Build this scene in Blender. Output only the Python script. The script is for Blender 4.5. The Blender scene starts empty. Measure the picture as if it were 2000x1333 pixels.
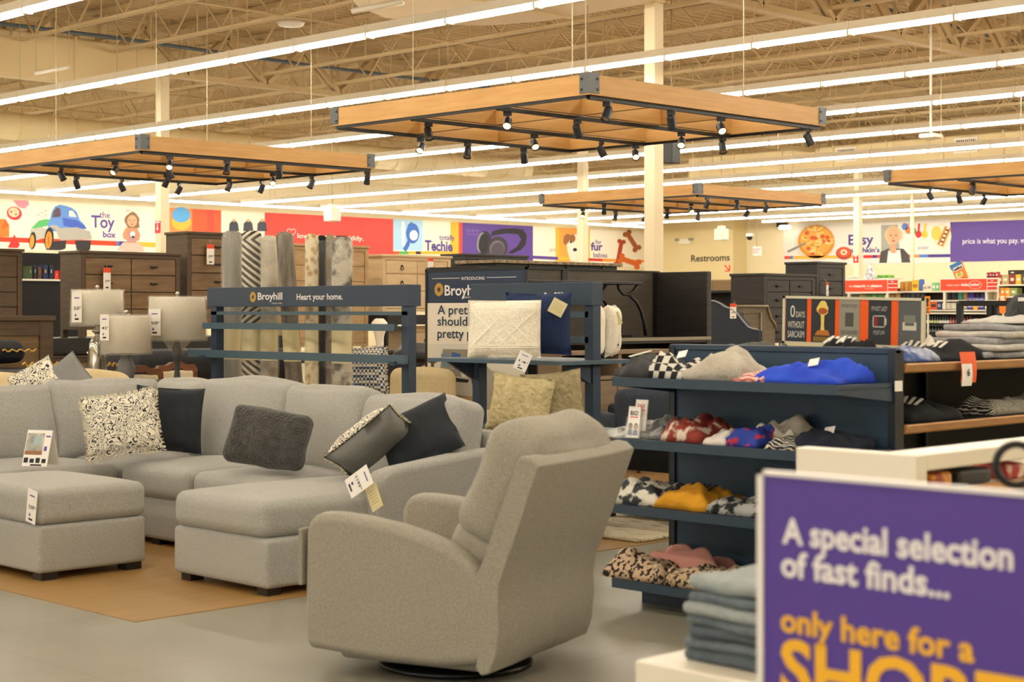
import bpy, math, random
from mathutils import Matrix, Vector, noise, Euler
SC = bpy.context.scene
COL = SC.collection
R2 = math.sqrt(2.0)
FPX, HOR, EYE = 3247.0, 609.0, 1.52
# ---------------------------------------------------------------- camera, world, exposure
cam = bpy.data.objects.new('camera', bpy.data.cameras.new('camera'))
COL.objects.link(cam)
cam.data.sensor_width = 36.0
cam.data.lens = FPX / 2000.0 * 36.0
cam.data.shift_y = -(666.5 - HOR) / 2000.0
cam.data.clip_start, cam.data.clip_end = 0.05, 200.0
cam.location = (0, 0, EYE)
cam.rotation_euler = (math.pi / 2, 0, -math.pi / 4)
cam.data.dof.use_dof = True
cam.data.dof.focus_distance = 14.5
cam.data.dof.aperture_fstop = 4.0
SC.camera = cam
SC.world = bpy.data.worlds.new('world')
SC.world.use_nodes = True
SC.world.node_tree.nodes['Background'].inputs[0].default_value = (1.0, 0.9, 0.75, 1)
SC.world.node_tree.nodes['Background'].inputs[1].default_value = 0.05
SC.view_settings.view_transform = 'Standard'
SC.view_settings.look = 'None'
SC.view_settings.exposure = 0.50
SC.view_settings.gamma = 1.0
SC.view_settings.use_curve_mapping = False
SC.cycles.use_denoising = True
SC.cycles.max_bounces = 8
SC.cycles.diffuse_bounces = 5
SC.cycles.glossy_bounces = 3
SC.cycles.transmission_bounces = 6
SC.cycles.transparent_max_bounces = 8
SC.cycles.caustics_reflective = False
SC.cycles.caustics_refractive = False
TUBE_COLOR, TUBE_POWER = (1.0, 0.925, 0.785), 27.0
# daylight from the shop windows in the entrance wall behind the camera
_l = bpy.data.lights.new('window_daylight', 'AREA'); _l.shape = 'RECTANGLE'; _l.size, _l.size_y = 15.0, 2.6; _l.energy = 170.0; _l.color = (0.80, 0.90, 1.0)
_o = bpy.data.objects.new('window_daylight', _l); COL.objects.link(_o); _o.location = (-5.85, 5.0, 1.75); _o.rotation_euler = (math.pi / 2, 0, -math.pi / 2)

# ---------------------------------------------------------------- helpers: places
def S(px): return (px - 1000.0) / FPX
def PT(px, py, d):
    s = S(px)
    return Vector((d * (1 + s) / R2, d * (1 - s) / R2, EYE - (py - HOR) / FPX * d))
def on_u(px, py, u):
    s = S(px); v = u * (1 - s) / (1 + s); d = (u + v) / R2
    return Vector((u, v, EYE - (py - HOR) / FPX * d))
def on_v(px, py, v):
    s = S(px); u = v * (1 + s) / (1 - s); d = (u + v) / R2
    return Vector((u, v, EYE - (py - HOR) / FPX * d))
def on_z(px, py, z=0.0):
    d = (EYE - z) * FPX / (py - HOR)
    return PT(px, py, d)
def FU(u, v, z):      # frame of a face that looks towards -u: x to its right, y up, z out
    return Matrix(((0, 0, -1, u), (-1, 0, 0, v), (0, 1, 0, z), (0, 0, 0, 1)))
def FV(u, v, z):      # the same for a face that looks towards -v
    return Matrix(((1, 0, 0, u), (0, 0, -1, v), (0, 1, 0, z), (0, 0, 0, 1)))
def T(x, y, z): return Matrix.Translation((x, y, z))
def RX(a): return Matrix.Rotation(math.radians(a), 4, 'X')
def RY(a): return Matrix.Rotation(math.radians(a), 4, 'Y')
def RZ(a): return Matrix.Rotation(math.radians(a), 4, 'Z')

# ---------------------------------------------------------------- helpers: materials
def lin(h):
    h = h.lstrip('#')
    out = []
    for k in (0, 2, 4):
        c = int(h[k:k + 2], 16) / 255.0
        out.append(c / 12.92 if c <= 0.04045 else ((c + 0.055) / 1.055) ** 2.4)
    return (out[0], out[1], out[2], 1.0)
MATS = {}
def mat(name, col, rough=0.6, col2=None, tex='noise', scale=8.0, stretch=(1, 1, 1), lo=0.35, hi=0.65, detail=3.0, bump=0.0,
        bscale=80.0, bstretch=(1, 1, 1), metal=0.0, spec=0.5, trans=0.0, ior=1.45, emit=0.0, sheen=0.0, coat=0.0, col3=None, dist=0.0, alpha=1.0, rot=(0, 0, 0)):
    if name in MATS: return MATS[name]
    m = bpy.data.materials.new(name); m.use_nodes = True
    nt = m.node_tree; N = nt.nodes; L = nt.links
    b = N['Principled BSDF']
    b.inputs['Roughness'].default_value = rough
    b.inputs['Metallic'].default_value = metal
    b.inputs['Specular IOR Level'].default_value = spec
    b.inputs['Transmission Weight'].default_value = trans
    b.inputs['IOR'].default_value = ior
    b.inputs['Sheen Weight'].default_value = sheen
    b.inputs['Coat Weight'].default_value = coat
    b.inputs['Alpha'].default_value = alpha
    c = lin(col)
    b.inputs['Base Color'].default_value = c
    if emit:
        b.inputs['Emission Color'].default_value = c
        b.inputs['Emission Strength'].default_value = emit
    tc = N.new('ShaderNodeTexCoord')
    def mapped(st, ro=(0, 0, 0)):
        mp = N.new('ShaderNodeMapping'); mp.inputs['Scale'].default_value = st
        mp.inputs['Rotation'].default_value = [math.radians(a) for a in ro]
        L.new(tc.outputs['Object'], mp.inputs['Vector']); return mp.outputs['Vector']
    if col2 is not None:
        vec = mapped(stretch, rot)
        if tex == 'noise':
            t = N.new('ShaderNodeTexNoise'); t.inputs['Scale'].default_value = scale; t.inputs['Detail'].default_value = detail
            t.inputs['Distortion'].default_value = dist; out = t.outputs['Fac']
        elif tex == 'wave':
            t = N.new('ShaderNodeTexWave'); t.inputs['Scale'].default_value = scale; t.inputs['Detail'].default_value = detail
            t.inputs['Distortion'].default_value = dist; out = t.outputs['Fac']
        elif tex == 'voronoi':
            t = N.new('ShaderNodeTexVoronoi'); t.inputs['Scale'].default_value = scale; out = t.outputs['Distance']
        elif tex == 'cells':
            t = N.new('ShaderNodeTexVoronoi'); t.feature = 'DISTANCE_TO_EDGE'; t.inputs['Scale'].default_value = scale; out = t.outputs['Distance']
        elif tex == 'checker':
            t = N.new('ShaderNodeTexChecker'); t.inputs['Scale'].default_value = scale; out = t.outputs['Fac']
        elif tex == 'brick':
            t = N.new('ShaderNodeTexBrick'); t.inputs['Scale'].default_value = scale
            t.inputs['Color1'].default_value = (0, 0, 0, 1); t.inputs['Color2'].default_value = (.6, .6, .6, 1); t.inputs['Mortar'].default_value = (1, 1, 1, 1)
            t.inputs['Mortar Size'].default_value = 0.006; out = t.outputs['Color']
        elif tex == 'magic':
            t = N.new('ShaderNodeTexMagic'); t.inputs['Scale'].default_value = scale; t.turbulence_depth = int(detail); t.inputs['Distortion'].default_value = dist
            out = t.outputs['Fac']
        L.new(vec, t.inputs['Vector'])
        rp = N.new('ShaderNodeValToRGB'); e = rp.color_ramp.elements
        e[0].position, e[1].position = lo, hi
        e[0].color, e[1].color = c, lin(col2)
        if col3:
            k = e.new((lo + hi) / 2); k.color = lin(col3)
        L.new(out, rp.inputs['Fac']); L.new(rp.outputs['Color'], b.inputs['Base Color'])
        if emit: L.new(rp.outputs['Color'], b.inputs['Emission Color'])
    if bump:
        t = N.new('ShaderNodeTexNoise'); t.inputs['Scale'].default_value = bscale; t.inputs['Detail'].default_value = 2.0
        L.new(mapped(bstretch), t.inputs['Vector'])
        bn = N.new('ShaderNodeBump'); bn.inputs['Strength'].default_value = bump; bn.inputs['Distance'].default_value = 0.02
        L.new(t.outputs['Fac'], bn.inputs['Height']); L.new(bn.outputs['Normal'], b.inputs['Normal'])
    MATS[name] = m
    return m
def flat(h, rough=0.6): return mat('print_' + h.lstrip('#'), h, rough)

# ---------------------------------------------------------------- helpers: meshes
TEXT_CACHE = {}
def text_mesh(s, bold=0.0, res=3):
    k = (s, bold, res)
    if k in TEXT_CACHE: return TEXT_CACHE[k]
    cu = bpy.data.curves.new('lettering', 'FONT'); cu.body = s; cu.size = 1.0; cu.resolution_u = res; cu.offset = bold
    o = bpy.data.objects.new('lettering', cu); COL.objects.link(o)
    bpy.context.view_layer.update()
    me = bpy.data.meshes.new_from_object(o.evaluated_get(bpy.context.evaluated_depsgraph_get()))
    vs = [v.co.copy() for v in me.vertices]; fs = [tuple(p.vertices) for p in me.polygons]
    bpy.data.objects.remove(o); bpy.data.curves.remove(cu); bpy.data.meshes.remove(me)
    x0 = min(v.x for v in vs); x1 = max(v.x for v in vs)
    TEXT_CACHE[k] = (vs, fs, x0, x1)
    return TEXT_CACHE[k]
CAP = None
class MB:
    def __init__(s, m=None):
        s.v = []; s.f = []; s.mi = []; s.sm = []; s.mats = []; s.cur = 0
        if m is not None: s.use(m)
    def use(s, m):
        if m not in s.mats: s.mats.append(m)
        s.cur = s.mats.index(m); return s
    def add(s, vs, fs, M=None, smooth=False):
        b = len(s.v)
        s.v += [tuple(M @ Vector(p)) for p in vs] if M is not None else [tuple(p) for p in vs]
        for f in fs:
            s.f.append(tuple(b + i for i in f)); s.mi.append(s.cur); s.sm.append(smooth)
        return s
    def box(s, a, b, M=None):
        (x0, y0, z0), (x1, y1, z1) = a, b
        if x0 > x1: x0, x1 = x1, x0
        if y0 > y1: y0, y1 = y1, y0
        if z0 > z1: z0, z1 = z1, z0
        return s.add([(x0, y0, z0), (x1, y0, z0), (x1, y1, z0), (x0, y1, z0), (x0, y0, z1), (x1, y0, z1), (x1, y1, z1), (x0, y1, z1)],
              [(0, 3, 2, 1), (4, 5, 6, 7), (0, 1, 5, 4), (1, 2, 6, 5), (2, 3, 7, 6), (3, 0, 4, 7)], M)
    def puff(s, c, size, r=0.04, n=6, bulge=(0, 0, 0), wob=0.0, wscale=4.0, seed=0, M=None, rs=3):
        h = [max(a / 2, 1e-4) for a in size]
        ts = []
        for k in range(3):
            rr = min(r, h[k] * 0.98); q = 1 - rr / h[k]
            inner = [-q + 2 * q * i / n for i in range(n + 1)]
            edge = [1 - (rr / h[k]) * (1 - (i / rs)) for i in range(1, rs + 1)]
            ts.append([-e for e in reversed(edge)] + inner + edge)
        idx = {}; vs = []; fs = []
        def vert(p):
            key = (round(p[0], 5), round(p[1], 5), round(p[2], 5))
            if key in idx: return idx[key]
            q = [p[k] * h[k] for k in range(3)]
            inn = [max(-(h[k] - min(r, h[k] * .98)), min(h[k] - min(r, h[k] * .98), q[k])) for k in range(3)]
            d = [q[k] - inn[k] for k in range(3)]; ln = math.sqrt(sum(x * x for x in d))
            if ln > 1e-7: q = [inn[k] + d[k] / ln * min(r, h[k] * .98) for k in range(3)]
            for k in range(3):
                if bulge[k]:
                    w = 1.0
                    for j in range(3):
                        if j != k: w *= max(0.0, 1 - p[j] * p[j])
                    q[k] += bulge[k] * w * p[k]
            if wob:
                nv = noise.noise_vector(Vector((q[0] * wscale + seed * 7.3, q[1] * wscale, q[2] * wscale)))
                q = [q[k] + wob * nv[k] for k in range(3)]
            idx[key] = len(vs); vs.append((q[0] + c[0], q[1] + c[1], q[2] + c[2])); return idx[key]
        for k in range(3):
            i, j = [a for a in range(3) if a != k]
            for sg in (-1, 1):
                for a in range(len(ts[i]) - 1):
                    for b in range(len(ts[j]) - 1):
                        quad = []
                        for (aa, bb) in ((a, b), (a + 1, b), (a + 1, b + 1), (a, b + 1)):
                            p = [0, 0, 0]; p[k] = sg; p[i] = ts[i][aa]; p[j] = ts[j][bb]; quad.append(vert(p))
                        if (sg > 0) == (k == 1): quad.reverse()
                        if len(set(quad)) >= 3: fs.append(tuple(dict.fromkeys(quad)))
        return s.add(vs, fs, M, True)
    def pillow(s, w, h, t, M=None, n=16, dent=0.06, wob=0.012, seed=0, both=None):
        vs = []; fs = []
        for side in (1, -1):
            for i in range(n + 1):
                for j in range(n + 1):
                    x = -1 + 2 * i / n; y = -1 + 2 * j / n
                    px = x * w / 2 * (1 - dent * (1 - y * y)) if abs(x) > 0 else 0
                    py = y * h / 2 * (1 - dent * (1 - x * x))
                    e = max(0.0, (1 - x ** 4)) ** 0.55 * max(0.0, (1 - y ** 4)) ** 0.55
                    z = side * (t / 2) * e
                    q = noise.noise_vector(Vector((px * 6 + seed * 3.1, py * 6, side * 2.0 + seed)))
                    vs.append((px, py, z + wob * q[2] * (0.3 + e)))
        m = (n + 1) * (n + 1)
        A = []; B = []
        for i in range(n):
            for j in range(n):
                a = i * (n + 1) + j
                A.append((a, a + n + 1, a + n + 2, a + 1)); B.append((m + a, m + a + 1, m + a + n + 2, m + a + n + 1))
        ring = [i * (n + 1) for i in range(n + 1)] + [n * (n + 1) + j for j in range(1, n + 1)] + [(n - i) * (n + 1) + n for i in range(1, n + 1)] + [n - j for j in range(1, n)]
        C = [(ring[k], m + ring[k], m + ring[(k + 1) % len(ring)], ring[(k + 1) % len(ring)]) for k in range(len(ring))]
        if both is None: return s.add(vs, A + B + [tuple(reversed(c)) for c in C], M, True)
        b = len(s.v); s.add(vs, A + [tuple(reversed(c)) for c in C], M, True)
        s.use(both)
        for f in B: s.f.append(tuple(b + i for i in f)); s.mi.append(s.cur); s.sm.append(True)
        return s
    def tube(s, pts, r, seg=8, cap=True, M=None, smooth=True):
        pts = [Vector(p) for p in pts]; vs = []; fs = []
        rr = r if isinstance(r, (list, tuple)) else [r] * len(pts)
        up = None
        for i, p in enumerate(pts):
            t = (pts[min(i + 1, len(pts) - 1)] - pts[max(i - 1, 0)]).normalized()
            if up is None or abs(up.dot(t)) > 0.99: up = Vector((0, 0, 1)) if abs(t.z) < 0.9 else Vector((1, 0, 0))
            a = t.cross(up).normalized(); b = a.cross(t).normalized(); up = b
            for k in range(seg):
                an = 2 * math.pi * (k + .5) / seg
                vs.append(p + a * math.cos(an) * rr[i] + b * math.sin(an) * rr[i])
        for i in range(len(pts) - 1):
            for k in range(seg):
                fs.append((i * seg + k, i * seg + (k + 1) % seg, (i + 1) * seg + (k + 1) % seg, (i + 1) * seg + k))
        s.add(vs, fs, M, smooth and seg > 5)
        if cap:
            b = len(s.v) - len(vs)
            for fc in (tuple(reversed(range(seg))), tuple(range((len(pts) - 1) * seg, len(pts) * seg))):
                s.f.append(tuple(b + i for i in fc)); s.mi.append(s.cur); s.sm.append(False)
        return s
    def bar(s, a, b, w, h=None):
        """straight bar of rectangular section w (level) by h (upright) from a to b"""
        a, b = Vector(a), Vector(b); h = h or w; t = (b - a).normalized()
        up = Vector((0, 0, 1)) if abs(t.z) < .95 else Vector((0, 1, 0))
        x = t.cross(up).normalized() * w / 2; y = x.cross(t).normalized() * h / 2
        vs = [a - x - y, a + x - y, a + x + y, a - x + y, b - x - y, b + x - y, b + x + y, b - x + y]
        return s.add(vs, [(0, 3, 2, 1), (4, 5, 6, 7), (0, 1, 5, 4), (1, 2, 6, 5), (2, 3, 7, 6), (3, 0, 4, 7)])
    def lathe(s, prof, c=(0, 0, 0), seg=24, M=None, ridge=0.0, nr=0):
        vs = []; fs = []
        for (r, z) in prof:
            for k in range(seg):
                an = 2 * math.pi * k / seg; q = r * (1 + (ridge * math.cos(nr * an) if nr else 0))
                vs.append((c[0] + q * math.cos(an), c[1] + q * math.sin(an), c[2] + z))
        for i in range(len(prof) - 1):
            for k in range(seg):
                fs.append((i * seg + k, i * seg + (k + 1) % seg, (i + 1) * seg + (k + 1) % seg, (i + 1) * seg + k))
        return s.add(vs, fs, M, True)
    def prism(s, poly, axis, lo, hi, M=None, smooth=False):
        """outline poly in the other two axes (in x,y,z order), drawn out along axis from lo to hi"""
        n = len(poly); vs = []
        for w in (lo, hi):
            for (a, b) in poly:
                vs.append((w, a, b) if axis == 0 else (a, w, b) if axis == 1 else (a, b, w))
        ar = sum(poly[i][0] * poly[(i + 1) % n][1] - poly[(i + 1) % n][0] * poly[i][1] for i in range(n))
        flip = (ar > 0) == (axis != 1)
        caps = [tuple(reversed(range(n))), tuple(range(n, 2 * n))] if flip else [tuple(range(n)), tuple(reversed(range(n, 2 * n)))]
        sides = [(i, (i + 1) % n, n + (i + 1) % n, n + i) if flip else (i, n + i, n + (i + 1) % n, (i + 1) % n) for i in range(n)]
        return s.add(vs, caps + sides, M, smooth)
    def plate(s, poly, M, z=0.0): # flat outline in a frame (x right, y up, z out)
        return s.add([(a, b, z) for a, b in poly], [tuple(range(len(poly)))], M)
    def text(s, body, M, x0, x1, y, h, z=0.0, bold=0.0, thick=0.0, res=3):
        """lettering from x0 to x1 on the base line y, capital height h, in the frame M"""
        global CAP
        if CAP is None: CAP = max(v.y for v in text_mesh('H')[0])
        vs, fs, a, b = text_mesh(body, bold, res)
        k = (x1 - x0) / max(b - a, 1e-6); q = h / CAP
        pv = [(x0 + (v.x - a) * k, y + v.y * q, z) for v in vs]
        return s.add(pv, fs, M)
    def heap(s, w, d, h, seed=0, M=None, n=22, rough=0.5, layers=0):
        """a soft heap of folded or crumpled cloth on the level, base at z=0"""
        vs = []; fs = []
        for i in range(n + 1):
            for j in range(n + 1):
                x = -1 + 2 * i / n; y = -1 + 2 * j / n
                wx = 1 + .14 * noise.noise(Vector((y * 1.7 + seed * 5.1, seed, 3))); wy = 1 + .14 * noise.noise(Vector((x * 1.7, seed * 3.3, 8)))
                e = min(1.0, (1 - max(abs(x), abs(y))) * 2.6) ** 0.55 if max(abs(x), abs(y)) < 1 else 0.0
                f = .66 + .55 * noise.noise(Vector((x * 1.15 + seed * 1.7, y * 1.15, seed * 2.9)))
                wv = noise.noise(Vector((x * 1.3 + 4.1 * seed, y * 1.3, 6.5))) * 5
                fold = .5 + .5 * math.sin(9 * (x * math.cos(seed) + y * math.sin(seed)) + wv)
                z = h * e * max(.16, min(1.12, f + .34 * rough * (fold - .5) + .10 * noise.noise(Vector((x * 4, y * 4, seed)))))
                vs.append((x * w / 2 * wx, y * d / 2 * wy, max(z, 0.0)))
        for i in range(n):
            for j in range(n):
                a = i * (n + 1) + j; fs.append((a, a + n + 1, a + n + 2, a + 1))
        ring = [i * (n + 1) for i in range(n + 1)] + [n * (n + 1) + j for j in range(1, n + 1)] + [(n - i) * (n + 1) + n for i in range(1, n + 1)] + [n - j for j in range(1, n)]
        fs.append(tuple(reversed(ring)))
        return s.add(vs, fs, M, True)
    def build(s, name, parent=None, loc=None, bevel=0.0, seg=2, world=True):
        off = Vector((0, 0, 0))
        if parent is not None and world:
            q = parent
            while q is not None: off += Vector(q.location); q = q.parent
        elif loc is not None and world: off = Vector(loc)
        me = bpy.data.meshes.new(name)
        me.from_pydata([Vector(p) - off for p in s.v], [], s.f)
        for m in s.mats: me.materials.append(m)
        if bevel: me.polygons.foreach_set('use_smooth', [True] * len(s.f))
        else: me.polygons.foreach_set('use_smooth', s.sm)
        me.polygons.foreach_set('material_index', s.mi)
        me.update()
        o = bpy.data.objects.new(name, me); COL.objects.link(o)
        if parent is not None: o.parent = parent
        elif loc is not None: o.location = loc
        if bevel:
            bv = o.modifiers.new('bevel', 'BEVEL'); bv.width = bevel; bv.segments = seg; bv.limit_method = 'ANGLE'; bv.angle_limit = math.radians(40)
            bv.harden_normals = True
        return o
def tag(o, label, cat, group=None, kind=None):
    o['label'] = label; o['category'] = cat
    if group: o['group'] = group
    if kind: o['kind'] = kind
    return o
def thing(name, label, cat, loc=(0, 0, 0), rz=0.0, group=None):
    o = bpy.data.objects.new(name, None); COL.objects.link(o)
    o.empty_display_size = 0.1
    o.location = loc; o.rotation_euler = (0, 0, math.radians(rz))
    return tag(o, label, cat, group)
def struct(o): o['kind'] = 'structure'; return o
def dup(root, loc=None, rz=None, label=None, group=None):
    r = root.copy(); COL.objects.link(r)
    if loc is not None: r.location = loc
    if rz is not None: r.rotation_euler = (0, 0, math.radians(rz))
    if label: r['label'] = label
    if group: r['group'] = group
    for ch in list(root.children):
        c = ch.copy(); COL.objects.link(c); c.parent = r
        for g in list(ch.children):
            d = g.copy(); COL.objects.link(d); d.parent = c
    return r
ORD = ['first', 'second', 'third', 'fourth', 'fifth', 'sixth', 'seventh', 'eighth', 'ninth', 'tenth', 'eleventh', 'twelfth', 'thirteenth', 'fourteenth',
       'fifteenth', 'sixteenth', 'seventeenth', 'eighteenth', 'nineteenth', 'twentieth'] 
def ordn(i): return ORD[i] if i < 20 else str(i + 1) + ('st' if (i + 1) % 10 == 1 else 'nd' if (i + 1) % 10 == 2 else 'rd' if (i + 1) % 10 == 3 else 'th')
rnd = random.Random(4)
# ================================================================ the setting
UW, VW, ZD = 45.9, 38.4, 6.35          # right wall, left wall, roof deck
m_floor = mat('polished_concrete_tile', '#8c897d', 0.28, '#989588', scale=1.6, lo=.3, hi=.7, detail=5, bump=.03, bscale=3, spec=.45)
nt = m_floor.node_tree
def add_joints():
    N, L = nt.nodes, nt.links
    b = N['Principled BSDF']; src = b.inputs['Base Color'].links[0].from_socket
    tc = N.new('ShaderNodeTexCoord'); br = N.new('ShaderNodeTexBrick')
    br.offset = 0.0; br.inputs['Scale'].default_value = 1.0; br.inputs['Mortar Size'].default_value = 0.006
    br.inputs['Brick Width'].default_value = 1.22; br.inputs['Row Height'].default_value = 1.22
    br.inputs['Color1'].default_value = (1, 1, 1, 1); br.inputs['Color2'].default_value = (.93, .93, .92, 1); br.inputs['Mortar'].default_value = (.82, .81, .79, 1)
    L.new(tc.outputs['Object'], br.inputs['Vector'])
    mx = N.new('ShaderNodeMix'); mx.data_type = 'RGBA'; mx.blend_type = 'MULTIPLY'; mx.inputs['Factor'].default_value = 1.0
    L.new(src, mx.inputs['A']); L.new(br.outputs['Color'], mx.inputs['B']); L.new(mx.outputs['Result'], b.inputs['Base Color'])
add_joints()
struct(MB(m_floor).box((-6, -6, -.2), (UW + .3, VW + .3, 0)).build('floor'))
m_wood_floor = mat('honey_oak_planks', '#92703f', 0.32, '#a98650', tex='noise', scale=3.0, stretch=(.35, 9, 1), lo=.25, hi=.75, detail=4)
struct(MB(m_wood_floor).box((4.44, 7.05, 0), (26, 21, .004)).build('wood_floor'))
m_wall = mat('cream_wall_paint', '#ecdfbc', 0.75, '#e8dab4', scale=.6, bump=.02, bscale=30)
m_wall2 = mat('pale_khaki_wall_paint', '#e6d5a6', 0.75, '#e2d0a0', scale=.6)
m_cream = mat('cream_steel_paint', '#efe2c2', 0.55)
m_roof = mat('cream_roof_paint', '#cdb68c', 0.7, '#c4ab80', scale=.8)
struct(MB(m_wall).box((-6, VW, 0), (UW + .3, VW + .3, ZD + .4)).build('wall_left'))
struct(MB(m_wall).box((UW, -6, 0), (UW + .3, VW, ZD + .4)).build('wall_right'))
struct(MB(m_wall).box((-6.3, -6.3, 0), (-6, VW + .3, ZD + .4)).build('wall_rear'))
struct(MB(m_wall).box((-6, -6.3, 0), (UW + .3, -6, ZD + .4)).build('wall_front'))
struct(MB(m_wall2).box((45.15, 34.55, 0), (UW, VW, ZD + .4)).build('wall_back'))
# fluted roof deck: flutes run along u
mb = MB(m_roof); v = -6.0; vs = []; n = 0
while v < VW + .3:
    for (dv, z) in ((0, ZD), (.09, ZD), (.12, ZD + .05), (.17, ZD + .05)):
        vs += [(-6.3, v + dv, z), (UW + .3, v + dv, z)]; n += 1
    v += .20
mb.add(vs, [(2 * i, 2 * i + 1, 2 * i + 3, 2 * i + 2) for i in range(n - 1)])
mb.box((-6.3, -6.3, ZD + .1), (UW + .3, VW + .3, ZD + .3))
struct(mb.build('ceiling'))
# bar joists along v, girders along u, columns
JB, JT, GB = 5.62, 6.30, 5.42
COLS_U, COLS_V = (15.4, 25.7, 36.0), (12.98, 23.6, 34.2)
u = 10.9; k = 0
while u < UW:
    mb = MB(m_roof)
    for dx in (-.032, .032):
        mb.box((u + dx - .02, 4, JB), (u + dx + .02, VW, JB + .04)); mb.box((u + dx - .02, 4, JT - .04), (u + dx + .02, VW, JT + .04))
    v = 4.0; up = True
    while v < VW - .8:
        a, b = (JB + .03, JT - .03) if up else (JT - .03, JB + .03)
        mb.bar((u, v, a), (u, v + .62, b), .021)
        if up: mb.bar((u, v + .62, JB + .03), (u, v + .62, JT - .03), .016)
        up = not up; v += .62
    struct(mb.build('ceiling_joist'))
    u += 1.62; k += 1
for v in COLS_V[:2]:
    mb = MB(m_roof)
    for dz, w in ((GB, .17), (JT - .16, .17)):
        mb.box((6, v - w / 2, dz), (UW, v + w / 2, dz + .09))
    u = 6.0; up = True
    while u < UW - 1.2:
        a, b = (GB + .06, JT - .1) if up else (JT - .1, GB + .06)
        for dv in (-.06, .06): mb.bar((u, v + dv, a), (u + .82, v + dv, b), .075)
        mb.bar((u + .82, v, GB + .05), (u + .82, v, JT - .12), .05)
        up = not up; u += .82
    struct(mb.build('ceiling_girder'))
for v in (18.6, 30.5):          # bridging rods across the joists
    mb = MB(m_roof); mb.tube([(6, v, JB + .02), (UW, v, JB + .02)], .022, 6); mb.tube([(6, v + .1, JT - .1), (UW, v + .1, JT - .1)], .022, 6)
    struct(mb.build('ceiling_bridging'))
for cu in COLS_U:
    for cv in COLS_V:
        if cv > 30 or (cu, cv) == (36.0, 12.98): continue
        struct(MB(m_cream).box((cu - .085, cv - .085, 0), (cu + .085, cv + .085, GB)).build('column', bevel=.012))
struct(MB(m_cream).tube([(36.15, 22.12, 0), (36.15, 22.12, GB)], .05, 10).build('column'))
# ================================================================ strip lights
m_hous = mat('white_fixture_enamel', '#f2ead8', 0.4)
m_tube = bpy.data.materials.new('lit_tube'); m_tube.use_nodes = True
_b = m_tube.node_tree.nodes['Principled BSDF']; _b.inputs['Base Color'].default_value = (.9, .88, .8, 1)
_b.inputs['Emission Color'].default_value = (*TUBE_COLOR, 1); _b.inputs['Emission Strength'].default_value = TUBE_POWER
m_wire = mat('hanger_wire', '#b9ab8c', 0.5, metal=.3)
ZL = 4.37
tube_me = None; wire_me = None
def strip_row(label, a, b, along):
    """continuous row of 1.22 m lamps from a to b, hung from the roof"""
    global tube_me, wire_me
    L = b - a; n = int(round(L / 1.22))
    root = thing('strip_light_row', label, 'strip light', (along[1], a, ZL) if along[0] == 'v' else (a, along[1], ZL), 0 if along[0] == 'v' else -90, 'rows of strip lights under the roof')
    mb = MB(m_hous)
    mb.prism([(-.055, .05), (.055, .05), (.05, .135), (-.05, .135)], 1, 0, n * 1.22)
    for k in range(n + 1):
        mb.box((-.03, k * 1.22 - .033, -.006), (.03, k * 1.22 + .033, .055)); mb.box((-.058, k * 1.22 - .012, .0), (.058, k * 1.22 + .012, .14))
    mb.build('housing', root, world=False)
    if tube_me is None:
        t = MB(m_tube); pr = [(-.036, .049), (-.036, .022), (-.022, .004), (.022, .004), (.036, .022), (.036, .049)]
        t.prism(pr, 1, .035, 1.185); o = t.build('lamp_tube', root, world=False); tube_me = o.data
        first = o
    else: first = None
    for k in range(n):
        if first is not None and k == 0: continue
        o = bpy.data.objects.new('lamp_tube', tube_me); COL.objects.link(o); o.parent = root; o.location = (0, k * 1.22, 0)
    for k in range(1, n, 2):
        if wire_me is None:
            o = MB(m_wire).tube([(0, 0, 0), (0, 0, ZD - ZL - .13)], .0035, 4).build('hanger_wire', root, world=False); wire_me = o.data
        else: o = bpy.data.objects.new('hanger_wire', wire_me); COL.objects.link(o); o.parent = root
        o.location = (0, k * 1.22, .13)
    return root
ROWS = [7.96, 11.2, 14.57, 17.64, 20.3, 23.2, 26.3, 29.0, 32.0, 35.0, 38.1, 41.2, 43.3]
names = {7.96: 'bright strip light row cutting the upper left corner of the picture', 11.2: 'bright strip light row crossing in front of the beige roof duct',
         14.57: 'long bright strip light row passing just above the large wooden canopy', 17.64: 'strip light row next behind the one above the large canopy',
         43.3: 'last strip light row, along the restroom wall'}
for i, u in enumerate(ROWS):
    a, b = -5.0, 36.5
    if u > 43: a, b = 10.0, 32.0
    strip_row(names.get(u, '%s strip light row counted back from the one above the large canopy' % ordn(i - 2)), a, b, ('v', u))
for i, u in enumerate((-2.0, 1.5, 4.7)):
    strip_row('strip light row over the aisle in front, %s from the entrance wall' % ordn(i), -5.0, 36.2, ('v', u))
strip_row('strip light row along the picture wall above the toy mural', 2.0, 43.2, ('u', 36.8))

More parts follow.
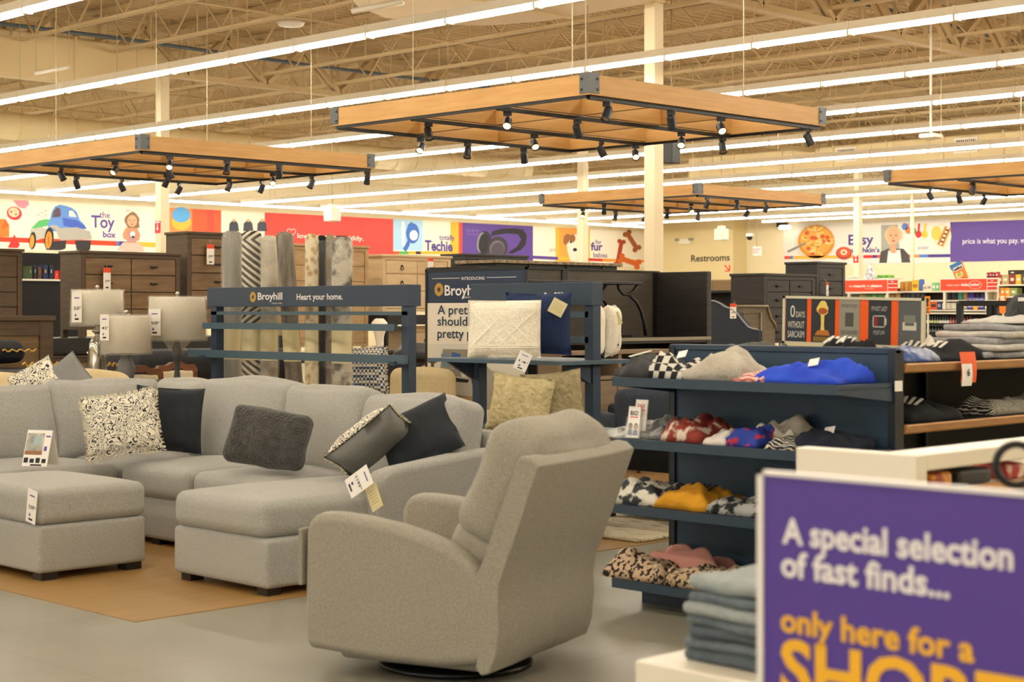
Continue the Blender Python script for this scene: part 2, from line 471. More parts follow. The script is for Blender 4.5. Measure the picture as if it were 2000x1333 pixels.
# ================================================================ ducts and small ceiling fittings
m_duct = mat('beige_duct_paint', '#e3cfa2', 0.6, '#dfc99a', scale=.8)
m_dark = mat('dark_slot', '#3a3833', 0.6)
def duct(label, a, b, poly=None, ax=0):
    loc = ((a[0] + b[0]) / 2, (a[1] + b[1]) / 2, a[2])
    root = thing('roof_duct', label, 'air duct', loc, 0, 'ducts under the roof')
    if poly: MB(m_duct).prism(poly, 2, a[2], b[2]).build('casing', root, bevel=.03)
    else: MB(m_duct).box(a, b).build('casing', root, bevel=.05)
    L = b[ax] - a[ax]
    mb = MB(m_duct)
    for k in range(1, int(L / 1.5) + 1):
        q = a[ax] + k * 1.5
        if q > b[ax] - .1: break
        if ax == 0: mb.box((q - .02, a[1] - .015, a[2] - .015), (q + .02, b[1] + .015, b[2] + .015))
        else: mb.box((a[0] - .015, q - .02, a[2] - .015), (b[0] + .015, q + .02, b[2] + .015))
    if mb.v: mb.build('flange', root)
    for k in range(int(L / 3) + 1):
        q = a[ax] + .4 + k * 3
        for e in (0, 1):
            p = (q, (a[1], b[1])[e]) if ax == 0 else ((a[0], b[0])[e], q)
            MB(m_wire).box((p[0] - .01, p[1] - .01, b[2] - .1), (p[0] + .01, p[1] + .01, ZD)).build('strap', root)
    return root
duct('big beige duct with a rounded end beside the left column', (6.0, 23.1, 5.08), (15.0, 23.4, 5.79))
duct('wide beige duct overhead at the top middle of the picture', (11.9, 6.5, 5.15), (15.0, 14.4, 5.6), [(11.9, 6.5), (15, 6.5), (15, 14.4), (14.75, 15.1), (14.2, 15.6), (13.4, 15.65), (12.75, 15.35), (11.9, 14.6)], ax=1)
duct('beige duct with side grilles far back over the grocery aisles', (34.0, 8.0, 5.0), (34.9, 27.5, 5.55), ax=1)
duct('low beige duct in front of the restroom wall', (22.0, 31.0, 4.75), (40.0, 31.9, 5.25))
duct('short beige duct hanging over the furniture department', (22.5, 20.8, 4.95), (26.0, 21.8, 5.35))
root = thing('spiral_duct', 'round spiral duct running under the roof behind the left column', 'air duct', (20, 29.5, 5.1), 0)
mb = MB(m_duct); mb.tube([(12, 29.5, 5.1), (30, 29.5, 5.1)], .26, 20); mb.build('casing', root)
for k in range(30): MB(m_duct).tube([(12.3 + k * .6, 29.5, 5.1), (12.33 + k * .6, 29.5, 5.1)], .272, 20).build('seam', root)
def grille(label, u, v, z, w=.6, h=.35):
    root = thing('vent_grille', label, 'vent', (u, v, z), 0, 'grilles on the beige duct')
    MB(m_hous).box((u - .03, v - w / 2, z - h / 2), (u, v + w / 2, z + h / 2)).build('frame', root)
    MB(m_dark).box((u - .032, v - w / 2 + .05, z - h / 2 + .05), (u - .03, v + w / 2 - .05, z + h / 2 - .05)).build('backing', root)
    mb = MB(m_hous)
    for k in range(10):
        q = v - w / 2 + .07 + k * (w - .14) / 9
        mb.box((u - .045, q - .008, z - h / 2 + .05), (u - .031, q + .008, z + h / 2 - .05))
    mb.build('slat', root)
for i, v in enumerate((12.0, 16.3, 19.4, 22.6)):
    grille('slatted white grille on the far beige duct, %s from its near end' % ordn(i), 33.99, v, 5.3)
# speaker pair and hanging devices
m_blk = mat('black_satin', '#17181a', 0.45)
m_white = mat('white_plastic', '#efeadd', 0.45)
p = on_v(1308, 296, 12.4); 
def hung(name, label, cat, p, build, rod=.008):
    root = thing(name, label, cat, p)
    build(root, p)
    MB(m_white if rod > .01 else m_wire).tube([(p[0], p[1], p[2]), (p[0], p[1], ZD + .02)], rod, 8).build('hanger_rod', root)
    return root
def b_speaker(root, p):
    MB(m_blk).box((p[0] - .1, p[1] - .1, p[2] - .32), (p[0] + .1, p[1] + .1, p[2])).build('cabinet', root, bevel=.01)
hung('speaker', 'black box speaker hanging beside the tall column under the large canopy', 'speaker', PT(1311, 278, 25), b_speaker)
def b_ap(root, p):
    MB(m_white).puff((p[0], p[1], p[2] - .03), (.26, .26, .07), .03).build('housing', root)
    MB(m_white).lathe([(.0, -.09), (.05, -.085), (.07, -.06), (.07, -.05)], p).build('sensor_dome', root)
hung('access_point', 'white wireless device at the end of a long ceiling rod', 'ceiling device', PT(1818, 262, 23.9), b_ap, .018)
def b_box(root, p):
    MB(m_white).box((p[0] - .13, p[1] - .13, p[2] - .28), (p[0] + .13, p[1] + .13, p[2])).build('housing', root, bevel=.02)
    MB(m_hous).box((p[0] - .07, p[1] - .07, p[2]), (p[0] + .07, p[1] + .07, p[2] + .07)).build('mount_plate', root)
hung('hanging_sensor_box', 'white square sensor box hanging before the red part of the mural', 'ceiling device', PT(649, 406, 34), b_box)
hung('hanging_sensor_box', 'white square sensor box hanging above the restroom lettering', 'ceiling device', PT(1409, 447, 40), b_box)
def b_dome(root, p):
    MB(m_white).lathe([(.0, .02), (.1, .0), (.11, -.06), (.09, -.08)], p).build('housing', root)
    MB(m_blk).lathe([(.085, -.08), (.08, -.13), (.05, -.17), (0, -.185)], p).build('lens_dome', root)
hung('security_camera', 'small dome camera hanging left of the red exit sign', 'camera', PT(1464, 457, 48), b_dome)
m_red = mat('signal_red', '#d8232f', 0.5)
def b_exit(root, p):
    F = FU(p[0], p[1], p[2])
    MB(m_hous).box((p[0], p[1] - .14, p[2] - .26), (p[0] + .08, p[1] + .14, p[2])).build('case', root, bevel=.008)
    mb = MB(mat('exit_letters', '#ff3a55', 0.5, emit=1.3)); mb.text('EXIT', F, -.12, .12, -.205, .15, .004, .012); mb.build('lettering', root)
hung('exit_sign', 'small red exit sign hanging before the cream wall', 'sign', PT(1478, 482, 48.5), b_exit)
# emergency light on the restroom wall
p = on_u(1340, 472, 45.15)
root = thing('emergency_light', 'grey twin-head emergency light on the wall above the restroom lettering', 'emergency light', p)
MB(m_hous).box((p[0] - .12, p[1] - .25, p[2] - .1), (p[0], p[1] + .25, p[2] + .1)).build('case', root, bevel=.03)
for s in (-1, 1):
    MB(mat('grey_plastic', '#a9a593', .5)).lathe([(.0, .06), (.08, .06), (.1, -.02), (.0, -.03)], (p[0] - .12, p[1] + s * .3, p[2] + .05), 14).build('lamp_head', root)
p = on_u(1527, 438, 45.6)
root = thing('wall_pack_light', 'small wall light beside the corner of the food mural', 'wall light', p)
MB(m_blk).box((p[0] - .1, p[1] - .05, p[2] - .1), (UW, p[1] + .15, p[2] + .05)).build('bracket', root)
MB(mat('lit_globe', '#fff2d0', .4, emit=4)).puff((p[0] - .1, p[1] - .2, p[2] - .12), (.2, .42, .14), .06).build('lens', root)
# round smoke detector disc at the top
p = PT(568, 44, 24)
root = thing('ceiling_speaker', 'round white ceiling disc hanging below the roof at the upper left', 'ceiling device', p)
MB(m_white).lathe([(0, -.05), (.17, -.05), (.21, 0), (.16, .02), (0, .02)], p).build('disc', root)
MB(m_hous).tube([(p[0], p[1], p[2]), (p[0], p[1], JB + .2)], .05, 10).build('stem', root)
# loose bare tubes hung under the ducts
for (a, b, lab) in (((70, 143, 23), (135, 131, 22.6), 'short unlit tube light hanging under the left duct'), ((688, 22, 16), (788, 3, 15.8), 'short unlit tube light hanging under the overhead duct')):
    A, B = PT(*a), PT(*b)
    root = thing('tube_light', lab, 'strip light', A)
    MB(m_hous).tube([A, B], .03, 8).build('tube', root)
    for q in (A, B): MB(m_wire).tube([q, (q[0], q[1], ZD)], .005, 4).build('hanger_wire', root)
# cable runs
m_cab = mat('blue_grey_cable', '#5f6f7d', 0.6)
for (pts, lab) in (([(8, 22.9, 5.85), (11, 22.9, 5.8), (14, 22.9, 5.83), (18, 22.8, 5.78), (24, 22.9, 5.84), (30, 22.8, 5.8)], 'blue cable bundle draped along the left duct'),
                   ([(20, 13.3, 5.95), (24, 13.3, 5.9), (28, 13.4, 5.95), (34, 13.3, 5.9)], 'cable bundle beside the steel girder at the upper right')):
    pp = [Vector(p) for p in pts]
    tag(MB(m_cab).tube(pp, .03, 6).build('cable_bundle', loc=pp[0]), lab, 'cable')

# ================================================================ timber canopies with track lights
m_oak = mat('honey_oak_veneer', '#b98a4b', 0.5, '#c99c5e', scale=2.2, stretch=(1, 1, 14), lo=.3, hi=.7, detail=4)
m_bracket = mat('grey_steel_bracket', '#5b5d5f', 0.45, metal=.5)
m_track = mat('black_track', '#1c1b1a', 0.45)
m_head = mat('charcoal_spot_housing', '#2b2d33', 0.4)
m_lit = mat('lit_spot_lens', '#ffc878', 0.4, emit=6)
m_off = mat('unlit_spot_lens', '#c9b48a', 0.2)
ZC, HC, SZ = 3.12, .15, 3.02
canopy0 = None
def canopy(label, u0, v0):
    global canopy0
    if canopy0 is not None:
        return dup(canopy0, (u0, v0, ZC), label=label)
    root = thing('timber_canopy', label, 'canopy', (u0, v0, ZC), 0, 'square timber canopies over the furniture')
    t = .05; z0, z1 = 0, HC
    for (a, b) in (((0, 0), (SZ, t)), ((0, SZ - t), (SZ, SZ)), ((0, t), (t, SZ - t)), ((SZ - t, t), (SZ, SZ - t))):
        MB(m_oak).box((a[0], a[1], z0), (b[0], b[1], z1)).build('outer_beam', root, world=False)
    for k in (1, 2):
        q = k * SZ / 3
        MB(m_oak).box((t, q - t / 2, z0 + .012), (SZ - t, q + t / 2, z1)).build('inner_beam', root, world=False)
        for j in range(3):
            a, b = j * SZ / 3 + t / 2, (j + 1) * SZ / 3 - t / 2
            MB(m_oak).box((q - t / 2, max(a, t), z0 + .012), (q + t / 2, min(b, SZ - t), z1)).build('cross_beam', root, world=False)
    e = .006; w = .1
    for cx, sx in ((0, 1), (SZ, -1)):
        for cy, sy in ((0, 1), (SZ, -1)):
            mb = MB(m_bracket)
            mb.box((cx - sx * e, cy - sy * e, .012), (cx + sx * w, cy, HC + .012)); mb.box((cx - sx * e, cy, .012), (cx, cy + sy * w, HC + .012))
            for zz in (.04, .12):
                mb.use(m_track); mb.box((cx + sx * .07, cy - sy * (e + .006), zz - .008), (cx + sx * .086, cy - sy * e, zz + .008)); mb.box((cx - sx * (e + .006), cy + sy * .07, zz - .008), (cx - sx * e, cy + sy * .086, zz + .008))
            mb.build('corner_bracket', root, world=False)
    for k in range(4):
        q = (.05, SZ / 3, 2 * SZ / 3, SZ - .05)[k]
        MB(m_track).box((.04, q - .018, -.03), (SZ - .04, q + .018, 0)).build('track', root, world=False)
    for q in (.02, SZ - .02):
        MB(m_track).box((q - .012, .05, -.022), (q + .012, SZ - .05, 0)).build('track_end_feed', root, world=False)
    for x in (.5, SZ - .5):
        for y in (.5, SZ - .5): MB(m_wire).tube([(x, y, HC - .03), (x, y, ZD - ZC)], .004, 5).build('hanger_wire', root, world=False)
    canopy0 = root
    return root
def make_spot(lit):
    r = thing('track_spotlight', 'x', 'spotlight', (0, 0, -50)); r.scale = (.74, .74, .74)
    MB(m_head).box((-.045, -.016, -.045), (.045, .016, 0)).build('adapter', r, world=False)
    MB(m_head).tube([(0, 0, -.04), (0, 0, -.085)], .011, 8).build('stem', r, world=False)
    A = T(0, 0, -.12) @ RX(52 if lit else 28)
    o = MB(m_head).lathe([(0, .075), (.036, .072), (.045, .05), (.047, -.06), (.050, -.075), (.043, -.075), (.040, -.05)], seg=18, M=A).build('lamp_head', r, world=False)
    MB(m_lit if lit else m_off).lathe([(0, -.058), (.041, -.058)], seg=18, M=A).build('lens', o, world=False)
    return r
spots = {True: make_spot(True), False: make_spot(False)}
used_spot = {True: False, False: False}
CAN = [('large canopy', 'large honey-oak canopy in front, over the sofa display', 9.05, 8.24, [.08, .30, .52, .76, .93], 1),
       ('toy-side canopy', 'honey-oak canopy over the dark dressers, below the toy mural', 9.05, 14.25, [.12, .33, .55, .80, .95], 2),
       ('restroom-side canopy', 'small-looking honey-oak canopy hanging before the restroom wall', 17.85, 14.25, [.10, .33, .55, .80], 3),
       ('grocery-side canopy', 'honey-oak canopy cut by the picture edge, above the grocery aisles', 17.85, 8.3, [.12, .34, .56, .80], 4)]
for (nm, lab, u0, v0, fr, sd) in CAN:
    canopy(lab, u0, v0)
    rr = random.Random(sd * 17)
    for k in range(4):
        q = (.05, SZ / 3, 2 * SZ / 3, SZ - .05)[k]
        sel = [f for i, f in enumerate(fr) if (i + k) % 4 != 3]
        for j, f in enumerate(sel):
            lit = (sd == 1 and (k, j) in ((0, 2), (1, 0), (1, 2), (2, 1), (2, 3), (3, 0))) or (sd == 2 and (k, j) in ((0, 0), (1, 0), (1, 2))) or (sd == 3 and (k, j) in ((1, 1), (3, 0))) or (sd == 4 and (k, j) in ((2, 1),))
            loc = (u0 + f * SZ + rr.uniform(-.1, .1), v0 + q, ZC - .03)
            lb = '%s spotlight, %s along the %s track of the %s' % ('lit' if lit else 'unlit black', ordn(j), ('near', 'second', 'third', 'far')[k], nm)
            if not used_spot[lit]:
                used_spot[lit] = True; r = spots[lit]; r.location = loc; r['label'] = lb; r['group'] = 'spotlights on the canopy tracks'
            else: r = dup(spots[lit], loc, None, lb, 'spotlights on the canopy tracks')
            r.rotation_euler = (0, 0, rr.uniform(1.9, 2.8) if lit else rr.uniform(-2.8, 2.8))
# ================================================================ sectional sofa, ottoman, recliner, cushions
m_sofa = mat('grey_woven_upholstery', '#93928d', 0.95, '#b0afa9', scale=110, lo=.25, hi=.75, detail=6, bump=.25, bscale=300, sheen=.15)
m_sofa_b = mat('taupe_grey_upholstery', '#898377', 0.95, '#a59f92', scale=110, lo=.25, hi=.75, detail=6, bump=.25, bscale=300, sheen=.15)
m_foot = mat('dark_wood_foot', '#221c19', 0.45)
def lean(cu, cv, cz, ang, facing):
    """frame for a back cushion: width x, depth y (front at -y), height z; leaning back by ang"""
    return T(cu, cv, cz) @ RZ(0 if facing == 'v' else -90) @ RX(-ang)
SO = (5.3, 7.13, 0)
sofa = thing('sectional_sofa', 'big light grey sectional sofa with chaise and loose back cushions on the wooden floor', 'sofa', SO)
MB(m_sofa).puff((6.13, 7.575, .178), (1.66, .885, .266), .03, 5).build('chaise_base', sofa)
MB(m_sofa).puff((6.49, 9.30, .175), (1.00, 2.55, .27), .03, 5).build('seat_base', sofa)
MB(m_sofa).puff((5.2, 10.2, .175), (1.7, 1.05, .27), .03, 5).build('side_base', sofa)
MB(m_sofa).puff((7.04, 9.0, .42), (.16, 3.72, .76), .05, 6).build('back_frame', sofa)
MB(m_sofa).puff((5.65, 10.76, .42), (2.7, .16, .76), .05, 6).build('side_back_frame', sofa)
# seat cushions
MB(m_sofa).puff((6.07, 7.58, .41), (1.56, .86, .20), .06, 7, (0.01, 0.01, .035), .006, 3, 1).build('chaise_cushion', sofa)
MB(m_sofa).puff((6.43, 8.435, .41), (.90, .83, .20), .06, 7, (.01, .0, .035), .006, 3, 2).build('seat_cushion', sofa)
MB(m_sofa).puff((6.42, 9.265, .41), (.90, .80, .21), .06, 7, (.01, .0, .035), .006, 3, 3).build('seat_cushion', sofa)
MB(m_sofa).puff((6.45, 10.17, .405), (.84, .96, .20), .06, 7, (.01, .0, .03), .006, 3, 4).build('corner_cushion', sofa)
MB(m_sofa).puff((5.48, 10.17, .405), (1.04, .96, .20), .06, 7, (.0, .01, .03), .006, 3, 5).build('seat_cushion', sofa)
MB(m_sofa).puff((4.65, 10.17, .405), (.6, .96, .20), .06, 7, (.0, .01, .03), .006, 3, 6).build('seat_cushion', sofa)
# sloping arm
pr = [(6.0, .06), (7.08, .06), (7.08, .71), (6.85, .705), (6.6, .69), (6.35, .665), (6.15, .645), (6.06, .625), (6.015, .59), (6.0, .54)]
MB(m_sofa).prism(pr, 1, 7.04, 7.19).build('arm', sofa, bevel=.045, seg=4)
# back cushions (width, centre along the back)
for i, (a, b, hh) in enumerate(((7.18, 8.06, .52), (8.06, 8.86, .54), (8.86, 9.86, .57), (9.84, 10.5, .54))):
    M = lean(6.80 if i < 3 else 6.85, (a + b) / 2, .48 + hh / 2 - .015, 13, 'u')
    MB(m_sofa).puff((0, 0, 0), (b - a + .03, .24, hh + .02), .062, 9, (.005, .06, .03), .024, 3.6, 11 + i, M).build('back_cushion', sofa)
for i, (a, b, hh) in enumerate(((5.92, 6.82, .54), (4.9, 5.93, .52), (4.1, 4.92, .52))):
    M = lean((a + b) / 2, 10.52, .48 + hh / 2 - .015, 13, 'v')
    MB(m_sofa).puff((0, 0, 0), (b - a + .03, .24, hh + .02), .062, 9, (.005, .06, .03), .024, 3.6, 17 + i, M).build('back_cushion', sofa)
for (x, y) in ((5.375, 7.215), (5.375, 7.93), (6.9, 7.2), (6.06, 9.3), (6.06, 9.62), (4.5, 9.74), (5.6, 9.74), (6.9, 10.6), (4.5, 10.66)):
    MB(m_foot).box((x - .045, y - .045, .004), (x + .045, y + .045, .05)).build('foot', sofa)
# ottoman
OT = (4.71, 8.45, 0)
ott = thing('storage_ottoman', 'light grey square ottoman with a lift-off lid in front of the sectional sofa', 'ottoman', OT)
MB(m_sofa).puff((5.06, 8.97, .18), (.70, 1.02, .27), .025, 5).build('base', ott)
MB(m_sofa).puff((5.06, 8.97, .418), (.71, 1.03, .20), .05, 7, (.0, .0, .03), .003, 3, 7).build('lid', ott)
for (x, y) in ((4.785, 8.525), (5.335, 8.525), (4.785, 9.41), (5.335, 9.41)):
    MB(m_foot).box((x - .05, y - .05, .004), (x + .05, y + .05, .05)).build('foot', ott)
# recliner (built facing -y, then turned)
m_base = mat('black_lacquer', '#0f0e0e', 0.25)
RC = (4.89, 5.27, 0); RR = 198.4
rec = thing('swivel_recliner', 'taupe-grey upholstered recliner seen from behind on a black round swivel base', 'armchair', RC, RR)
def rpart(mb, name, **k): return mb.build(name, rec, world=False, **k)
arm = [(-.44, .11), (-.445, .35), (-.44, .60), (-.42, .655), (-.37, .678), (-.30, .68), (-.18, .672), (0, .645), (.14, .61), (.24, .575), (.32, .53), (.40, .455), (.425, .40), (.435, .3), (.42, .12), (.2, .09), (-.1, .09)]
for sx in (1, -1):
    rpart(MB(m_sofa_b).prism(arm, 0, sx * .465, sx * .33), 'arm', bevel=.038, seg=4)
rpart(MB(m_sofa_b).puff((0, -.06, .36), (.66, .74, .22), .06, 6, (0, 0, .03)), 'seat_cushion')
rpart(MB(m_sofa_b).puff((0, -.43, .30), (.64, .09, .42), .04, 6, (0, .02, 0)), 'footrest')
rpart(MB(m_sofa_b).puff((.40, -.462, .49), (.13, .02, .24), .009, 3), 'footrest_flap')
rpart(MB(m_sofa_b).puff((0, 0, .15), (.66, .72, .2), .03, 4), 'seat_frame')
pro = [(.345, .40, .47), (.405, .53, .475), (.565, .93, .488), (.58, .955, .482), (.628, .948, .482), (.660, .918, .49), (.590, .72, .487), (.515, .53, .48), (.480, .44, .475), (.472, .36, .468), (.478, .27, .465), (.462, .15, .47), (.435, .085, .475), (.40, .075, .475), (.375, .10, .475), (.40, .25, .462), (.375, .34, .465)]
nb = len(pro); vs = []; fs = []; xs = [-1, -.985, -.6, -.2, .2, .6, .985, 1]
for xi in xs:
    for (y, z, w) in pro:
        e = .012 if abs(xi) == 1 else 0
        cy, cz = sum(p[0] for p in pro) / nb, sum(p[1] for p in pro) / nb
        bow = .022 * (1 - xi * xi) if z > .1 and y > .44 else 0
        vs.append((w * xi, y + bow + (cy - y) * e, z + (cz - z) * e + .004 * noise.noise(Vector((xi * 2, z * 5, 3)))))
for a in range(len(xs) - 1):
    for b in range(nb): fs.append((a * nb + b, a * nb + (b + 1) % nb, (a + 1) * nb + (b + 1) % nb, (a + 1) * nb + b))
fs += [tuple(reversed(range(nb))), tuple((len(xs) - 1) * nb + b for b in range(nb))]
rpart(MB(m_sofa_b).add(vs, fs, None, True), 'back_shell', bevel=.014, seg=3)
Mc = T(0, .275, .50) @ RX(-25)
rpart(MB(m_sofa_b).puff((0, 0, .05), (.74, .25, .24), .08, 7, (0, .02, .0), .006, 4, 3, Mc), 'lower_back_cushion')
rpart(MB(m_sofa_b).puff((0, .0, .36), (.80, .25, .50), .085, 9, (.0, .05, .035), .022, 4.2, 5, Mc), 'upper_back_cushion')
rpart(MB(m_base).lathe([(0, .0), (.30, 0), (.335, .008), (.335, .025), (.30, .034), (.1, .04), (.085, .05), (.085, .10), (0, .10)], (0, .03, 0), 40), 'swivel_base')
# ---- loose cushions
m_damask = mat('cream_navy_damask', '#e6dfcc', 0.9, '#34363d', tex='noise', scale=13, lo=.36, hi=.60, detail=1.8, dist=1.2)
def scroll(m, k):
    N, L = m.node_tree.nodes, m.node_tree.links
    t = [n for n in N if n.type == 'TEX_NOISE'][0]; rp = [n for n in N if n.type == 'VALTORGB'][0]
    a = N.new('ShaderNodeMath'); a.operation = 'MULTIPLY'; a.inputs[1].default_value = k; L.new(t.outputs['Fac'], a.inputs[0])
    b = N.new('ShaderNodeMath'); b.operation = 'SINE'; L.new(a.outputs[0], b.inputs[0]); L.new(b.outputs[0], rp.inputs['Fac'])
scroll(m_damask, 62.0)
m_greyback = mat('grey_linen', '#7d7d7b', 0.95, '#888885', scale=200, bump=.1)
m_navy = mat('dark_navy_velvet', '#191e24', 0.85, '#20262e', scale=12, sheen=.08)
m_fur = mat('charcoal_faux_fur', '#302e2d', 1.0, '#4a4744', scale=22, stretch=(1, 1, 1), lo=.3, hi=.7, detail=6, bump=.9, bscale=90, sheen=.3)
m_fringe = mat('cream_fringe', '#d9d0b8', 0.95)
def throw(name, label, p, w, h, t, az, tilt, roll, m, both=None, seed=0, fringe=None, dent=.06, piping=None, axes=None):
    """az: compass turn of its face (0 looks to -v, -90 to -u); tilt: leaning back; roll in its own plane"""
    root = thing(name, label, 'cushion', p)
    M = T(*p) @ RZ(az) @ RX(90 - tilt) @ RZ(roll)
    if axes:      # (to the right, up, towards the front) of its long side and of its face
        R_, U_, N_ = Vector((1, -1, 0)) / R2, Vector((0, 0, 1)), Vector((-1, -1, 0)) / R2
        X = (R_ * axes[0][0] + U_ * axes[0][1] + N_ * axes[0][2]).normalized(); Z = (R_ * axes[1][0] + U_ * axes[1][1] + N_ * axes[1][2]).normalized()
        Y = Z.cross(X).normalized(); X = Y.cross(Z)
        M = T(*p) @ Matrix((X, Y, Z)).transposed().to_4x4()
    if m is m_fur: MB(m).puff((0, 0, 0), (w, h, t * .7), .05, 10, (.0, .0, .035), .012, 9, seed, M).build('cover', root)
    else: MB(m).pillow(w, h, t, M, both=both, seed=seed, dent=dent).build('cover', root)
    if fringe:
        mb = MB(fringe); rr = random.Random(seed)
        for k in range(160):
            a = rr.uniform(-1, 1)
            e = (1 - dent * (1 - a * a))
            for (x, y, dx, dy) in (((w / 2) * e, a * h / 2, 1, 0), (-(w / 2) * e, a * h / 2, -1, 0)) if k % 2 else ((a * w / 2, (h / 2) * e, 0, 1), (a * w / 2, -(h / 2) * e, 0, -1)):
                p0 = M @ Vector((x * .985, y * .985, 0)); p1 = M @ Vector((x + dx * .014 + rr.uniform(-.006, .006), y + dy * .014 + rr.uniform(-.006, .006), rr.uniform(-.006, .006)))
                mb.tube([p0, p1], .003, 3, cap=False)
        mb.build('fringe', root)
    if piping:
        mb = MB(piping); pts = []
        for k in range(40):
            q = k / 10.0; sd = int(q) % 4; a = -1 + 2 * (q % 1)
            e = 1 - dent * (1 - a * a)
            x, y = ((a, -e), (e, a), (-a, e), (-e, -a))[sd]
            pts.append(M @ Vector((x * w / 2 * (1 if sd % 2 == 0 else 1), y * h / 2, 0)))
        pts.append(pts[0]); mb.tube(pts, .005, 5, cap=False); mb.build('piping', root)
    return root
throw('throw_cushion', 'dark navy square cushion standing behind the cream patterned one in the sofa corner', PT(330, 820, 11.25), .46, .46, .15, -32, 16, -4, m_navy, seed=2)
throw('throw_cushion', 'cream and navy scroll-patterned fringed cushion leaning in the sofa corner', PT(238, 830, 10.92), .49, .43, .16, -38, 18, 9, m_damask, m_greyback, 3, m_fringe)
throw('throw_cushion', 'charcoal furry lumbar cushion in the middle of the sofa', PT(524, 856, 10.2), .53, .36, .17, -60, 22, -8, m_fur, seed=4, dent=.03)
throw('throw_cushion', 'grey-backed patterned cushion tipped over beside the sofa arm', PT(722, 862, 9.72), .48, .41, .17, 0, 0, 0, m_greyback, m_damask, 5, m_fringe, piping=m_navy, axes=((.78, .62, .0), (.56, -.70, .44)))
throw('throw_cushion', 'dark slate cushion wedged against the sofa arm and back', PT(818, 852, 9.86), .48, .42, .15, 0, 0, 0, m_navy, None, 6, axes=((.95, .24, -.2), (-.30, .55, .78)))

# ================================================================ paper tags
m_paper = mat('white_card', '#efebe6', 0.6)
m_ink = mat('black_ink', '#1d1c1e', 0.6)
m_cream_card = mat('cream_card', '#dccf9f', 0.6)
m_orange = mat('orange_red_card', '#e2491f', 0.5)
m_violet_ink = mat('violet_ink', '#6a4fa0', 0.6)
m_str = mat('white_string', '#d8d3c6', 0.8)
def price_tag(label, M, w, h, body='299', kind='white', string=None, group=None):
    """hanging card in frame M (x right, y up from the tag's centre, z out)"""
    p = M @ Vector((0, 0, 0))
    root = thing('price_tag', label, 'price tag', p, 0, group)
    mb = MB(m_paper if kind != 'cream' else m_cream_card)
    mb.box((-w / 2, -h / 2, 0), (w / 2, h / 2, .0015), M)
    mb.build('card', root)
    if kind == 'red':
        MB(m_orange).box((-w / 2, h * .28, .0016), (w / 2, h / 2, .0022), M).build('header', root)
    if kind != 'cream':
        mb = MB(m_ink); mb.text(body, M, -w * .30, w * .26, -h * .08 if kind == 'white' else -h * .16, h * .11, .0026, .01); mb.text('99', M, w * .28, w * .42, -h * .02 if kind == 'white' else -h * .1, h * .05, .0026, .01)
        mb.box((-w * .2, -h * .42, .0016), (w * .2, -h * .36, .0026), M)
        mb.use(m_violet_ink)
        if kind == 'white': mb.box((-w * .25, h * .3, .0016), (w * .25, h * .34, .0026), M); mb.box((-w * .2, -h * .3, .0016), (-w * .05, -h * .22, .0026), M)
        mb.build('print', root)
    else:
        mb = MB(m_ink)
        for k in range(5): mb.box((-w * .35, h * (.25 - .12 * k), .0016), (w * .3, h * (.26 - .12 * k), .002), M)
        mb.build('print', root)
    if string: MB(m_str).tube([M @ Vector((0, h / 2 - .01, 0)), Vector(string)], .0015, 4).build('string', root)
    return root
p = on_u(62, 990, 4.695)
price_tag('white price tag hanging on the front face of the grey ottoman', FU(p[0], p[1], p[2]) @ RZ(-9), .105, .19, '339', string=(4.705, p[1] - .03, .50))
p = PT(705, 940, 9.15)
price_tag('white price tag tilted on the front of the sofa arm', FU(p[0] - .03, p[1] - .02, p[2]) @ RZ(-58) @ RX(-8), .115, .185, '1199', string=(6.02, 7.15, .62))
p = PT(727, 970, 9.14)
price_tag('plain cream card hanging below the white tag on the sofa arm', FU(p[0] - .02, p[1] - .04, p[2]) @ RZ(28), .10, .14, kind='cream', string=(6.02, 7.15, .62))
# tent card on the ottoman
p = on_z(70, 912, .54)
root = thing('tent_sign', 'white folded tent card with a room picture standing on the ottoman', 'sign', (p[0], p[1], .527))
M = T(p[0], p[1] + .02, .54) @ RZ(-62) @ RX(72)
mb = MB(m_paper); mb.box((-.09, 0, 0), (.09, .235, .003), M); mb.build('front_panel', root)
M2 = T(p[0], p[1] + .02, .54) @ RZ(-62) @ T(0, .145, 0) @ RX(108)
mb = MB(m_paper); mb.box((-.09, 0, -.003), (.09, .235, 0), M2); mb.build('rear_panel', root)
mb = MB(mat('room_picture', '#8d8f88', .5, '#c6c0b0', scale=14)); mb.box((-.085, .075, .0031), (.04, .215, .004), M)
mb.use(flat('#9c6b4a')); mb.box((-.085, .075, .004), (.04, .10, .0045), M)
mb.use(flat('#9fb6bd')); mb.box((-.03, .14, .004), (.02, .195, .0045), M)
mb.use(m_ink)
for k in range(4): mb.box((-.082 + k * .043, .022, .0031), (-.052 + k * .043, .055 - .006 * (k % 2), .004), M)
mb.box((-.03, .003, .0031), (.05, .013, .004), M)
mb.use(m_violet_ink); mb.box((.05, .19, .0031), (.083, .2, .004), M); mb.box((.05, .1, .0031), (.07, .13, .004), M)
mb.build('picture', root)
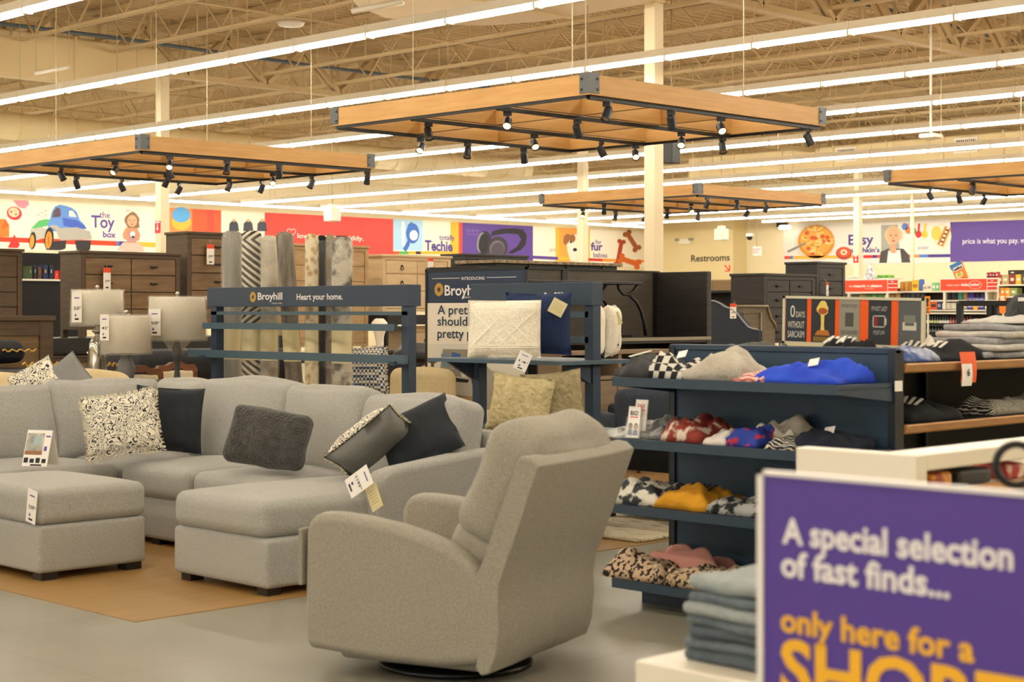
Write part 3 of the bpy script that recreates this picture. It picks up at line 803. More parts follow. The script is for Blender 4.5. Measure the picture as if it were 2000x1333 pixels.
# ================================================================ navy pegboard shelf unit with clothes
m_peg = mat('navy_pegboard', '#2c4359', 0.5, '#151f29', tex='voronoi', scale=39.4, lo=.10, hi=.16)
def make_pegs(m):
    nt = m.node_tree; N, L = nt.nodes, nt.links
    v = [n for n in N if n.type == 'TEX_VORONOI'][0]; v.inputs['Randomness'].default_value = 0.0
    rp = [n for n in N if n.type == 'VALTORGB'][0]
    a, b = tuple(rp.color_ramp.elements[0].color), tuple(rp.color_ramp.elements[1].color)
    rp.color_ramp.elements[0].color, rp.color_ramp.elements[1].color = b, a
make_pegs(m_peg)
m_navy_steel = mat('navy_powder_coat', '#273a50', 0.42)
m_navy_edge = mat('navy_shelf_edge', '#2d3f51', 0.38)
m_slot = mat('slotted_navy_upright', '#1b2733', 0.5, '#07090c', tex='brick', scale=14, lo=.2, hi=.7)
m_shelf_wood = mat('oak_shelf_edge', '#b07f4c', 0.45, '#c1915c', scale=3, stretch=(2, 14, 14), lo=.3, hi=.7)
m_black_panel_shade = mat('black_panel_and_shade', '#06070a', 0.6)  # black panels; near-black also paints in the deep shade inside the oak-fronted shelves
GU, GV0, GV1 = 6.90, 4.30, 5.69
gon = thing('shelf_unit', 'navy pegboard end shelf unit stacked with folded clothes, beside the recliner', 'shelf unit', (GU, GV0, 0))
MB(m_peg).box((GU - .012, GV0 + .04, .06), (GU + .012, GV1 - .04, 1.315)).build('pegboard', gon)
MB(m_navy_steel).box((GU - .02, GV0, 1.315), (GU + .03, GV1, 1.347)).build('top_rail', gon, bevel=.006)
for v in (GV0, GV1 - .04):
    MB(m_slot).box((GU - .025, v, 0), (GU + .05, v + .04, 1.335)).build('upright', gon)
for z in (.145, .527, .865, 1.18):
    mb = MB(m_navy_steel)
    mb.box((6.42, GV0 + .01, z - .022), (GU - .02, GV1 - .01, z))
    mb.use(m_navy_edge).box((6.405, GV0 + .01, z - .042), (6.42, GV1 - .01, z + .004))
    for v in (GV0 + .01, GV1 - .035): mb.use(m_navy_steel).prism([(6.42, z - .042), (GU - .02, z - .09), (GU - .02, z - .02), (6.42, z - .02)], 1, v, v + .025)
    mb.build('shelf', gon)
MB(m_paper).box((GU - .03, GV0 - .003, 1.14), (GU + .035, GV0 - .001, 1.19)).build('shelf_label', gon)
MB(m_navy_steel).box((6.62, GV0 + .03, 0), (GU - .01, GV1 - .03, .10)).build('kick_plate', gon)
# long run behind the end unit: oak fronted shelves, inner shade put into the near-black boards
run = thing('shelf_run', 'long double-sided store shelf with oak fronts behind the navy end unit', 'shelf unit', (9.2, 4.99, 0))
for z in (.15, .60, .955, 1.25):
    mb = MB(m_black_panel_shade)
    mb.box((GU + .06, GV0 + .015, z), (11.3, GV1, z + .02))
    mb.build('shelf_board', run)
    pr = [(GV0 + .012, z - .026), (GV0 + .002, z - .018), (GV0 - .012, z + .014), (GV0 - .006, z + .0205), (GV0 + .012, z + .0205)]
    MB(m_shelf_wood).prism(pr, 0, GU + .065, 11.3).build('oak_front', run)
MB(m_black_panel_shade).box((GU + .06, 4.97, .02), (11.3, 5.01, 1.25)).build('centre_panel', run)
MB(m_black_panel_shade).box((GU + .055, GV0 + .02, 0), (GU + .075, GV1, 1.27)).build('end_panel', run)
for u in (8.2, 9.5, 10.8): MB(m_slot).box((u, 4.93, .02), (u + .03, 4.97, 1.25)).build('upright', run)
MB(m_black_panel_shade).box((11.3, GV0 + .02, 0), (11.33, GV1, 1.27)).build('end_panel', run)

# ---- garments
G = {
 'charcoal': mat('charcoal_jersey', '#3a3b3d', .95, '#4c4d4e', scale=9, bump=.2, bscale=60),
 'check': mat('black_white_check_jersey', '#d7d3c8', .95, '#25262a', tex='checker', scale=26),
 'greige': mat('greige_sweatshirt', '#b2aa9c', .95, '#c5beb0', scale=7, bump=.3, bscale=50),
 'pinkstripe': mat('pink_white_print', '#e6c7bd', .95, '#c46a60', tex='wave', scale=18, lo=.5, hi=.7, dist=2),
 'royal': mat('royal_blue_jersey', '#1d3fc0', .9, '#2b52d6', scale=6, bump=.2, bscale=50),
 'silver': mat('clear_wrapped_grey_cloth', '#8f9090', .3, '#c9cac6', scale=14, lo=.4, hi=.7, detail=5, bump=.5, bscale=30),
 'rust': mat('rust_red_print', '#8c3428', .8, '#d8c9b8', scale=16, lo=.52, hi=.62, detail=4),
 'whitered': mat('white_red_print', '#ddd6cf', .85, '#b9403c', scale=12, lo=.6, hi=.68),
 'bluered': mat('blue_red_print', '#2a3f9c', .85, '#c22f38', tex='noise', scale=14, lo=.55, hi=.62, detail=2),
 'oat': mat('oatmeal_jersey', '#c9c1b2', .95, '#d8d1c4', scale=8, bump=.2, bscale=60),
 'zebra': mat('black_cream_streak_print', '#1d1f24', .9, '#cfcabb', tex='wave', scale=22, lo=.6, hi=.75, dist=6, detail=3),
 'inknavy': mat('ink_navy_jersey', '#171b27', .95, '#20263a', scale=8),
 'leaf': mat('cream_charcoal_leaf_print', '#d9d4c6', .95, '#3d4046', scale=13, lo=.50, hi=.56, detail=3),
 'mustard': mat('mustard_jersey', '#d79a25', .95, '#bf8418', scale=8, bump=.2, bscale=60),
 'greyleaf': mat('grey_black_leaf_print', '#a4a5a3', .95, '#1d1e21', tex='noise', scale=17, lo=.48, hi=.54, detail=3),
 'leopard': mat('pink_leopard_print', '#c4aa8e', .95, '#2b221e', scale=42, lo=.50, hi=.56, detail=2),
 'leopard2': mat('tan_leopard_print', '#bfa688', .95, '#332721', scale=46, lo=.50, hi=.56, detail=2),
 'pink': mat('dusty_pink_jersey', '#d69a90', .95),
 'black': mat('black_jersey', '#15171b', .95, '#1d2025', scale=8),
 'tiedye': mat('blue_tie_dye_jersey', '#41598f', .95, '#b6bcd0', scale=9, lo=.45, hi=.65, detail=3),
 'lightgrey': mat('light_grey_marl_jersey', '#b5b3ad', .95, '#c6c4bd', scale=30),
 'midgrey': mat('mid_grey_marl_jersey', '#8d9096', .95, '#9fa2a6', scale=30),
 'denimgrey': mat('grey_denim', '#5b646c', .95, '#6c767c', scale=40, bump=.2, bscale=200),
 'denimpale': mat('pale_grey_denim', '#8d9596', .95, '#9ca3a2', scale=40, bump=.2, bscale=200),
 'denimdark': mat('slate_denim', '#4a535b', .95, '#565f66', scale=40, bump=.2, bscale=200),
 'green': mat('dark_olive_grey_jersey', '#4a4e49', .95, '#5a5d57', scale=8, bump=.2),
}
def garment(label, key, x, y, z, w, d, h, seed, rz=0, extra=None, kind='heap', group='clothes on the navy shelves'):
    root = thing('folded_shirt' if kind != 'heap' else 'folded_garment', label, 'garment', (x, y, z), rz, group)
    if kind == 'heap': MB(G[key]).heap(d, w, h, seed, T(0, 0, .002)).build('cloth', root, world=False)
    else: MB(G[key]).puff((0, 0, h / 2 + .001), (d, w, h), h * .48, 9, (0, 0, .005), .010, 7, seed).build('cloth', root, world=False)
    if extra == 'tag':
        MB(m_paper).box((-.03, -.02, 0), (.03, .03, .002), T(-d * .18, -w * .12, h * .95) @ RY(-35) @ RZ(20)).build('swing_tag', root, world=False)
    elif extra == 'stripes':
        mb = MB(G['black'])
        for k in range(5): mb.box((-.05, -.006, -.002), (.02, .006, .003), T(-d * .05, -w * .3 + k * .035, h * .93) @ RX(8) @ RY(-20))
        mb.build('printed_stripes', root, world=False)
    elif extra == 'letters':
        mb = MB(flat('#d8d5cb'))
        for k in range(7): mb.box((-.035, -.009, 0), (.025, .009, .003), T(-d * .22, -w * .36 + k * w * .11, h * .82 + .004 * (k % 3)) @ RY(-30) @ RZ(12 * (k % 3 - 1)))
        mb.build('printed_letters', root, world=False)
    elif extra == 'band':
        MB(flat('#d8d5cb')).box((-.10, -.012, 0), (.03, .012, .003), T(-d * .1, w * .05, h * .98) @ RY(-14) @ RZ(-20)).build('printed_band', root, world=False)
    return root
def gs(label, key, px0, px1, z, h, seed, u=6.64, d=.36, **k):
    v1, v0 = on_u(px0, 700, u).y, on_u(px1, 700, u).y
    return garment(label, key, u, (v0 + v1) / 2, z + .001, v1 - v0, d, h, seed, **k)
gs('charcoal folded garment with a pale stripe at the far end of the top navy shelf', 'charcoal', 1238, 1312, 1.18, .13, 1, extra='band')
gs('black and white checked garment on the top navy shelf', 'check', 1305, 1378, 1.18, .13, 2, extra='tag')
gs('greige crumpled sweatshirt, the tallest heap on the top navy shelf', 'greige', 1368, 1490, 1.18, .155, 3)
gs('pink and white printed shirt lying flat beside the royal blue one', 'pinkstripe', 1455, 1515, 1.18, .05, 4, u=6.55, d=.2)
gs('royal blue shirt spread on the near end of the top navy shelf', 'royal', 1505, 1672, 1.18, .105, 5, extra='tag')
gs('clear-wrapped grey cloth at the far end of the second navy shelf', 'silver', 1215, 1282, .865, .07, 6)
gs('second clear-wrapped grey cloth, behind the leaflet holder', 'silver', 1280, 1335, .865, .11, 7, u=6.7)
gs('rust red printed garment on the second navy shelf', 'rust', 1328, 1412, .865, .135, 8)
gs('white and red printed shirt on the second navy shelf', 'whitered', 1398, 1448, .865, .075, 9, u=6.56, d=.26)
gs('blue shirt with red print on the second navy shelf', 'bluered', 1440, 1510, .865, .11, 10, u=6.58, d=.28)
gs('oatmeal shirt fanned behind the blue and red one on the second navy shelf', 'oat', 1470, 1580, .865, .13, 11, u=6.74, d=.26)
gs('black and cream streaked garment on the second navy shelf', 'zebra', 1515, 1580, .865, .06, 12, u=6.54, d=.22)
gs('ink navy garment at the near end of the second navy shelf', 'inknavy', 1582, 1672, .865, .10, 13, extra='tag')
gs('cream garment with charcoal leaf print on the third navy shelf', 'leaf', 1220, 1325, .527, .13, 14)
gs('mustard yellow shirt with black stripes on the third navy shelf', 'mustard', 1318, 1420, .527, .12, 15, extra='stripes')
gs('grey and black leaf-print garment on the third navy shelf, partly behind the purple sign', 'greyleaf', 1416, 1520, .527, .10, 16)
gs('pink leopard-print garment on the far end of the bottom navy shelf', 'leopard', 1205, 1325, .147, .13, 17, u=6.56, d=.28)
gs('dusty pink garment folded behind the leopard prints on the bottom navy shelf', 'pink', 1275, 1420, .147, .16, 19, u=6.76, d=.2)
gs('tan and pink leopard-print garment on the bottom navy shelf behind the grey jeans', 'leopard2', 1322, 1455, .147, .12, 18, u=6.56, d=.28)
# top deck
ZT = 1.285
garment('olive grey garment lying on top of the navy unit left of the framed poster', 'green', 7.2, 5.34, 1.272, .46, .42, .115, 21, group='clothes on the oak-fronted shelves')
garment('blue tie-dye shirt on the oak-fronted top shelf', 'tiedye', 7.22, 4.50, 1.272, .30, .34, .085, 22, group='clothes on the oak-fronted shelves')
garment('black shirt with white lettering on the front of the oak-fronted top shelf', 'black', 7.62, 4.52, 1.272, .34, .62, .10, 23, extra='letters', group='clothes on the oak-fronted shelves')
garment('black shirt with white lettering leaning against the framed poster', 'black', 7.2, 4.78, 1.272, .22, .36, .125, 24, extra='letters', group='clothes on the oak-fronted shelves')
garment('crumpled pale grey printed shirt in front of the grey stack', 'leaf', 7.95, 4.66, 1.272, .22, .34, .13, 25, group='clothes on the oak-fronted shelves')
for k in range(5):
    garment('%s shirt up in the tall grey stack on the oak-fronted top shelf' % ordn(k), ('midgrey', 'lightgrey', 'midgrey', 'lightgrey', 'midgrey', 'lightgrey')[k], 7.80 + .06 * k + (.98 - .07 * k) / 2, 4.53 + .012 * ((k * 7) % 3), 1.2725 + .036 * k, .40 + .02 * (k % 2), .98 - .07 * k, .034, 30 + k, rz=2 * ((k * 5) % 3 - 1), kind='fold', group='stack of grey shirts')
garment('dark folded shirt on the second oak-fronted shelf, next to the navy unit', 'black', 7.35, 4.52, .977, .36, .5, .12, 41, extra='letters', group='clothes on the oak-fronted shelves')
garment('black and cream shirt further along the second oak-fronted shelf', 'zebra', 8.15, 4.52, .977, .34, .5, .10, 42, group='clothes on the oak-fronted shelves')
garment('grey shirt at the cut-off end of the second oak-fronted shelf', 'lightgrey', 8.75, 4.50, .977, .36, .5, .11, 43, group='clothes on the oak-fronted shelves')
garment('light grey shirt with a dark print draped over the tall grey stack', 'lightgrey', 8.52, 4.53, 1.455, .38, .66, .05, 37, group='stack of grey shirts')
# framed poster strip on the top
pf0, pf1 = on_u(1529, 600, 7.5), on_u(1805, 600, 7.5)
root = thing('framed_poster', 'cream-framed strip of five dark T-shirt designs standing on top of the shelf unit', 'poster', (7.5, (pf0.y + pf1.y) / 2, 1.272))
W = pf0.y - pf1.y; H = .262; F = FU(7.5, pf0.y, 1.345) @ RZ(-1.2)
MB(m_cream_card).box((-.01, -.075, -.03), (W + .01, 0, .01), F).build('base_rail', root)
mb = MB(mat('cream_wood_frame', '#cfc6ae', .5))
for a, b in (((0, 0), (W, .014)), ((0, H - .014), (W, H)), ((0, 0), (.016, H)), ((W - .016, 0), (W, H))): mb.box((*a, -.012), (*b, .008), F)
mb.build('frame', root)
mb = MB(m_orange); mb.use(flat('#e8590c')); mb.box((.012, .01, -.008), (W - .012, H - .01, 0), F); mb.build('backing', root)
cols = ['#232d3b', '#24262d', '#8d8a7e', '#262930', '#55585a']; xs = [.02, .185, .365, .545, .725]; ws = [.135, .15, .125, .135, .135]
sc = W / .878
for k in range(5):
    x0, x1 = xs[k] * sc, min((xs[k] + ws[k]) * sc, W - .014); cx = (x0 + x1) / 2; w = x1 - x0
    mb = MB(flat(cols[k])); mb.box((x0, .014, 0), (x1, H - .014, .003), F)
    if k == 0:
        mb.use(flat('#d6d2c6')); mb.text('0', F, x0 + w * .22, x0 + w * .44, H * .56, H * .24, .004); mb.text('DAYS', F, x0 + w * .5, x0 + w * .92, H * .56, H * .12, .004)
        mb.text('WITHOUT', F, x0 + w * .1, x0 + w * .9, H * .34, H * .13, .004); mb.text('SARCASM', F, x0 + w * .1, x0 + w * .9, H * .14, H * .13, .004)
    elif k == 1:
        mb.use(flat('#e3c765')); mb.add([(cx + .036 * math.cos(a * .4) * (1 + .2 * math.sin(a * 5)), H * .76 + .04 * math.sin(a * .4), .004) for a in range(16)], [tuple(range(16))], F)
        mb.use(flat('#a8501e')); mb.add([(cx + .03 * math.cos(a * .63), H * .70 + .018 * math.sin(a * .63), .0045) for a in range(10)], [tuple(range(10))], F)
        mb.use(flat('#e3c765')); mb.plate([(cx - .016, H * .24), (cx + .016, H * .24), (cx + .009, H * .42), (cx + .012, H * .62), (cx - .012, H * .62), (cx - .009, H * .42)], F, .005)
        mb.use(flat('#b56a22')); mb.plate([(cx - .05, H * .2), (cx + .05, H * .2), (cx + .035, H * .31), (cx - .03, H * .3)], F, .0055)
        mb.use(flat('#7d6426')); mb.box((x0 + w * .1, .02, .003), (x1 - w * .1, H * .17, .004), F)
    elif k == 2:
        mb.use(flat('#4b4a46')); mb.text("I'M NOT OLD", F, x0 + w * .12, x0 + w * .88, H * .78, H * .07, .004)
        mb.box((cx - .025, H * .40, .003), (cx + .025, H * .68, .0045), F); mb.text('OLD FASHIONED', F, x0 + w * .08, x0 + w * .92, H * .24, H * .08, .004); mb.text('FINE', F, x0 + w * .38, x0 + w * .62, H * .12, H * .06, .004)
    elif k == 3:
        mb.use(flat('#bab6ac')); mb.text("I'M NOT LAZY", F, x0 + w * .14, x0 + w * .84, H * .73, H * .09, .004)
        y0, y1 = H * .40, H * .64
        for a, b in (((x0 + w * .2, y0), (x0 + w * .76, y0 + .006)), ((x0 + w * .2, y1 - .006), (x0 + w * .76, y1)), ((x0 + w * .2, y0), (x0 + w * .24, y1)), ((x0 + w * .72, y0), (x0 + w * .76, y1)), ((x0 + w * .76, y0 + .015), (x0 + w * .82, y1 - .015))): mb.box((*a, .003), (*b, .0045), F)
        mb.use(flat('#7c2323')); mb.box((x0 + w * .26, y0 + .008, .003), (x0 + w * .44, y1 - .008, .0045), F); mb.use(flat('#bab6ac')); mb.text("I'M JUST LOW", F, x0 + w * .24, x0 + w * .74, H * .26, H * .08, .004)
    else:
        mb.use(flat('#77776f')); mb.box((x0 + w * .25, H * .5, .003), (x1 - w * .25, H * .66, .004), F)
        mb.use(flat('#c4c0ae')); mb.plate([(x0 + w * .2, H * .36), (x1 - w * .2, H * .36), (x1 - w * .2, H * .52), (x1 - w * .3, H * .52), (x1 - w * .3, H * .45), (x0 + w * .3, H * .45), (x0 + w * .3, H * .52), (x0 + w * .2, H * .52)], F, .0045)
    mb.build('design_panel', root)
# hanging orange sale tag on the oak front
p = on_v(1888, 713, GV0 - .02)
root = thing('price_tag', 'curled orange and white sale tag hanging from the oak-fronted top shelf', 'price tag', (p.x, p.y, p.z + .06))
def curl(mb, x0, x1, F, z):
    vs = []; n = 8; H0 = .155
    for i in range(n + 1):
        y = .065 - H0 * i / n; c = .012 * math.sin(i / n * 2.6)
        vs += [F @ Vector((x0, y, z + c)), F @ Vector((x1, y, z + c))]
    mb.add(vs, [(2 * i, 2 * i + 1, 2 * i + 3, 2 * i + 2) for i in range(n)]); return mb
F = FV(p.x, GV0 - .022, p.z)
curl(MB(flat('#e85a17')), -.075, .075, F, .0).build('card', root)
mb = MB(m_paper); curl(mb, -.07, .03, F @ T(0, -.015, 0), .002); mb.build('price_panel', root)
mb = MB(m_ink); mb.text('6', F @ T(-.015, -.055, .016) @ RZ(0), -.012, .014, 0, .035, .002, .02); mb.build('price', root)
# leaflet holder on the second navy shelf
p = on_u(1243, 840, 6.47); v = p.y
m_acr = mat('clear_acrylic', '#f4f6f6', .05, alpha=.16)
root = thing('leaflet_holder', 'clear acrylic holder with white leaflets on the second navy shelf', 'leaflet holder', (6.47, v, .866))
F = FU(6.44, v, .870) @ RX(-9)
mb = MB(m_acr); mb.box((-.052, 0, -.045), (.052, .004, .006), F); mb.box((-.052, .004, .004), (.052, .075, .006), F); mb.box((-.052, .004, -.045), (-.050, .11, .004), F); mb.box((.050, .004, -.045), (.052, .11, .004), F)
mb.build('stand', root)
for (nm, dx, dy, dz, ttl, col) in (('rear_leaflet', .012, .045, -.03, 'EASY', '#d3202a'), ('front_leaflet', -.008, .006, -.004, 'BIG!', '#1d1c1e')):
    mb = MB(m_paper); A = F @ T(dx, dy, dz)
    mb.box((-.04, 0, -.006), (.04, .16, 0), A); mb.use(flat(col)); mb.text(ttl, A, -.026, .026, .115, .022, .001, .02)
    mb.use(flat('#d3202a')); mb.box((-.026, .103, 0), (.026, .108, .001), A)
    if 'front' in nm:
        for x, c, hc in ((-.018, '#8d5a43', '#33241d'), (.018, '#b0785a', '#3b2419')):
            mb.use(flat(hc)); mb.add([(x + .014 * math.cos(a), .058 + .017 * math.sin(a), .0008) for a in [q * .628 for q in range(10)]], [tuple(range(10))], A)
            mb.use(flat(c)); mb.add([(x + .011 * math.cos(a), .052 + .014 * math.sin(a), .0012) for a in [q * .628 for q in range(10)]], [tuple(range(10))], A)
            mb.use(flat('#4a5b80')); mb.plate([(x - .018, .012), (x + .018, .012), (x + .012, .04), (x - .012, .04)], A, .0010)
    mb.build(nm, root)

# ================================================================ foreground: purple sign, white table with jeans, white fixture
m_purple = mat('purple_sign_print', '#4f3791', 0.5)
m_yellow = mat('yellow_sign_print', '#eeb322', 0.55)
m_sheet = mat('white_sign_print', '#e9e4e6', 0.55)
SU, SV = 2.435, 1.807
root = thing('purple_sign', 'tall purple store sign with white and yellow lettering close to the camera', 'sign', (SU + .02, 1.53, 0))
F = FU(SU, SV, 1.2345 - .711)
mb = MB(m_purple); mb.box((.012, 0, -.006), (.56, .703, 0), F); mb.build('panel', root)
mb = MB(mat('clear_sleeve_edge', '#e6e1dc', .3)); mb.box((0, -.01, -.012), (.013, .711, .004), F); mb.box((0, .703, -.012), (.57, .711, .004), F); mb.box((.56, -.01, -.012), (.57, .711, .004), F); mb.box((0, -.012, -.012), (.57, 0, .004), F); mb.build('sleeve_edge', root)
def sx(px): return SV - on_u(px, 1000, SU).y
def sy(px, py): return on_u(px, py, SU).z - (1.2345 - .711)
mb = MB(m_sheet)
mb.text('A special selection', F, sx(1529), sx(1980), sy(1529, 1060), .043, .002, .028)
mb.text('of fast finds...', F, sx(1527), sx(1856), sy(1527, 1124), .043, .002, .028)
mb.use(m_yellow)
mb.text('only here for a', F, sx(1526), sx(1904), sy(1526, 1232), .041, .002, .028)
mb.text('SHORT', F, sx(1526), sx(2010), sy(1526, 1352), .093, .002, .03)
mb.build('lettering', root)
MB(m_blk).box((SU + .012, 1.50, .02), (SU + .032, 1.56, 1.0)).build('pole', root)
MB(m_blk).box((SU - .13, 1.36, 0), (SU + .19, 1.70, .02)).build('foot_plate', root)
m_lam = mat('white_laminate', '#e6dece', 0.35)
tb = thing('display_table', 'white square display table in the lower foreground carrying grey jeans', 'table', (3.45, 2.2, 0))
MB(m_lam).box((3.036, 1.75, .62), (3.95, 2.62, .681)).build('top', tb, bevel=.006)
MB(m_lam).box((3.09, 1.80, .02), (3.90, 2.57, .62)).build('body', tb, bevel=.004)
MB(m_blk).box((3.14, 1.85, 0), (3.85, 2.52, .02)).build('plinth', tb)
for k in range(7):
    key = ('denimdark', 'denimgrey', 'denimdark', 'denimgrey', 'denimpale', 'denimgrey', 'denimpale')[k]
    garment('%s pair of folded jeans up in the grey stack on the white table' % ordn(k), key, 3.30 + .006 * ((k * 3) % 4), 2.37 + .007 * ((k * 5) % 3), .6815 + .0275 * k, .33 + .008 * (k % 2), .36, .0265 if k < 6 else .034, 50 + k, rz=2 * ((k * 7) % 3 - 1), kind='fold', group='stack of grey jeans')
fx = thing('merchandise_fixture', 'white framed shelf fixture at the right edge behind the purple sign', 'shelf unit', (5.2, 2.75, 0))
V0, V1 = 2.676, 2.815
MB(m_lam).box((4.396, V0, 0), (4.46, V1 + .3, 1.087)).build('end_panel', fx, bevel=.006)
MB(m_lam).box((4.46, V0, 1.035), (6.4, V1, 1.087)).build('top_beam', fx, bevel=.006)
MB(m_lam).box((6.4, V0, 0), (6.46, V1 + .3, 1.087)).build('end_panel', fx, bevel=.006)
MB(m_lam).box((4.46, V0 + .005, .945), (6.4, V1 + .3, .965)).build('shelf', fx)
MB(m_shelf_wood).box((4.46, V0 - .01, .940), (6.4, V0 + .004, .972)).build('shelf_edge', fx)
MB(m_black_panel_shade).box((4.46, V1 + .28, .05), (6.4, V1 + .3, 1.03)).build('back_panel', fx)
MB(m_lam).box((4.46, V0 + .005, .4), (6.4, V1 + .28, .42)).build('shelf', fx)
m_ember = mat('orange_red_wrapper', '#a13a1a', .4, '#d99a3a', scale=16, lo=.5, hi=.62)
m_rib = mat('black_ribbed_pack', '#17181c', .4, '#33363b', tex='wave', scale=40)
for i, (u, w, m, lab) in enumerate(((4.60, .12, m_ember, 'orange and red pack on the white fixture shelf'), (4.80, .2, m_rib, 'black ribbed pack on the white fixture shelf'), (5.08, .14, mat('red_cream_pack', '#a32b2b', .5, '#d8c9b5', scale=12, lo=.5, hi=.6), 'red and cream pack on the white fixture shelf'))):
    tag(MB(m).puff((u, V0 + .1, .992), (w, .14, .05), .012, 4, (0, 0, .006), .004, 9, i).build('retail_pack', loc=(u, V0 + .1, .966)), lab, 'pack', 'packs on the white fixture')
# black rail with ring hook at the right edge
A = PT(1945, 905, 3.55)
root = thing('garment_rail', 'black garment rail with a ring end cut by the right edge of the picture', 'clothes rail', (3.62, 1.75, 0))
c = PT(1985, 908, 3.55); rgt = Vector((1, -1, 0)) / R2
ring = [c + rgt * (.044 * math.cos(t)) + Vector((0, 0, .044 * math.sin(t))) for t in [math.radians(a) for a in range(40, 331, 15)]]
MB(m_blk).tube(ring, .0085, 8).build('ring_end', root)
e = ring[-1]
MB(m_blk).tube([e, e + rgt * .05 + Vector((0, 0, -.005)), e + rgt * .40], .009, 8).build('rail', root)
q = e + rgt * .40
MB(m_blk).tube([(q.x, q.y, q.z), (q.x, q.y, .02)], .012, 8).build('post', root)
MB(m_blk).box((q.x - .2, q.y - .2, 0), (q.x + .2, q.y + .2, .02)).build('foot_plate', root)
# ================================================================ navy slat racks, rugs, pillows, lamps
m_slat = mat('slate_blue_slat', '#455c6b', 0.45)
m_rack = mat('navy_rack_paint', '#2c3d52', 0.45)
m_gold = mat('gold_print', '#d3a94e', 0.5)
def sunburst(mb, M, r, z=.003):
    for k in range(18):
        a = k * math.pi / 9; b = a + .28
        mb.plate([(r * .22 * math.cos(a), r * .22 * math.sin(a)), (r * .95 * math.cos(a - .02), r * .95 * math.sin(a - .02)), (r * math.cos(b - .12), r * math.sin(b - .12)), (r * .7 * math.cos(b), r * .7 * math.sin(b))], M, z)
RU = 8.2
rack = thing('slat_rack', 'wide navy slatted rack with a lettered header board standing behind the sofa', 'display rack', (RU, 10.6, 0), 0, 'navy slatted racks')
va, vb = 9.293, 11.88
MB(m_rack).box((RU, va, 1.56), (RU + .13, vb, 1.722)).build('header_board', rack, bevel=.004)
F = FU(RU, vb, 0)
def rx(px): return vb - on_u(px, 600, RU).y
mb = MB(m_gold); sunburst(mb, F @ T(rx(494.5), 1.640, 0), .045)
mb.use(m_sheet); mb.text('Broyhill', F, rx(504), rx(552), 1.618, .056, .003, .02); mb.text('SINCE 1905', F, rx(531), rx(551), 1.582, .011, .003, .0)
mb.text('Heart your home.', F, rx(580), rx(670), 1.615, .046, .003, .02)
mb.build('lettering', rack)
for (z, h, a, b, uu) in ((1.507, .028, va + .02, vb - .02, RU + .01), (1.40, .052, va + .1, vb + .0, RU - .05), (1.165, .062, va - .07, vb + .15, RU - .10)):
    MB(m_slat).box((uu, a, z - h / 2), (uu + .035, b, z + h / 2)).build('slat', rack)
for (a, b) in ((va + .005, va + .085), (vb - .12, vb - .04)):
    MB(m_rack).box((RU + .01, a, .03), (RU + .085, b, 1.56)).build('post', rack)
    MB(m_rack).box((RU - .12, a + .01, 1.12), (RU + .01, b - .01, 1.15)).build('arm', rack)
    MB(m_rack).box((RU - .22, a, 0), (RU + .2, b, .05)).build('foot', rack)
# second rack with pillows
PK = thing('slat_rack', 'narrow navy rack with pillow shelves between the sofa and the navy shelf unit', 'display rack', (RU, 8.0, 0), 0, 'navy slatted racks')
MB(m_rack).box((RU, 7.45, 1.56), (RU + .11, 8.62, 1.717)).build('header_board', PK, bevel=.004)
mb = MB(m_sheet); F2 = FU(RU, 8.62, 0)
for k in range(4): mb.box(((.735 if k == 0 else .80 + .03 * k), 1.63, 0), ((.735 if k == 0 else .80 + .03 * k) + .02, 1.65, .003), F2)
mb.build('lettering', PK)
for (a, b) in ((7.455, 7.53), (8.55, 8.62)):
    MB(m_rack).box((RU + .02, a, .03), (RU + .095, b, 1.56)).build('post', PK)
    MB(m_rack).box((RU - .36, a, .015), (RU + .08, b, .07)).build('foot', PK)
for z in (1.195, .72):
    MB(m_slat).box((7.84 if z > 1 else 7.42, 7.40, z - .025), (8.58, 8.68, z)).build('shelf', PK)
    for (a, b) in ((7.46, 7.49), (8.58, 8.61)): MB(m_rack).prism([(7.95, z - .027), (8.2, z - .16), (8.2, z - .027)], 1, a, b).build('shelf_bracket', PK)
for z in (1.50, 1.33):
    MB(m_slat).box((RU + .02, 7.5, z - .02), (RU + .05, 8.6, z + .02)).build('slat', PK)
MB(m_blk).tube([(7.9, 7.49, .0), (7.9, 7.49, .016)], .02, 10).build('caster', PK)
m_ivory = mat('ivory_woven_cotton', '#f4eddd', .95, '#e8dfcb', tex='noise', scale=60, bump=.4, bscale=70)
m_ivory2 = mat('ivory_pillow_cotton', '#f2eada', .95, bump=.3, bscale=40)
m_indigo = mat('indigo_knit', '#1c2a4c', .95, '#22345c', tex='wave', scale=26, bump=.4, bscale=80)
m_knit = mat('cream_cable_knit', '#cdbf96', .95, '#b7a87e', tex='noise', scale=26, bump=1.0, bscale=40)
lum = throw('throw_pillow', 'ivory lumbar pillow with a raised diamond weave on the pillow rack', PT(985, 643, 10.72), .475, .375, .15, -50, 6, 0, m_ivory, None, 71, dent=.02)
p = PT(985, 643, 10.72); M = T(*p) @ RZ(-50) @ RX(84)
mb = MB(mat('raised_ivory_cord', '#fbf6ea', .95))
def zp(x, y): return .075 * max(0, 1 - (x / .2375) ** 4) ** .55 * max(0, 1 - (y / .1875) ** 4) ** .55 + .003
def cord(x0, y0, x1, y1, r=.0042):
    mb.tube([M @ Vector((x0 + (x1 - x0) * i / 8, y0 + (y1 - y0) * i / 8, zp(x0 + (x1 - x0) * i / 8, y0 + (y1 - y0) * i / 8))) for i in range(9)], r, 4, cap=False)
for y in (.125, .112, -.125, -.112): cord(-.225, y, .225, y)
for k in range(-5, 6):
    for sg in (1, -1):
        pts = []
        x0 = k * .09
        t0, t1 = -.105, .105
        a, b = x0 + sg * t0, x0 + sg * t1
        if max(abs(a), abs(b)) < .225: cord(a, t0, b, t1)
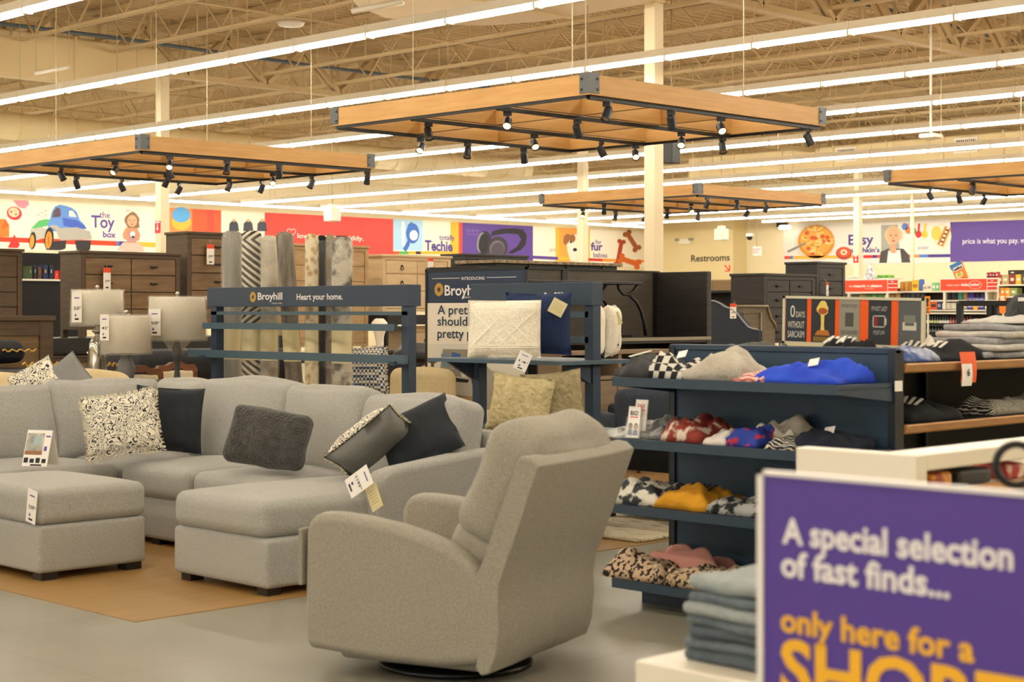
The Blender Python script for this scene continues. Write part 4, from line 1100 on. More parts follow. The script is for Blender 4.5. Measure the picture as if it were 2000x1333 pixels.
mb.build('diamond_cord', lum)
throw('throw_pillow', 'indigo knitted square pillow behind the ivory lumbar one', PT(1052, 633, 10.98), .44, .42, .15, -50, 4, 0, m_indigo, None, 72)
throw('throw_pillow', 'plain ivory pillow seen edge-on, next to the rack post', PT(1164, 645, 11.42), .40, .38, .12, 38, 3, 0, m_ivory2, None, 73, dent=.04)
throw('throw_pillow', 'plain ivory pillow seen edge-on, outermost on the pillow shelf', PT(1191, 647, 11.62), .40, .37, .14, 34, -3, 0, m_ivory2, None, 74, dent=.04)
throw('throw_pillow', 'cream cable-knit pillow on the lower pillow shelf above the recliner', PT(1016, 792, 10.66), .41, .39, .16, -48, 12, -8, m_knit, None, 75)
throw('throw_pillow', 'olive-cream knit pillow behind the cable-knit one', PT(1082, 788, 10.8), .40, .42, .14, -40, 8, 6, mat('olive_cream_knit', '#a99c76', .95, '#94886a', scale=24, bump=.8, bscale=40), None, 76)
p = PT(1089, 601, 10.85); price_tag('cream swing card pinned to the indigo pillow', T(*p) @ RZ(-45) @ RX(90) @ RZ(-28), .10, .10, kind='cream')
p = PT(1021, 706, 10.5); price_tag('white swing card hanging below the ivory lumbar pillow', T(*p) @ RZ(-45) @ RX(90) @ RZ(-24), .085, .12, '14')
p = PT(1206, 622, 11.5); price_tag('cream swing card at the side of the outermost ivory pillow', T(*p) @ RZ(-45) @ RX(90) @ RZ(20), .045, .09, kind='cream')
p = PT(1207, 650, 11.55); price_tag('red-topped price card behind the outermost ivory pillow', T(*p) @ RZ(-45) @ RX(90), .03, .22, '29', kind='red')
# ---- rug rolls behind the wide rack
m_wrap = mat('clear_plastic_wrap', '#f3f1ea', .06, alpha=.10)
def rug(label, px, pxw, ytop, d, m, tilt=0, wrap=True, end=None, insert=True, base=.06):
    p = PT(px, ytop, d); r = pxw / 2 * d / FPX
    root = thing('rug_roll', label, 'rug', (p.x, p.y, 0), 0, 'rolled rugs behind the wide rack')
    H = p.z; dx = tilt
    ax = Vector((1, -1, 0)) / R2
    b0 = Vector((p.x, p.y, .03)) - ax * dx; t0 = Vector((p.x, p.y, H - .03))
    n = 14; pts = [b0 + (t0 - b0) * i / n for i in range(n + 1)]
    rr = [r * (1 + .015 * math.sin(i * 2.1 + px)) for i in range(n + 1)]
    pts.append(Vector((p.x, p.y, H))); rr.append(r * .82); pts.append(Vector((p.x, p.y, H + .008))); rr.append(r * .3)
    MB(m).tube(pts, rr, 20).build('roll', root)
    mb = MB(end or m)
    sp = [Vector((p.x + r * .62 * (1 - k / 30) * math.cos(k * .6), p.y + r * .62 * (1 - k / 30) * math.sin(k * .6), H + .006)) for k in range(24)]
    mb.tube(sp, .008, 4).build('spiral_end', root)
    if insert:
        q = T(*(b0 + (t0 - b0) * .5)) @ RZ(-45)
        mb = MB(m_cream_card)
        for zz in ((1.10, 1.42),):
            vs = []; n2 = 8
            for i in range(n2 + 1):
                a = math.radians(-160 + 140 * i / n2)
                for z in zz:
                    cc = b0 + (t0 - b0) * ((z - .03) / max(H - .06, .1))
                    aa = a - math.pi / 4
                    vs.append((cc.x + (r + .004) * math.cos(aa), cc.y + (r + .004) * math.sin(aa), z))
            mb.add(vs, [(2 * i, 2 * i + 2, 2 * i + 3, 2 * i + 1) for i in range(n2)], None, True)
        mb.build('paper_insert', root)
    if wrap:
        pts = [b0 + (t0 - b0) * i / 8 for i in range(9)]
        MB(m_wrap).tube(pts, [r + .011 + .003 * math.sin(i * 3.7) for i in range(9)], 20).build('plastic_wrap', root)
    return root
m_r1 = mat('silver_grey_pile', '#9a978f', .95, '#7f7c76', scale=5, stretch=(4, 4, .6), lo=.35, hi=.7, bump=.5, bscale=60)
m_r2 = mat('cream_black_chevron_pile', '#d3c9b2', .95, '#2f2a26', tex='noise', lo=.42, hi=.50, bump=.5, bscale=60)
def chevron(m, f, zig):
    nt = m.node_tree; N, L = nt.nodes, nt.links
    t = [n for n in N if n.type == 'TEX_NOISE'][0]; rp = [n for n in N if n.type == 'VALTORGB'][0]
    tc = N.new('ShaderNodeTexCoord'); sp = N.new('ShaderNodeSeparateXYZ'); L.new(tc.outputs['Object'], sp.inputs[0])
    def mth(op, a, b=None):
        k = N.new('ShaderNodeMath'); k.operation = op
        for i, q in enumerate((a, b)):
            if q is None: continue
            if isinstance(q, (int, float)): k.inputs[i].default_value = q
            else: L.new(q, k.inputs[i])
        return k.outputs[0]
    h = mth('MULTIPLY', mth('SUBTRACT', sp.outputs[0], sp.outputs[1]), zig)
    tri = mth('ABSOLUTE', mth('SUBTRACT', mth('MODULO', mth('ADD', sp.outputs[2], .38), .84), .42))
    ph = mth('MULTIPLY', mth('ADD', tri, h), f)
    w = mth('ADD', mth('MULTIPLY', mth('SINE', ph), .5), mth('MULTIPLY', t.outputs['Fac'], .9))
    L.new(w, rp.inputs['Fac'])
chevron(m_r2, 105.0, .55)
m_r3 = mat('cream_grey_blurred_pile', '#cfc6b2', .95, '#8f8675', scale=3.5, lo=.4, hi=.65, detail=4, bump=.5, bscale=60)
m_r4 = mat('taupe_streaked_pile', '#6d655b', .95, '#968d80', scale=5, stretch=(5, 5, .5), lo=.35, hi=.65, bump=.5, bscale=60)
m_r5 = mat('cream_gold_dotted_pile', '#dccda8', .95, '#b18f55', tex='voronoi', scale=15, lo=.20, hi=.5, bump=.5, bscale=60)
m_r5.node_tree.nodes['Color Ramp'].color_ramp.elements[0].color, m_r5.node_tree.nodes['Color Ramp'].color_ramp.elements[1].color = lin('#ab8850'), lin('#ddceaa')
m_r6 = mat('ink_black_pile', '#17191e', .95, bump=.4, bscale=60)
m_r7 = mat('brown_grey_pile', '#7a6a55', .95, '#988a74', scale=9, bump=.4, bscale=60)
m_r8 = mat('grey_floral_pile', '#c2b9a8', .95, '#57504a', scale=7, lo=.45, hi=.60, detail=5, bump=.4, bscale=60)
rug('silver-grey velvety rolled rug, first from the left behind the wide rack', 453, 38, 454, 14.7, m_r1)
rug('black and cream chevron rolled rug', 492, 39, 454, 14.4, m_r2)
rug('cream and grey blurred rolled rug, shorter than its neighbours', 526, 34, 463, 14.3, m_r3)
rug('taupe streaked rolled rug leaning sideways', 556, 34, 456, 14.0, m_r4, tilt=-.14, wrap=False)
rug('cream rolled rug with gold dots', 609, 26, 460, 13.7, m_r5)
rug('thin ink-black rolled rug', 629, 19, 463, 13.8, m_r6, insert=False)
rug('brown-grey rolled rug squeezed between the black and floral ones', 645, 17, 461, 13.75, m_r7, insert=False)
rug('grey floral rolled rug, last in the row of upright rugs', 668, 40, 464, 13.5, m_r8, end=m_r6)
# ---- table lamps on a console behind the sofas
con = thing('console_table', 'long dark wood console table carrying the three wrapped lamps', 'table', (7.6, 12.3, 0))
MB(m_foot).box((6.85, 11.96, .87), (8.5, 12.95, .90)).build('table_top', con, bevel=.004)
for x in (6.88, 8.38):
    for y in (11.99, 12.87): MB(m_foot).box((x, y, 0), (x + .05, y + .05, .87)).build('leg', con)
m_shade = mat('white_linen_shade', '#f8f3e8', .9, '#f1eada', scale=60)
def translucent(m, f):
    N, L = m.node_tree.nodes, m.node_tree.links
    out = [n for n in N if n.type == 'OUTPUT_MATERIAL'][0]; b = N['Principled BSDF']
    t = N.new('ShaderNodeBsdfTranslucent'); t.inputs[0].default_value = (.95, .92, .84, 1)
    x = N.new('ShaderNodeMixShader'); x.inputs[0].default_value = f
    L.new(b.outputs[0], x.inputs[1]); L.new(t.outputs[0], x.inputs[2]); L.new(x.outputs[0], out.inputs[0])
translucent(m_shade, .5)
m_cloud = mat('crinkled_clear_film', '#f6f3ea', .12, alpha=.18, bump=1.0, bscale=9, spec=.8)
m_mglass = mat('smoky_mercury_glass', '#a8a49a', .12, '#d8d4c8', tex='noise', scale=5, metal=.75)
m_stone = mat('grey_ceramic', '#77767a', .6)
m_slateg = mat('slate_resin', '#4d4f52', .5)
m_silver = mat('polished_nickel', '#c9c3b5', .2, metal=1)
def lamp(label, px, v, y0, y1, wpx, prof, m_body, ridge=0, nr=0, tagpx=None, cone=False):
    c = on_v(px, y0, v); d = (c.x + c.y) / R2
    zt = c.z; zb = EYE - (y1 - HOR) / FPX * d; r = wpx / 2 * d / FPX
    root = thing('table_lamp', label, 'lamp', (c.x, c.y, .90), 0, 'plastic-wrapped table lamps')
    MB(m_shade).lathe([(r * .955, zt), (r, zb), (r * .99, zb), (r * .945, zt - .003)], (c.x, c.y, 0), 36).build('lamp_shade', root)
    mb = MB(m_cloud); pr = []
    for i in range(11):
        t = i / 10; pr.append((r * (.965 + .045 * t) + .009 + .004 * math.sin(i * 2.3), zt + .012 - (zt - zb + .03) * t))
    mb.lathe([(r * .2, zt + .014)] + pr, (c.x, c.y, 0), 40, ridge=.012, nr=11); mb.build('plastic_cover', root)
    MB(m_body).lathe([(q, .90 + z) for q, z in prof], (c.x, c.y, 0), 32, ridge=ridge, nr=nr).build('base', root)
    zn = .90 + prof[-1][1]
    MB(m_silver).tube([(c.x, c.y, zn - .01), (c.x, c.y, zt + .01)], .011, 8).build('stem', root)
    MB(m_silver).lathe([(.0, .03), (.014, .02), (.017, .008), (.010, -.006), (.006, -.02)], (c.x, c.y, zt + .022), 12).build('finial', root)
    if cone:
        MB(m_cloud).lathe([(r * .52, zb + .005), (r * .36, zb - .05), (r * .17, zb - .11), (.03, zb - .15)], (c.x, c.y, 0), 24, ridge=.08, nr=7).build('gathered_plastic', root)
    if tagpx:
        q = PT(tagpx[0], tagpx[1], d - r - .02)
        price_tag('tall white price card on the shade of the %s' % tagpx[4], T(*q) @ RZ(-45) @ RX(90), tagpx[2] * d / FPX, tagpx[3] * d / FPX, tagpx[5], group=None)
    return root
lamp('table lamp with a ribbed glass base and wrapped white shade', 190, 12.72, 568, 634, 101, [(.062, 0), (.072, .02), (.078, .12), (.079, .22), (.070, .33), (.052, .385), (.024, .41), (.022, .43), (.044, .445), (.044, .46), (.020, .48), (.022, .52)], m_mglass, .04, 16, (150, 601, 19, 57, 'glass-based lamp', '50'))
lamp('short table lamp with a grey vase-shaped base', 246, 12.16, 617, 689, 96, [(.05, 0), (.052, .02), (.06, .05), (.073, .11), (.075, .15), (.062, .20), (.044, .235), (.040, .25), (.05, .27), (.036, .285)], m_stone, 0, 0, (204, 640, 17, 50, 'grey vase lamp', '45'))
lamp('table lamp with a slim slate base and the biggest wrapped shade', 346, 12.32, 581, 663, 112, [(.075, 0), (.07, .02), (.034, .04), (.028, .06), (.023, .10), (.026, .18), (.034, .25), (.046, .30), (.03, .33), (.02, .36)], m_slateg, 0, 0, (302, 630, 23, 51, 'slate lamp', '50'), True)
# ================================================================ second sofa, chairs, beds and case furniture behind
m_beige = mat('oat_upholstery', '#cdb98f', .95, '#d6c49c', scale=60, bump=.2, bscale=200)
bs = thing('beige_sofa', 'oat beige sofa back-to-back behind the grey sectional, only its soft top showing', 'sofa', (5.8, 11.4, 0))
MB(m_beige).puff((5.8, 11.45, .3), (2.7, .95, .46), .06, 5).build('base', bs)
MB(m_beige).puff((5.8, 11.02, .60), (2.6, .18, .72), .07, 5).build('back_frame', bs)
for i, (a, b) in enumerate(((4.5, 5.35), (5.35, 6.2), (6.2, 7.05))):
    MB(m_beige).puff(((a + b) / 2, 11.24, .81), (b - a + .02, .26, .46), .11, 7, (.01, .03, .05), .02, 3, 60 + i).build('back_cushion', bs)
throw('throw_cushion', 'grey cushion corner peeping over the beige sofa', PT(128, 748, 12.02), .36, .34, .13, -45, 20, 40, m_greyback, None, 91)
throw('throw_cushion', 'cream patterned cushion corner peeping over the beige sofa', PT(72, 750, 11.98), .34, .34, .13, -50, 30, 35, m_damask, None, 92)
m_walnut = mat('warm_walnut', '#6a3f24', .45, '#7c4c2d', scale=5, stretch=(1, 1, 6), lo=.3, hi=.7)
def dining_chair(label, px, v, rz):
    c = on_v(px, 708, v)
    r = thing('dining_chair', label, 'chair', (c.x, c.y, 0), rz, 'walnut-framed chairs behind the lamps')
    H = 1.03
    mb = MB(m_walnut)
    top = [(-.25, .50), (-.25, .96), (-.22, 1.0), (-.12, 1.0), (-.06, 1.03), (.06, 1.03), (.12, 1.0), (.22, 1.0), (.25, .96), (.25, .50), (.19, .50), (.19, .93), (.10, .94), (.05, .97), (-.05, .97), (-.10, .94), (-.19, .93), (-.19, .50)]
    mb.prism(top, 1, -.025, .025, T(0, .02, 0)); mb.build('back_frame', r, world=False)
    MB(mat('cream_linen_pad', '#d2c5a8', .95, bump=.2, bscale=120)).puff((0, .02, .73), (.40, .07, .44), .03, 5, (0, .02, 0)).build('back_pad', r, world=False)
    MB(mat('cream_linen_pad', '#d2c5a8')).puff((0, -.22, .45), (.50, .48, .10), .04, 5, (0, 0, .02)).build('seat', r, world=False)
    for sx in (-.21, .21):
        for y in (-.42, .02):
            MB(m_walnut).tube([(sx, y, .42), (sx, y, 0)], [.026, .018], 8).build('leg', r, world=False)
    return r
dining_chair('walnut-framed cream dining chair behind the grey vase lamp', 268, 13.08, 180)
dining_chair('walnut-framed cream dining chair behind the slate lamp', 341, 13.75, 186)
# case furniture
m_brown = mat('dark_rustic_brown_wood', '#4a3a2a', .55, '#5c4a36', scale=2.6, stretch=(1.2, 1, 9), lo=.3, hi=.7, detail=5)
m_brown2 = mat('rustic_brown_drawer_front', '#695235', .5, '#816747', scale=2.2, stretch=(1, 1, 8), lo=.3, hi=.7, detail=5)
m_loak = mat('light_oak', '#a88a61', .55, '#bb9e74', scale=2.4, stretch=(1.2, 1, 9), lo=.3, hi=.7, detail=5)
m_cream_oak = mat('bleached_oak', '#cdb48c', .55, '#d9c29c', scale=2.4, stretch=(1.2, 1, 9), lo=.3, hi=.7, detail=5)
m_espresso = mat('espresso_black_wood', '#211d1c', .45, '#2b2625', scale=3, stretch=(1, 1, 8))
m_iron = mat('antique_iron', '#2a2522', .45, metal=.6)
def dresser(label, u0, u1, v, z0, z1, dep, rows, cols, mc, md, handle, name='dresser', foot=.10, frame=.06, hm=None, legs=True, group=None):
    """case piece whose front looks to -v; rows: list of (height share, columns)"""
    r = thing(name, label, 'dresser' if name == 'dresser' else 'chest', (u0, v, z0), 0, group)
    hm = hm or m_iron
    MB(mc).box((u0, v + .022, z0 + foot), (u1, v + dep, z1 - .035)).build('carcass', r)
    MB(mc).box((u0 - .025, v - .02, z1 - .035), (u1 + .025, v + dep + .01, z1)).build('top', r, bevel=.006)
    mb = MB(mc)
    for a, b in (((u0, z0 + foot), (u0 + frame, z1 - .035)), ((u1 - frame, z0 + foot), (u1, z1 - .035)), ((u0 + frame, z1 - .035 - frame * .8), (u1 - frame, z1 - .035)), ((u0 + frame, z0 + foot), (u1 - frame, z0 + foot + frame * .7))):
        mb.box((a[0], v, a[1]), (b[0], v + .022, b[1]))
    mb.build('face_frame', r)
    if legs:
        for a in (u0, u1 - .07):
            for b in (v, v + dep - .07): MB(mc).box((a, b, z0), (a + .07, b + .07, z0 + foot)).build('leg', r)
    zz = z1 - .035 - frame * .8; tot = zz - (z0 + foot + frame * .7); sm = sum(h for h, c in rows)
    for h, c in rows:
        hh = tot * h / sm; w = (u1 - u0 - 2 * frame) / c
        for k in range(c):
            a = u0 + frame + k * w + .008; b = a + w - .016
            d = MB(md).box((a, v + .004, zz - hh + .008), (b, v + .03, zz - .008)).build('drawer', r, bevel=.004)
            mb = MB(hm); cx = (a + b) / 2; cz = zz - hh / 2
            if handle == 'cup':
                mb.prism([(-.055, .012), (.055, .012), (.05, -.004), (.02, -.016), (-.02, -.016), (-.05, -.004)], 1, v - .016, v + .004, T(cx, 0, cz))
            elif handle == 'bar':
                mb.box((cx - .075, v - .02, cz - .007), (cx + .075, v - .008, cz + .007)); mb.box((cx - .07, v - .01, cz - .005), (cx - .06, v + .004, cz + .005)); mb.box((cx + .06, v - .01, cz - .005), (cx + .07, v + .004, cz + .005))
            elif handle == 'ring':
                mb.tube([(cx + .028 * math.cos(t), v - .008, cz - .015 + .028 * math.sin(t)) for t in [q * .524 for q in range(13)]], .006, 5, cap=False); mb.lathe([(0, .012), (.016, .008), (.016, -.008), (0, -.012)], (cx, v - .002, cz + .02), 10)
            mb.build('handle', d)
        zz -= hh
    return r
m_bar = mat('brushed_brass_bar', '#b0a48a', .3, metal=.8)
def platform(label, u0, u1, v0, v1, z0, z1, m=None, edge=None):
    r = thing('display_platform', label, 'display platform', ((u0 + u1) / 2, (v0 + v1) / 2, 0), 0, 'black display platforms')
    MB(m or m_blk).box((u0, v0, z0), (u1, v1, z1)).build('deck', r, bevel=.004)
    if edge: MB(edge).box((u0, v0 - .012, z1 - .028), (u1, v0, z1)).build('edge_strip', r)
    for u in (u0 + .05, u1 - .1):
        for v in (v0 + .1, v1 - .15): MB(m_blk).box((u, v, 0), (u + .05, v + .05, z0)).build('leg', r)
    return r
platform('black raised platform carrying the dark brown dressers', 8.2, 14.0, 18.35, 19.6, 1.02, 1.19)
dresser('dark brown dresser cut by the picture edge, with pale bar handles', 8.7, 10.08, 18.5, 1.19, 2.28, .5, [(1.1, 2), (.75, 2), (.75, 2), (1, 2)], 1, m_brown, m_brown, 'bar', hm=m_bar)
dresser('rustic brown double dresser below the toy mural with cup handles', 10.88, 12.34, 18.5, 1.19, 2.285, .5, [(1, 2), (1, 2), (1, 2), (1, 2)], 2, m_brown, m_brown2, 'cup')
dresser('tall rustic brown chest beside the column, partly behind the rugs', 12.52, 13.5, 18.6, 1.19, 2.585, .5, [(1, 1)] * 5, 1, m_brown, m_brown2, 'cup', 'chest_of_drawers')
dresser('low brown dresser under the black platform behind the lamps', 9.9, 12.2, 18.45, .004, .98, .5, [(1, 3), (1, 3)], 3, m_brown, m_brown2, 'cup')
p = on_v(209, 545, 18.46); price_tag('red-topped price tag hung on the double brown dresser', FV(p.x, p.y, p.z), .105, .28, '399', kind='red', string=(p.x, 18.47, p.z + .2))
p = on_v(411, 497, 18.56); price_tag('red-topped price tag hung on the tall brown chest', FV(p.x, p.y, p.z), .12, .27, '299', kind='red', string=(p.x, 18.57, p.z + .2))
platform('black platform carrying the light oak chest behind the rugs', 14.05, 15.72, 18.4, 19.7, .80, .92)
dresser('light oak tall chest with black bar handles behind the rugs', 14.15, 15.64, 18.6, .92, 2.475, .5, [(1, 2)] * 6, 2, m_loak, m_loak, 'bar', 'chest_of_drawers')
platform('black platform carrying the bleached oak and black dressers', 15.8, 19.3, 18.35, 19.7, 1.33, 1.47)
dresser('bleached oak dresser with ring pulls, below the red mural', 15.92, 17.28, 18.6, 1.47, 2.365, .5, [(.75, 2), (.95, 2), (.95, 2)], 2, m_cream_oak, m_cream_oak, 'ring', foot=.05)
dresser('second bleached oak dresser standing under the first', 16.35, 17.5, 18.5, .004, 1.30, .5, [(1, 2)] * 4, 2, m_cream_oak, m_cream_oak, 'ring')
dresser('black dresser under the headphone mural', 17.55, 18.95, 18.6, 1.47, 2.415, .5, [(1, 2)] * 3, 2, m_espresso, m_espresso, 'cup')
p = on_v(841, 520, 18.5); price_tag('red-topped price tag on the bleached oak dresser', FV(p.x, p.y, p.z), .11, .25, '349', kind='red', string=(p.x, 18.57, p.z + .18))
# white vase on a black cabinet below the bleached dresser
cb = thing('media_cabinet', 'black open media cabinet under the bleached oak dresser', 'cabinet', (15.9, 17.6, 0))
MB(m_black_panel_shade).box((15.35, 17.9, .05), (16.3, 18.3, .92)).build('carcass', cb)
MB(m_espresso).box((15.3, 17.85, .92), (16.35, 18.32, .96)).build('top', cb, bevel=.005)
for x in (15.35, 16.22): MB(m_espresso).box((x, 17.88, 0), (x + .06, 17.94, .92)).build('leg', cb)
c = on_v(741, 700, 18.1); tag(MB(m_white).lathe([(0, 0), (.045, 0), (.05, .02), (.035, .05), (.07, .22), (.11, .34), (.115, .40), (.07, .45), (.05, .46), (0, .46)], (c.x, c.y, .962), 20).build('vase', loc=(c.x, c.y, .962)), 'white turned vase on the black media cabinet', 'vase')
# display bay with trestle desk, console and granite-topped cart
m_grey_panel = mat('grey_brown_laminate_panel', '#4b453d', .55, '#534c43', scale=3, stretch=(1, 1, 6))
bay = thing('display_bay', 'dark grey-panelled display bay with a black side wing', 'display stand', (12.7, 12.2, 0))
MB(m_grey_panel).box((11.4, 11.9, .1), (14.14, 12.6, 1.955)).build('back_panel', bay)
for (a, b) in ((11.4, 11.44), (12.63, 12.71), (14.1, 14.15)): MB(m_blk).box((a, 11.886, .1), (b, 11.9, 1.955)).build('divider', bay)
MB(m_blk).box((11.38, 11.88, 1.955), (14.2, 12.62, 1.968)).build('cap', bay)
MB(m_espresso).box((14.15, 11.18, 0), (14.23, 12.62, 1.955)).build('side_wing', bay, bevel=.01)
MB(m_blk).box((11.22, 11.18, 1.19), (14.14, 11.885, 1.24)).build('deck', bay)
MB(mat('satin_aluminium_edge', '#8b8578', .35, metal=.7)).box((11.22, 11.16, 1.218), (14.2, 11.18, 1.252)).build('edge_strip', bay)
MB(m_black_panel_shade).box((11.4, 11.82, .02), (14.12, 11.88, 1.19)).build('lower_back', bay)
crt = thing('kitchen_cart', 'low black cart with a speckled stone top lying on the display bay', 'cart', (12.7, 12.25, 1.969))
MB(m_blk).box((11.76, 11.985, 1.969), (13.6, 12.5, 2.009)).build('body', crt)
MB(mat('brown_speckled_stone', '#6e5d46', .35, '#a08b69', scale=26, lo=.4, hi=.6, detail=5)).box((11.7, 11.93, 2.009), (13.64, 12.54, 2.043)).build('stone_top', crt, bevel=.006)
for px in (1035, 1108, 1178):
    q = on_v(px, 524, 11.98); MB(m_silver).lathe([(0, .0), (.012, 0), (.012, .018), (0, .018)], (q.x, 11.975, 1.98), 8).build('knob', crt)
dk = thing('trestle_desk', 'black desk with curved metal legs standing up on the display bay', 'desk', (12.4, 11.5, 1.24))
MB(m_blk).box((11.52, 11.29, 1.80), (13.22, 11.83, 1.83)).build('desk_top', dk, bevel=.006)
for s in (1, -1):
    for vv in (11.34, 11.78):
        def q(px, py):
            w = on_v(px, py, 11.34); return (w.x if s > 0 else 24.74 - w.x, vv, max(w.z, 1.262))
        MB(m_blk).tube([q(1207, 556), q(1209, 566), q(1217, 575), q(1227, 576), q(1237, 569), q(1245, 557)], .017, 6).build('curved_bracket', dk)
        MB(m_blk).tube([q(1229, 577), q(1243, 590), q(1252, 608), q(1258, 630), q(1261, 656)], .019, 6).build('leg', dk)
    MB(m_blk).tube([(13.12 if s > 0 else 11.62, 11.34, 1.27), (13.12 if s > 0 else 11.62, 11.78, 1.27)], .012, 6).build('cross_bar', dk)
MB(m_blk).box((12.79, 11.52, 1.241), (12.85, 11.58, 1.80)).build('centre_post', dk)
m_taupe = mat('taupe_wood', '#7a6650', .55, '#8c775f', scale=2.6, stretch=(1.2, 1, 9), lo=.3, hi=.7)
tv = thing('media_console', 'taupe wood media console with open shelves and doors under the display bay', 'cabinet', (12.4, 11.0, 0))
MB(m_taupe).box((11.45, 10.82, 1.10), (13.22, 11.12, 1.138)).build('top', tv, bevel=.004)
for x in (11.45, 12.31, 13.17): MB(m_taupe).box((x, 10.83, .05), (x + .05, 11.1, 1.10)).build('side_panel', tv)
MB(m_taupe).box((11.45, 10.83, .855), (13.22, 11.1, .89)).build('shelf', tv)
MB(m_black_panel_shade).box((11.45, 11.1, .05), (13.22, 11.12, 1.10)).build('back_panel', tv)
for (a, b) in ((11.51, 12.30), (12.37, 13.16)): MB(m_taupe).box((a, 10.835, .09), (b, 10.86, .845)).build('door', tv, bevel=.004)
MB(m_taupe).box((11.45, 10.87, .004), (13.22, 11.08, .05)).build('plinth', tv)
# dark chests, headboards to the right of the bay
platform('black platform carrying the espresso chests', 17.6, 21.3, 13.05, 14.6, .88, 1.0)
dresser('espresso black dresser right of the restroom arrow', 17.92, 19.08, 13.2, 1.0, 2.03, .55, [(.8, 2), (1, 2), (1, 2), (1, 2)], 2, m_espresso, m_espresso, 'cup')
dresser('tall espresso chest below the food mural', 20.1, 20.82, 13.87, 1.0, 2.245, .55, [(1, 1)] * 5, 1, m_espresso, m_espresso, 'cup', 'chest_of_drawers')
p = on_v(1616, 565, 13.8); price_tag('red-topped price tag on the tall espresso chest', FV(p.x, p.y, p.z), .06, .20, '249', kind='red', string=(p.x, 13.85, p.z + .15))
m_blueuph = mat('slate_blue_upholstery', '#2d3440', .9, '#343c49', scale=40)
ub = 16.95
prof = [on_u(a, b, ub) for a, b in ((1383, 588), (1396, 589), (1406, 593), (1416, 600), (1430, 605), (1440, 613), (1450, 626), (1461, 639), (1470, 643), (1481, 645))]
poly = [(q.y, q.z) for q in prof]; poly = poly + [(poly[-1][0], .004), (poly[0][0], .004)]
hb = thing('headboard', 'slate blue upholstered headboard with a curved shoulder', 'headboard', (ub, 13.0, 0))
MB(m_blueuph).prism(poly, 0, ub, ub + .10).build('padded_panel', hb, bevel=.02)
mb = MB(mat('pale_piping', '#8d8f95', .6)); mb.tube([Vector((ub - .004, q.y, q.z + .004)) for q in prof], .012, 6); mb.build('piping', hb)
hv = 13.0
pr2 = [on_v(a, b, hv) for a, b in ((1437, 597), (1498, 597), (1500, 606), (1505, 622), (1512, 630), (1514, 640))]
poly = [(q.x, q.z) for q in pr2]; poly += [(poly[-1][0], .004), (poly[0][0], .004)]
hb2 = thing('headboard', 'greige wooden headboard with a scooped corner, before the espresso dresser', 'headboard', (17.4, hv, 0))
m_greige = mat('greige_wood', '#5f5545', .55, '#6b604f', scale=3, stretch=(1, 1, 6))
MB(m_greige).prism(poly, 1, hv, hv + .05).build('panel', hb2, bevel=.008)
MB(mat('greige_moulding', '#8a7c64', .5)).tube([Vector((q.x, hv - .012, q.z - .01)) for q in pr2[:]], .016, 6).build('moulding', hb2)
q0, q1 = on_v(1452, 612, hv), on_v(1485, 612, hv)
mb = MB(mat('greige_moulding', '#8a7c64')); mb.tube([(q0.x, hv - .01, .8), (q0.x, hv - .01, q0.z), (q1.x, hv - .01, q1.z), (q1.x, hv - .01, .8)], .012, 6); mb.build('inset_moulding', hb2)
p = on_u(1432, 608, ub - .012); price_tag('red-topped price tag hung on the slate blue headboard', FU(p.x, p.y, p.z), .10, .19, '199', kind='red', string=(ub + .03, p.y, p.z + .12))
# black gondola with boxes in the gap below the restroom lettering
gq0, gq1 = on_u(1378, 570, 19.6), on_u(1462, 570, 19.6)
g2 = thing('shelf_unit', 'black pegboard shelf unit seen in the gap below the restroom lettering', 'shelf unit', (19.8, (gq0.y + gq1.y) / 2, 0))
MB(m_black_panel_shade).box((19.75, gq1.y - .1, 0), (19.8, gq0.y + .4, 1.80)).build('pegboard', g2)
MB(m_blk).box((19.45, gq1.y - .1, 1.80), (20.2, gq0.y + .4, 1.83)).build('top_shelf', g2)
MB(m_blk).box((19.45, gq1.y - .1, .1), (20.2, gq0.y + .4, .14)).build('base_shelf', g2)
for i, (a, b, h, c, lab) in enumerate(((1386, 1394, .17, '#b99a66', 'narrow light wood box on the black pegboard unit'), (1395, 1438, .16, '#8d7551', 'long light wood crate on the black pegboard unit'), (1440, 1449, .18, '#dfe2d0', 'white and yellow toy box on the black pegboard unit'), (1450, 1460, .15, '#3a64b0', 'blue toy box on the black pegboard unit'))):
    a, b = on_u(a, 560, 19.6), on_u(b, 560, 19.6)
    root = thing('storage_box', lab, 'box', (19.7, (a.y + b.y) / 2, 1.831), 0, 'boxes on the black pegboard unit')
    MB(flat(c)).box((19.55, b.y, 1.831), (19.85, a.y, 1.831 + h)).build('body', root, bevel=.004)
    MB(flat('#e4d6b2' if i != 1 else '#a78c63')).box((19.545, b.y - .004, 1.831 + h - .02), (19.855, a.y + .004, 1.831 + h)).build('lid', root)
# ---- bed displays at the left
m_blackbed = mat('black_quilted_fabric', '#15151a', .7, '#1e1e24', scale=20)
hv = 14.6
hb3 = thing('headboard', 'brown panelled wooden headboard at the left picture edge', 'headboard', (7.2, hv, 0))
zt = on_v(100, 617, hv).z; xr = on_v(104, 620, hv).x
MB(m_brown2).box((6.2, hv + .02, .3), (xr - .02, hv + .05, zt - .05)).build('panel', hb3)
MB(m_brown).box((6.2, hv - .02, zt - .05), (xr + .02, hv + .08, zt)).build('cap_rail', hb3, bevel=.006)
for a, b in ((xr - .14, xr), (xr - .92, xr - .80), (xr - 1.7, xr - 1.58)): MB(m_brown).box((a, hv, .004), (b, hv + .05, zt - .05)).build('stile', hb3)
for a, b in ((zt - .19, zt - .05), (zt - .62, zt - .5)): MB(m_brown).box((6.2, hv + .004, a), (xr - .14, hv + .05, b)).build('rail', hb3)
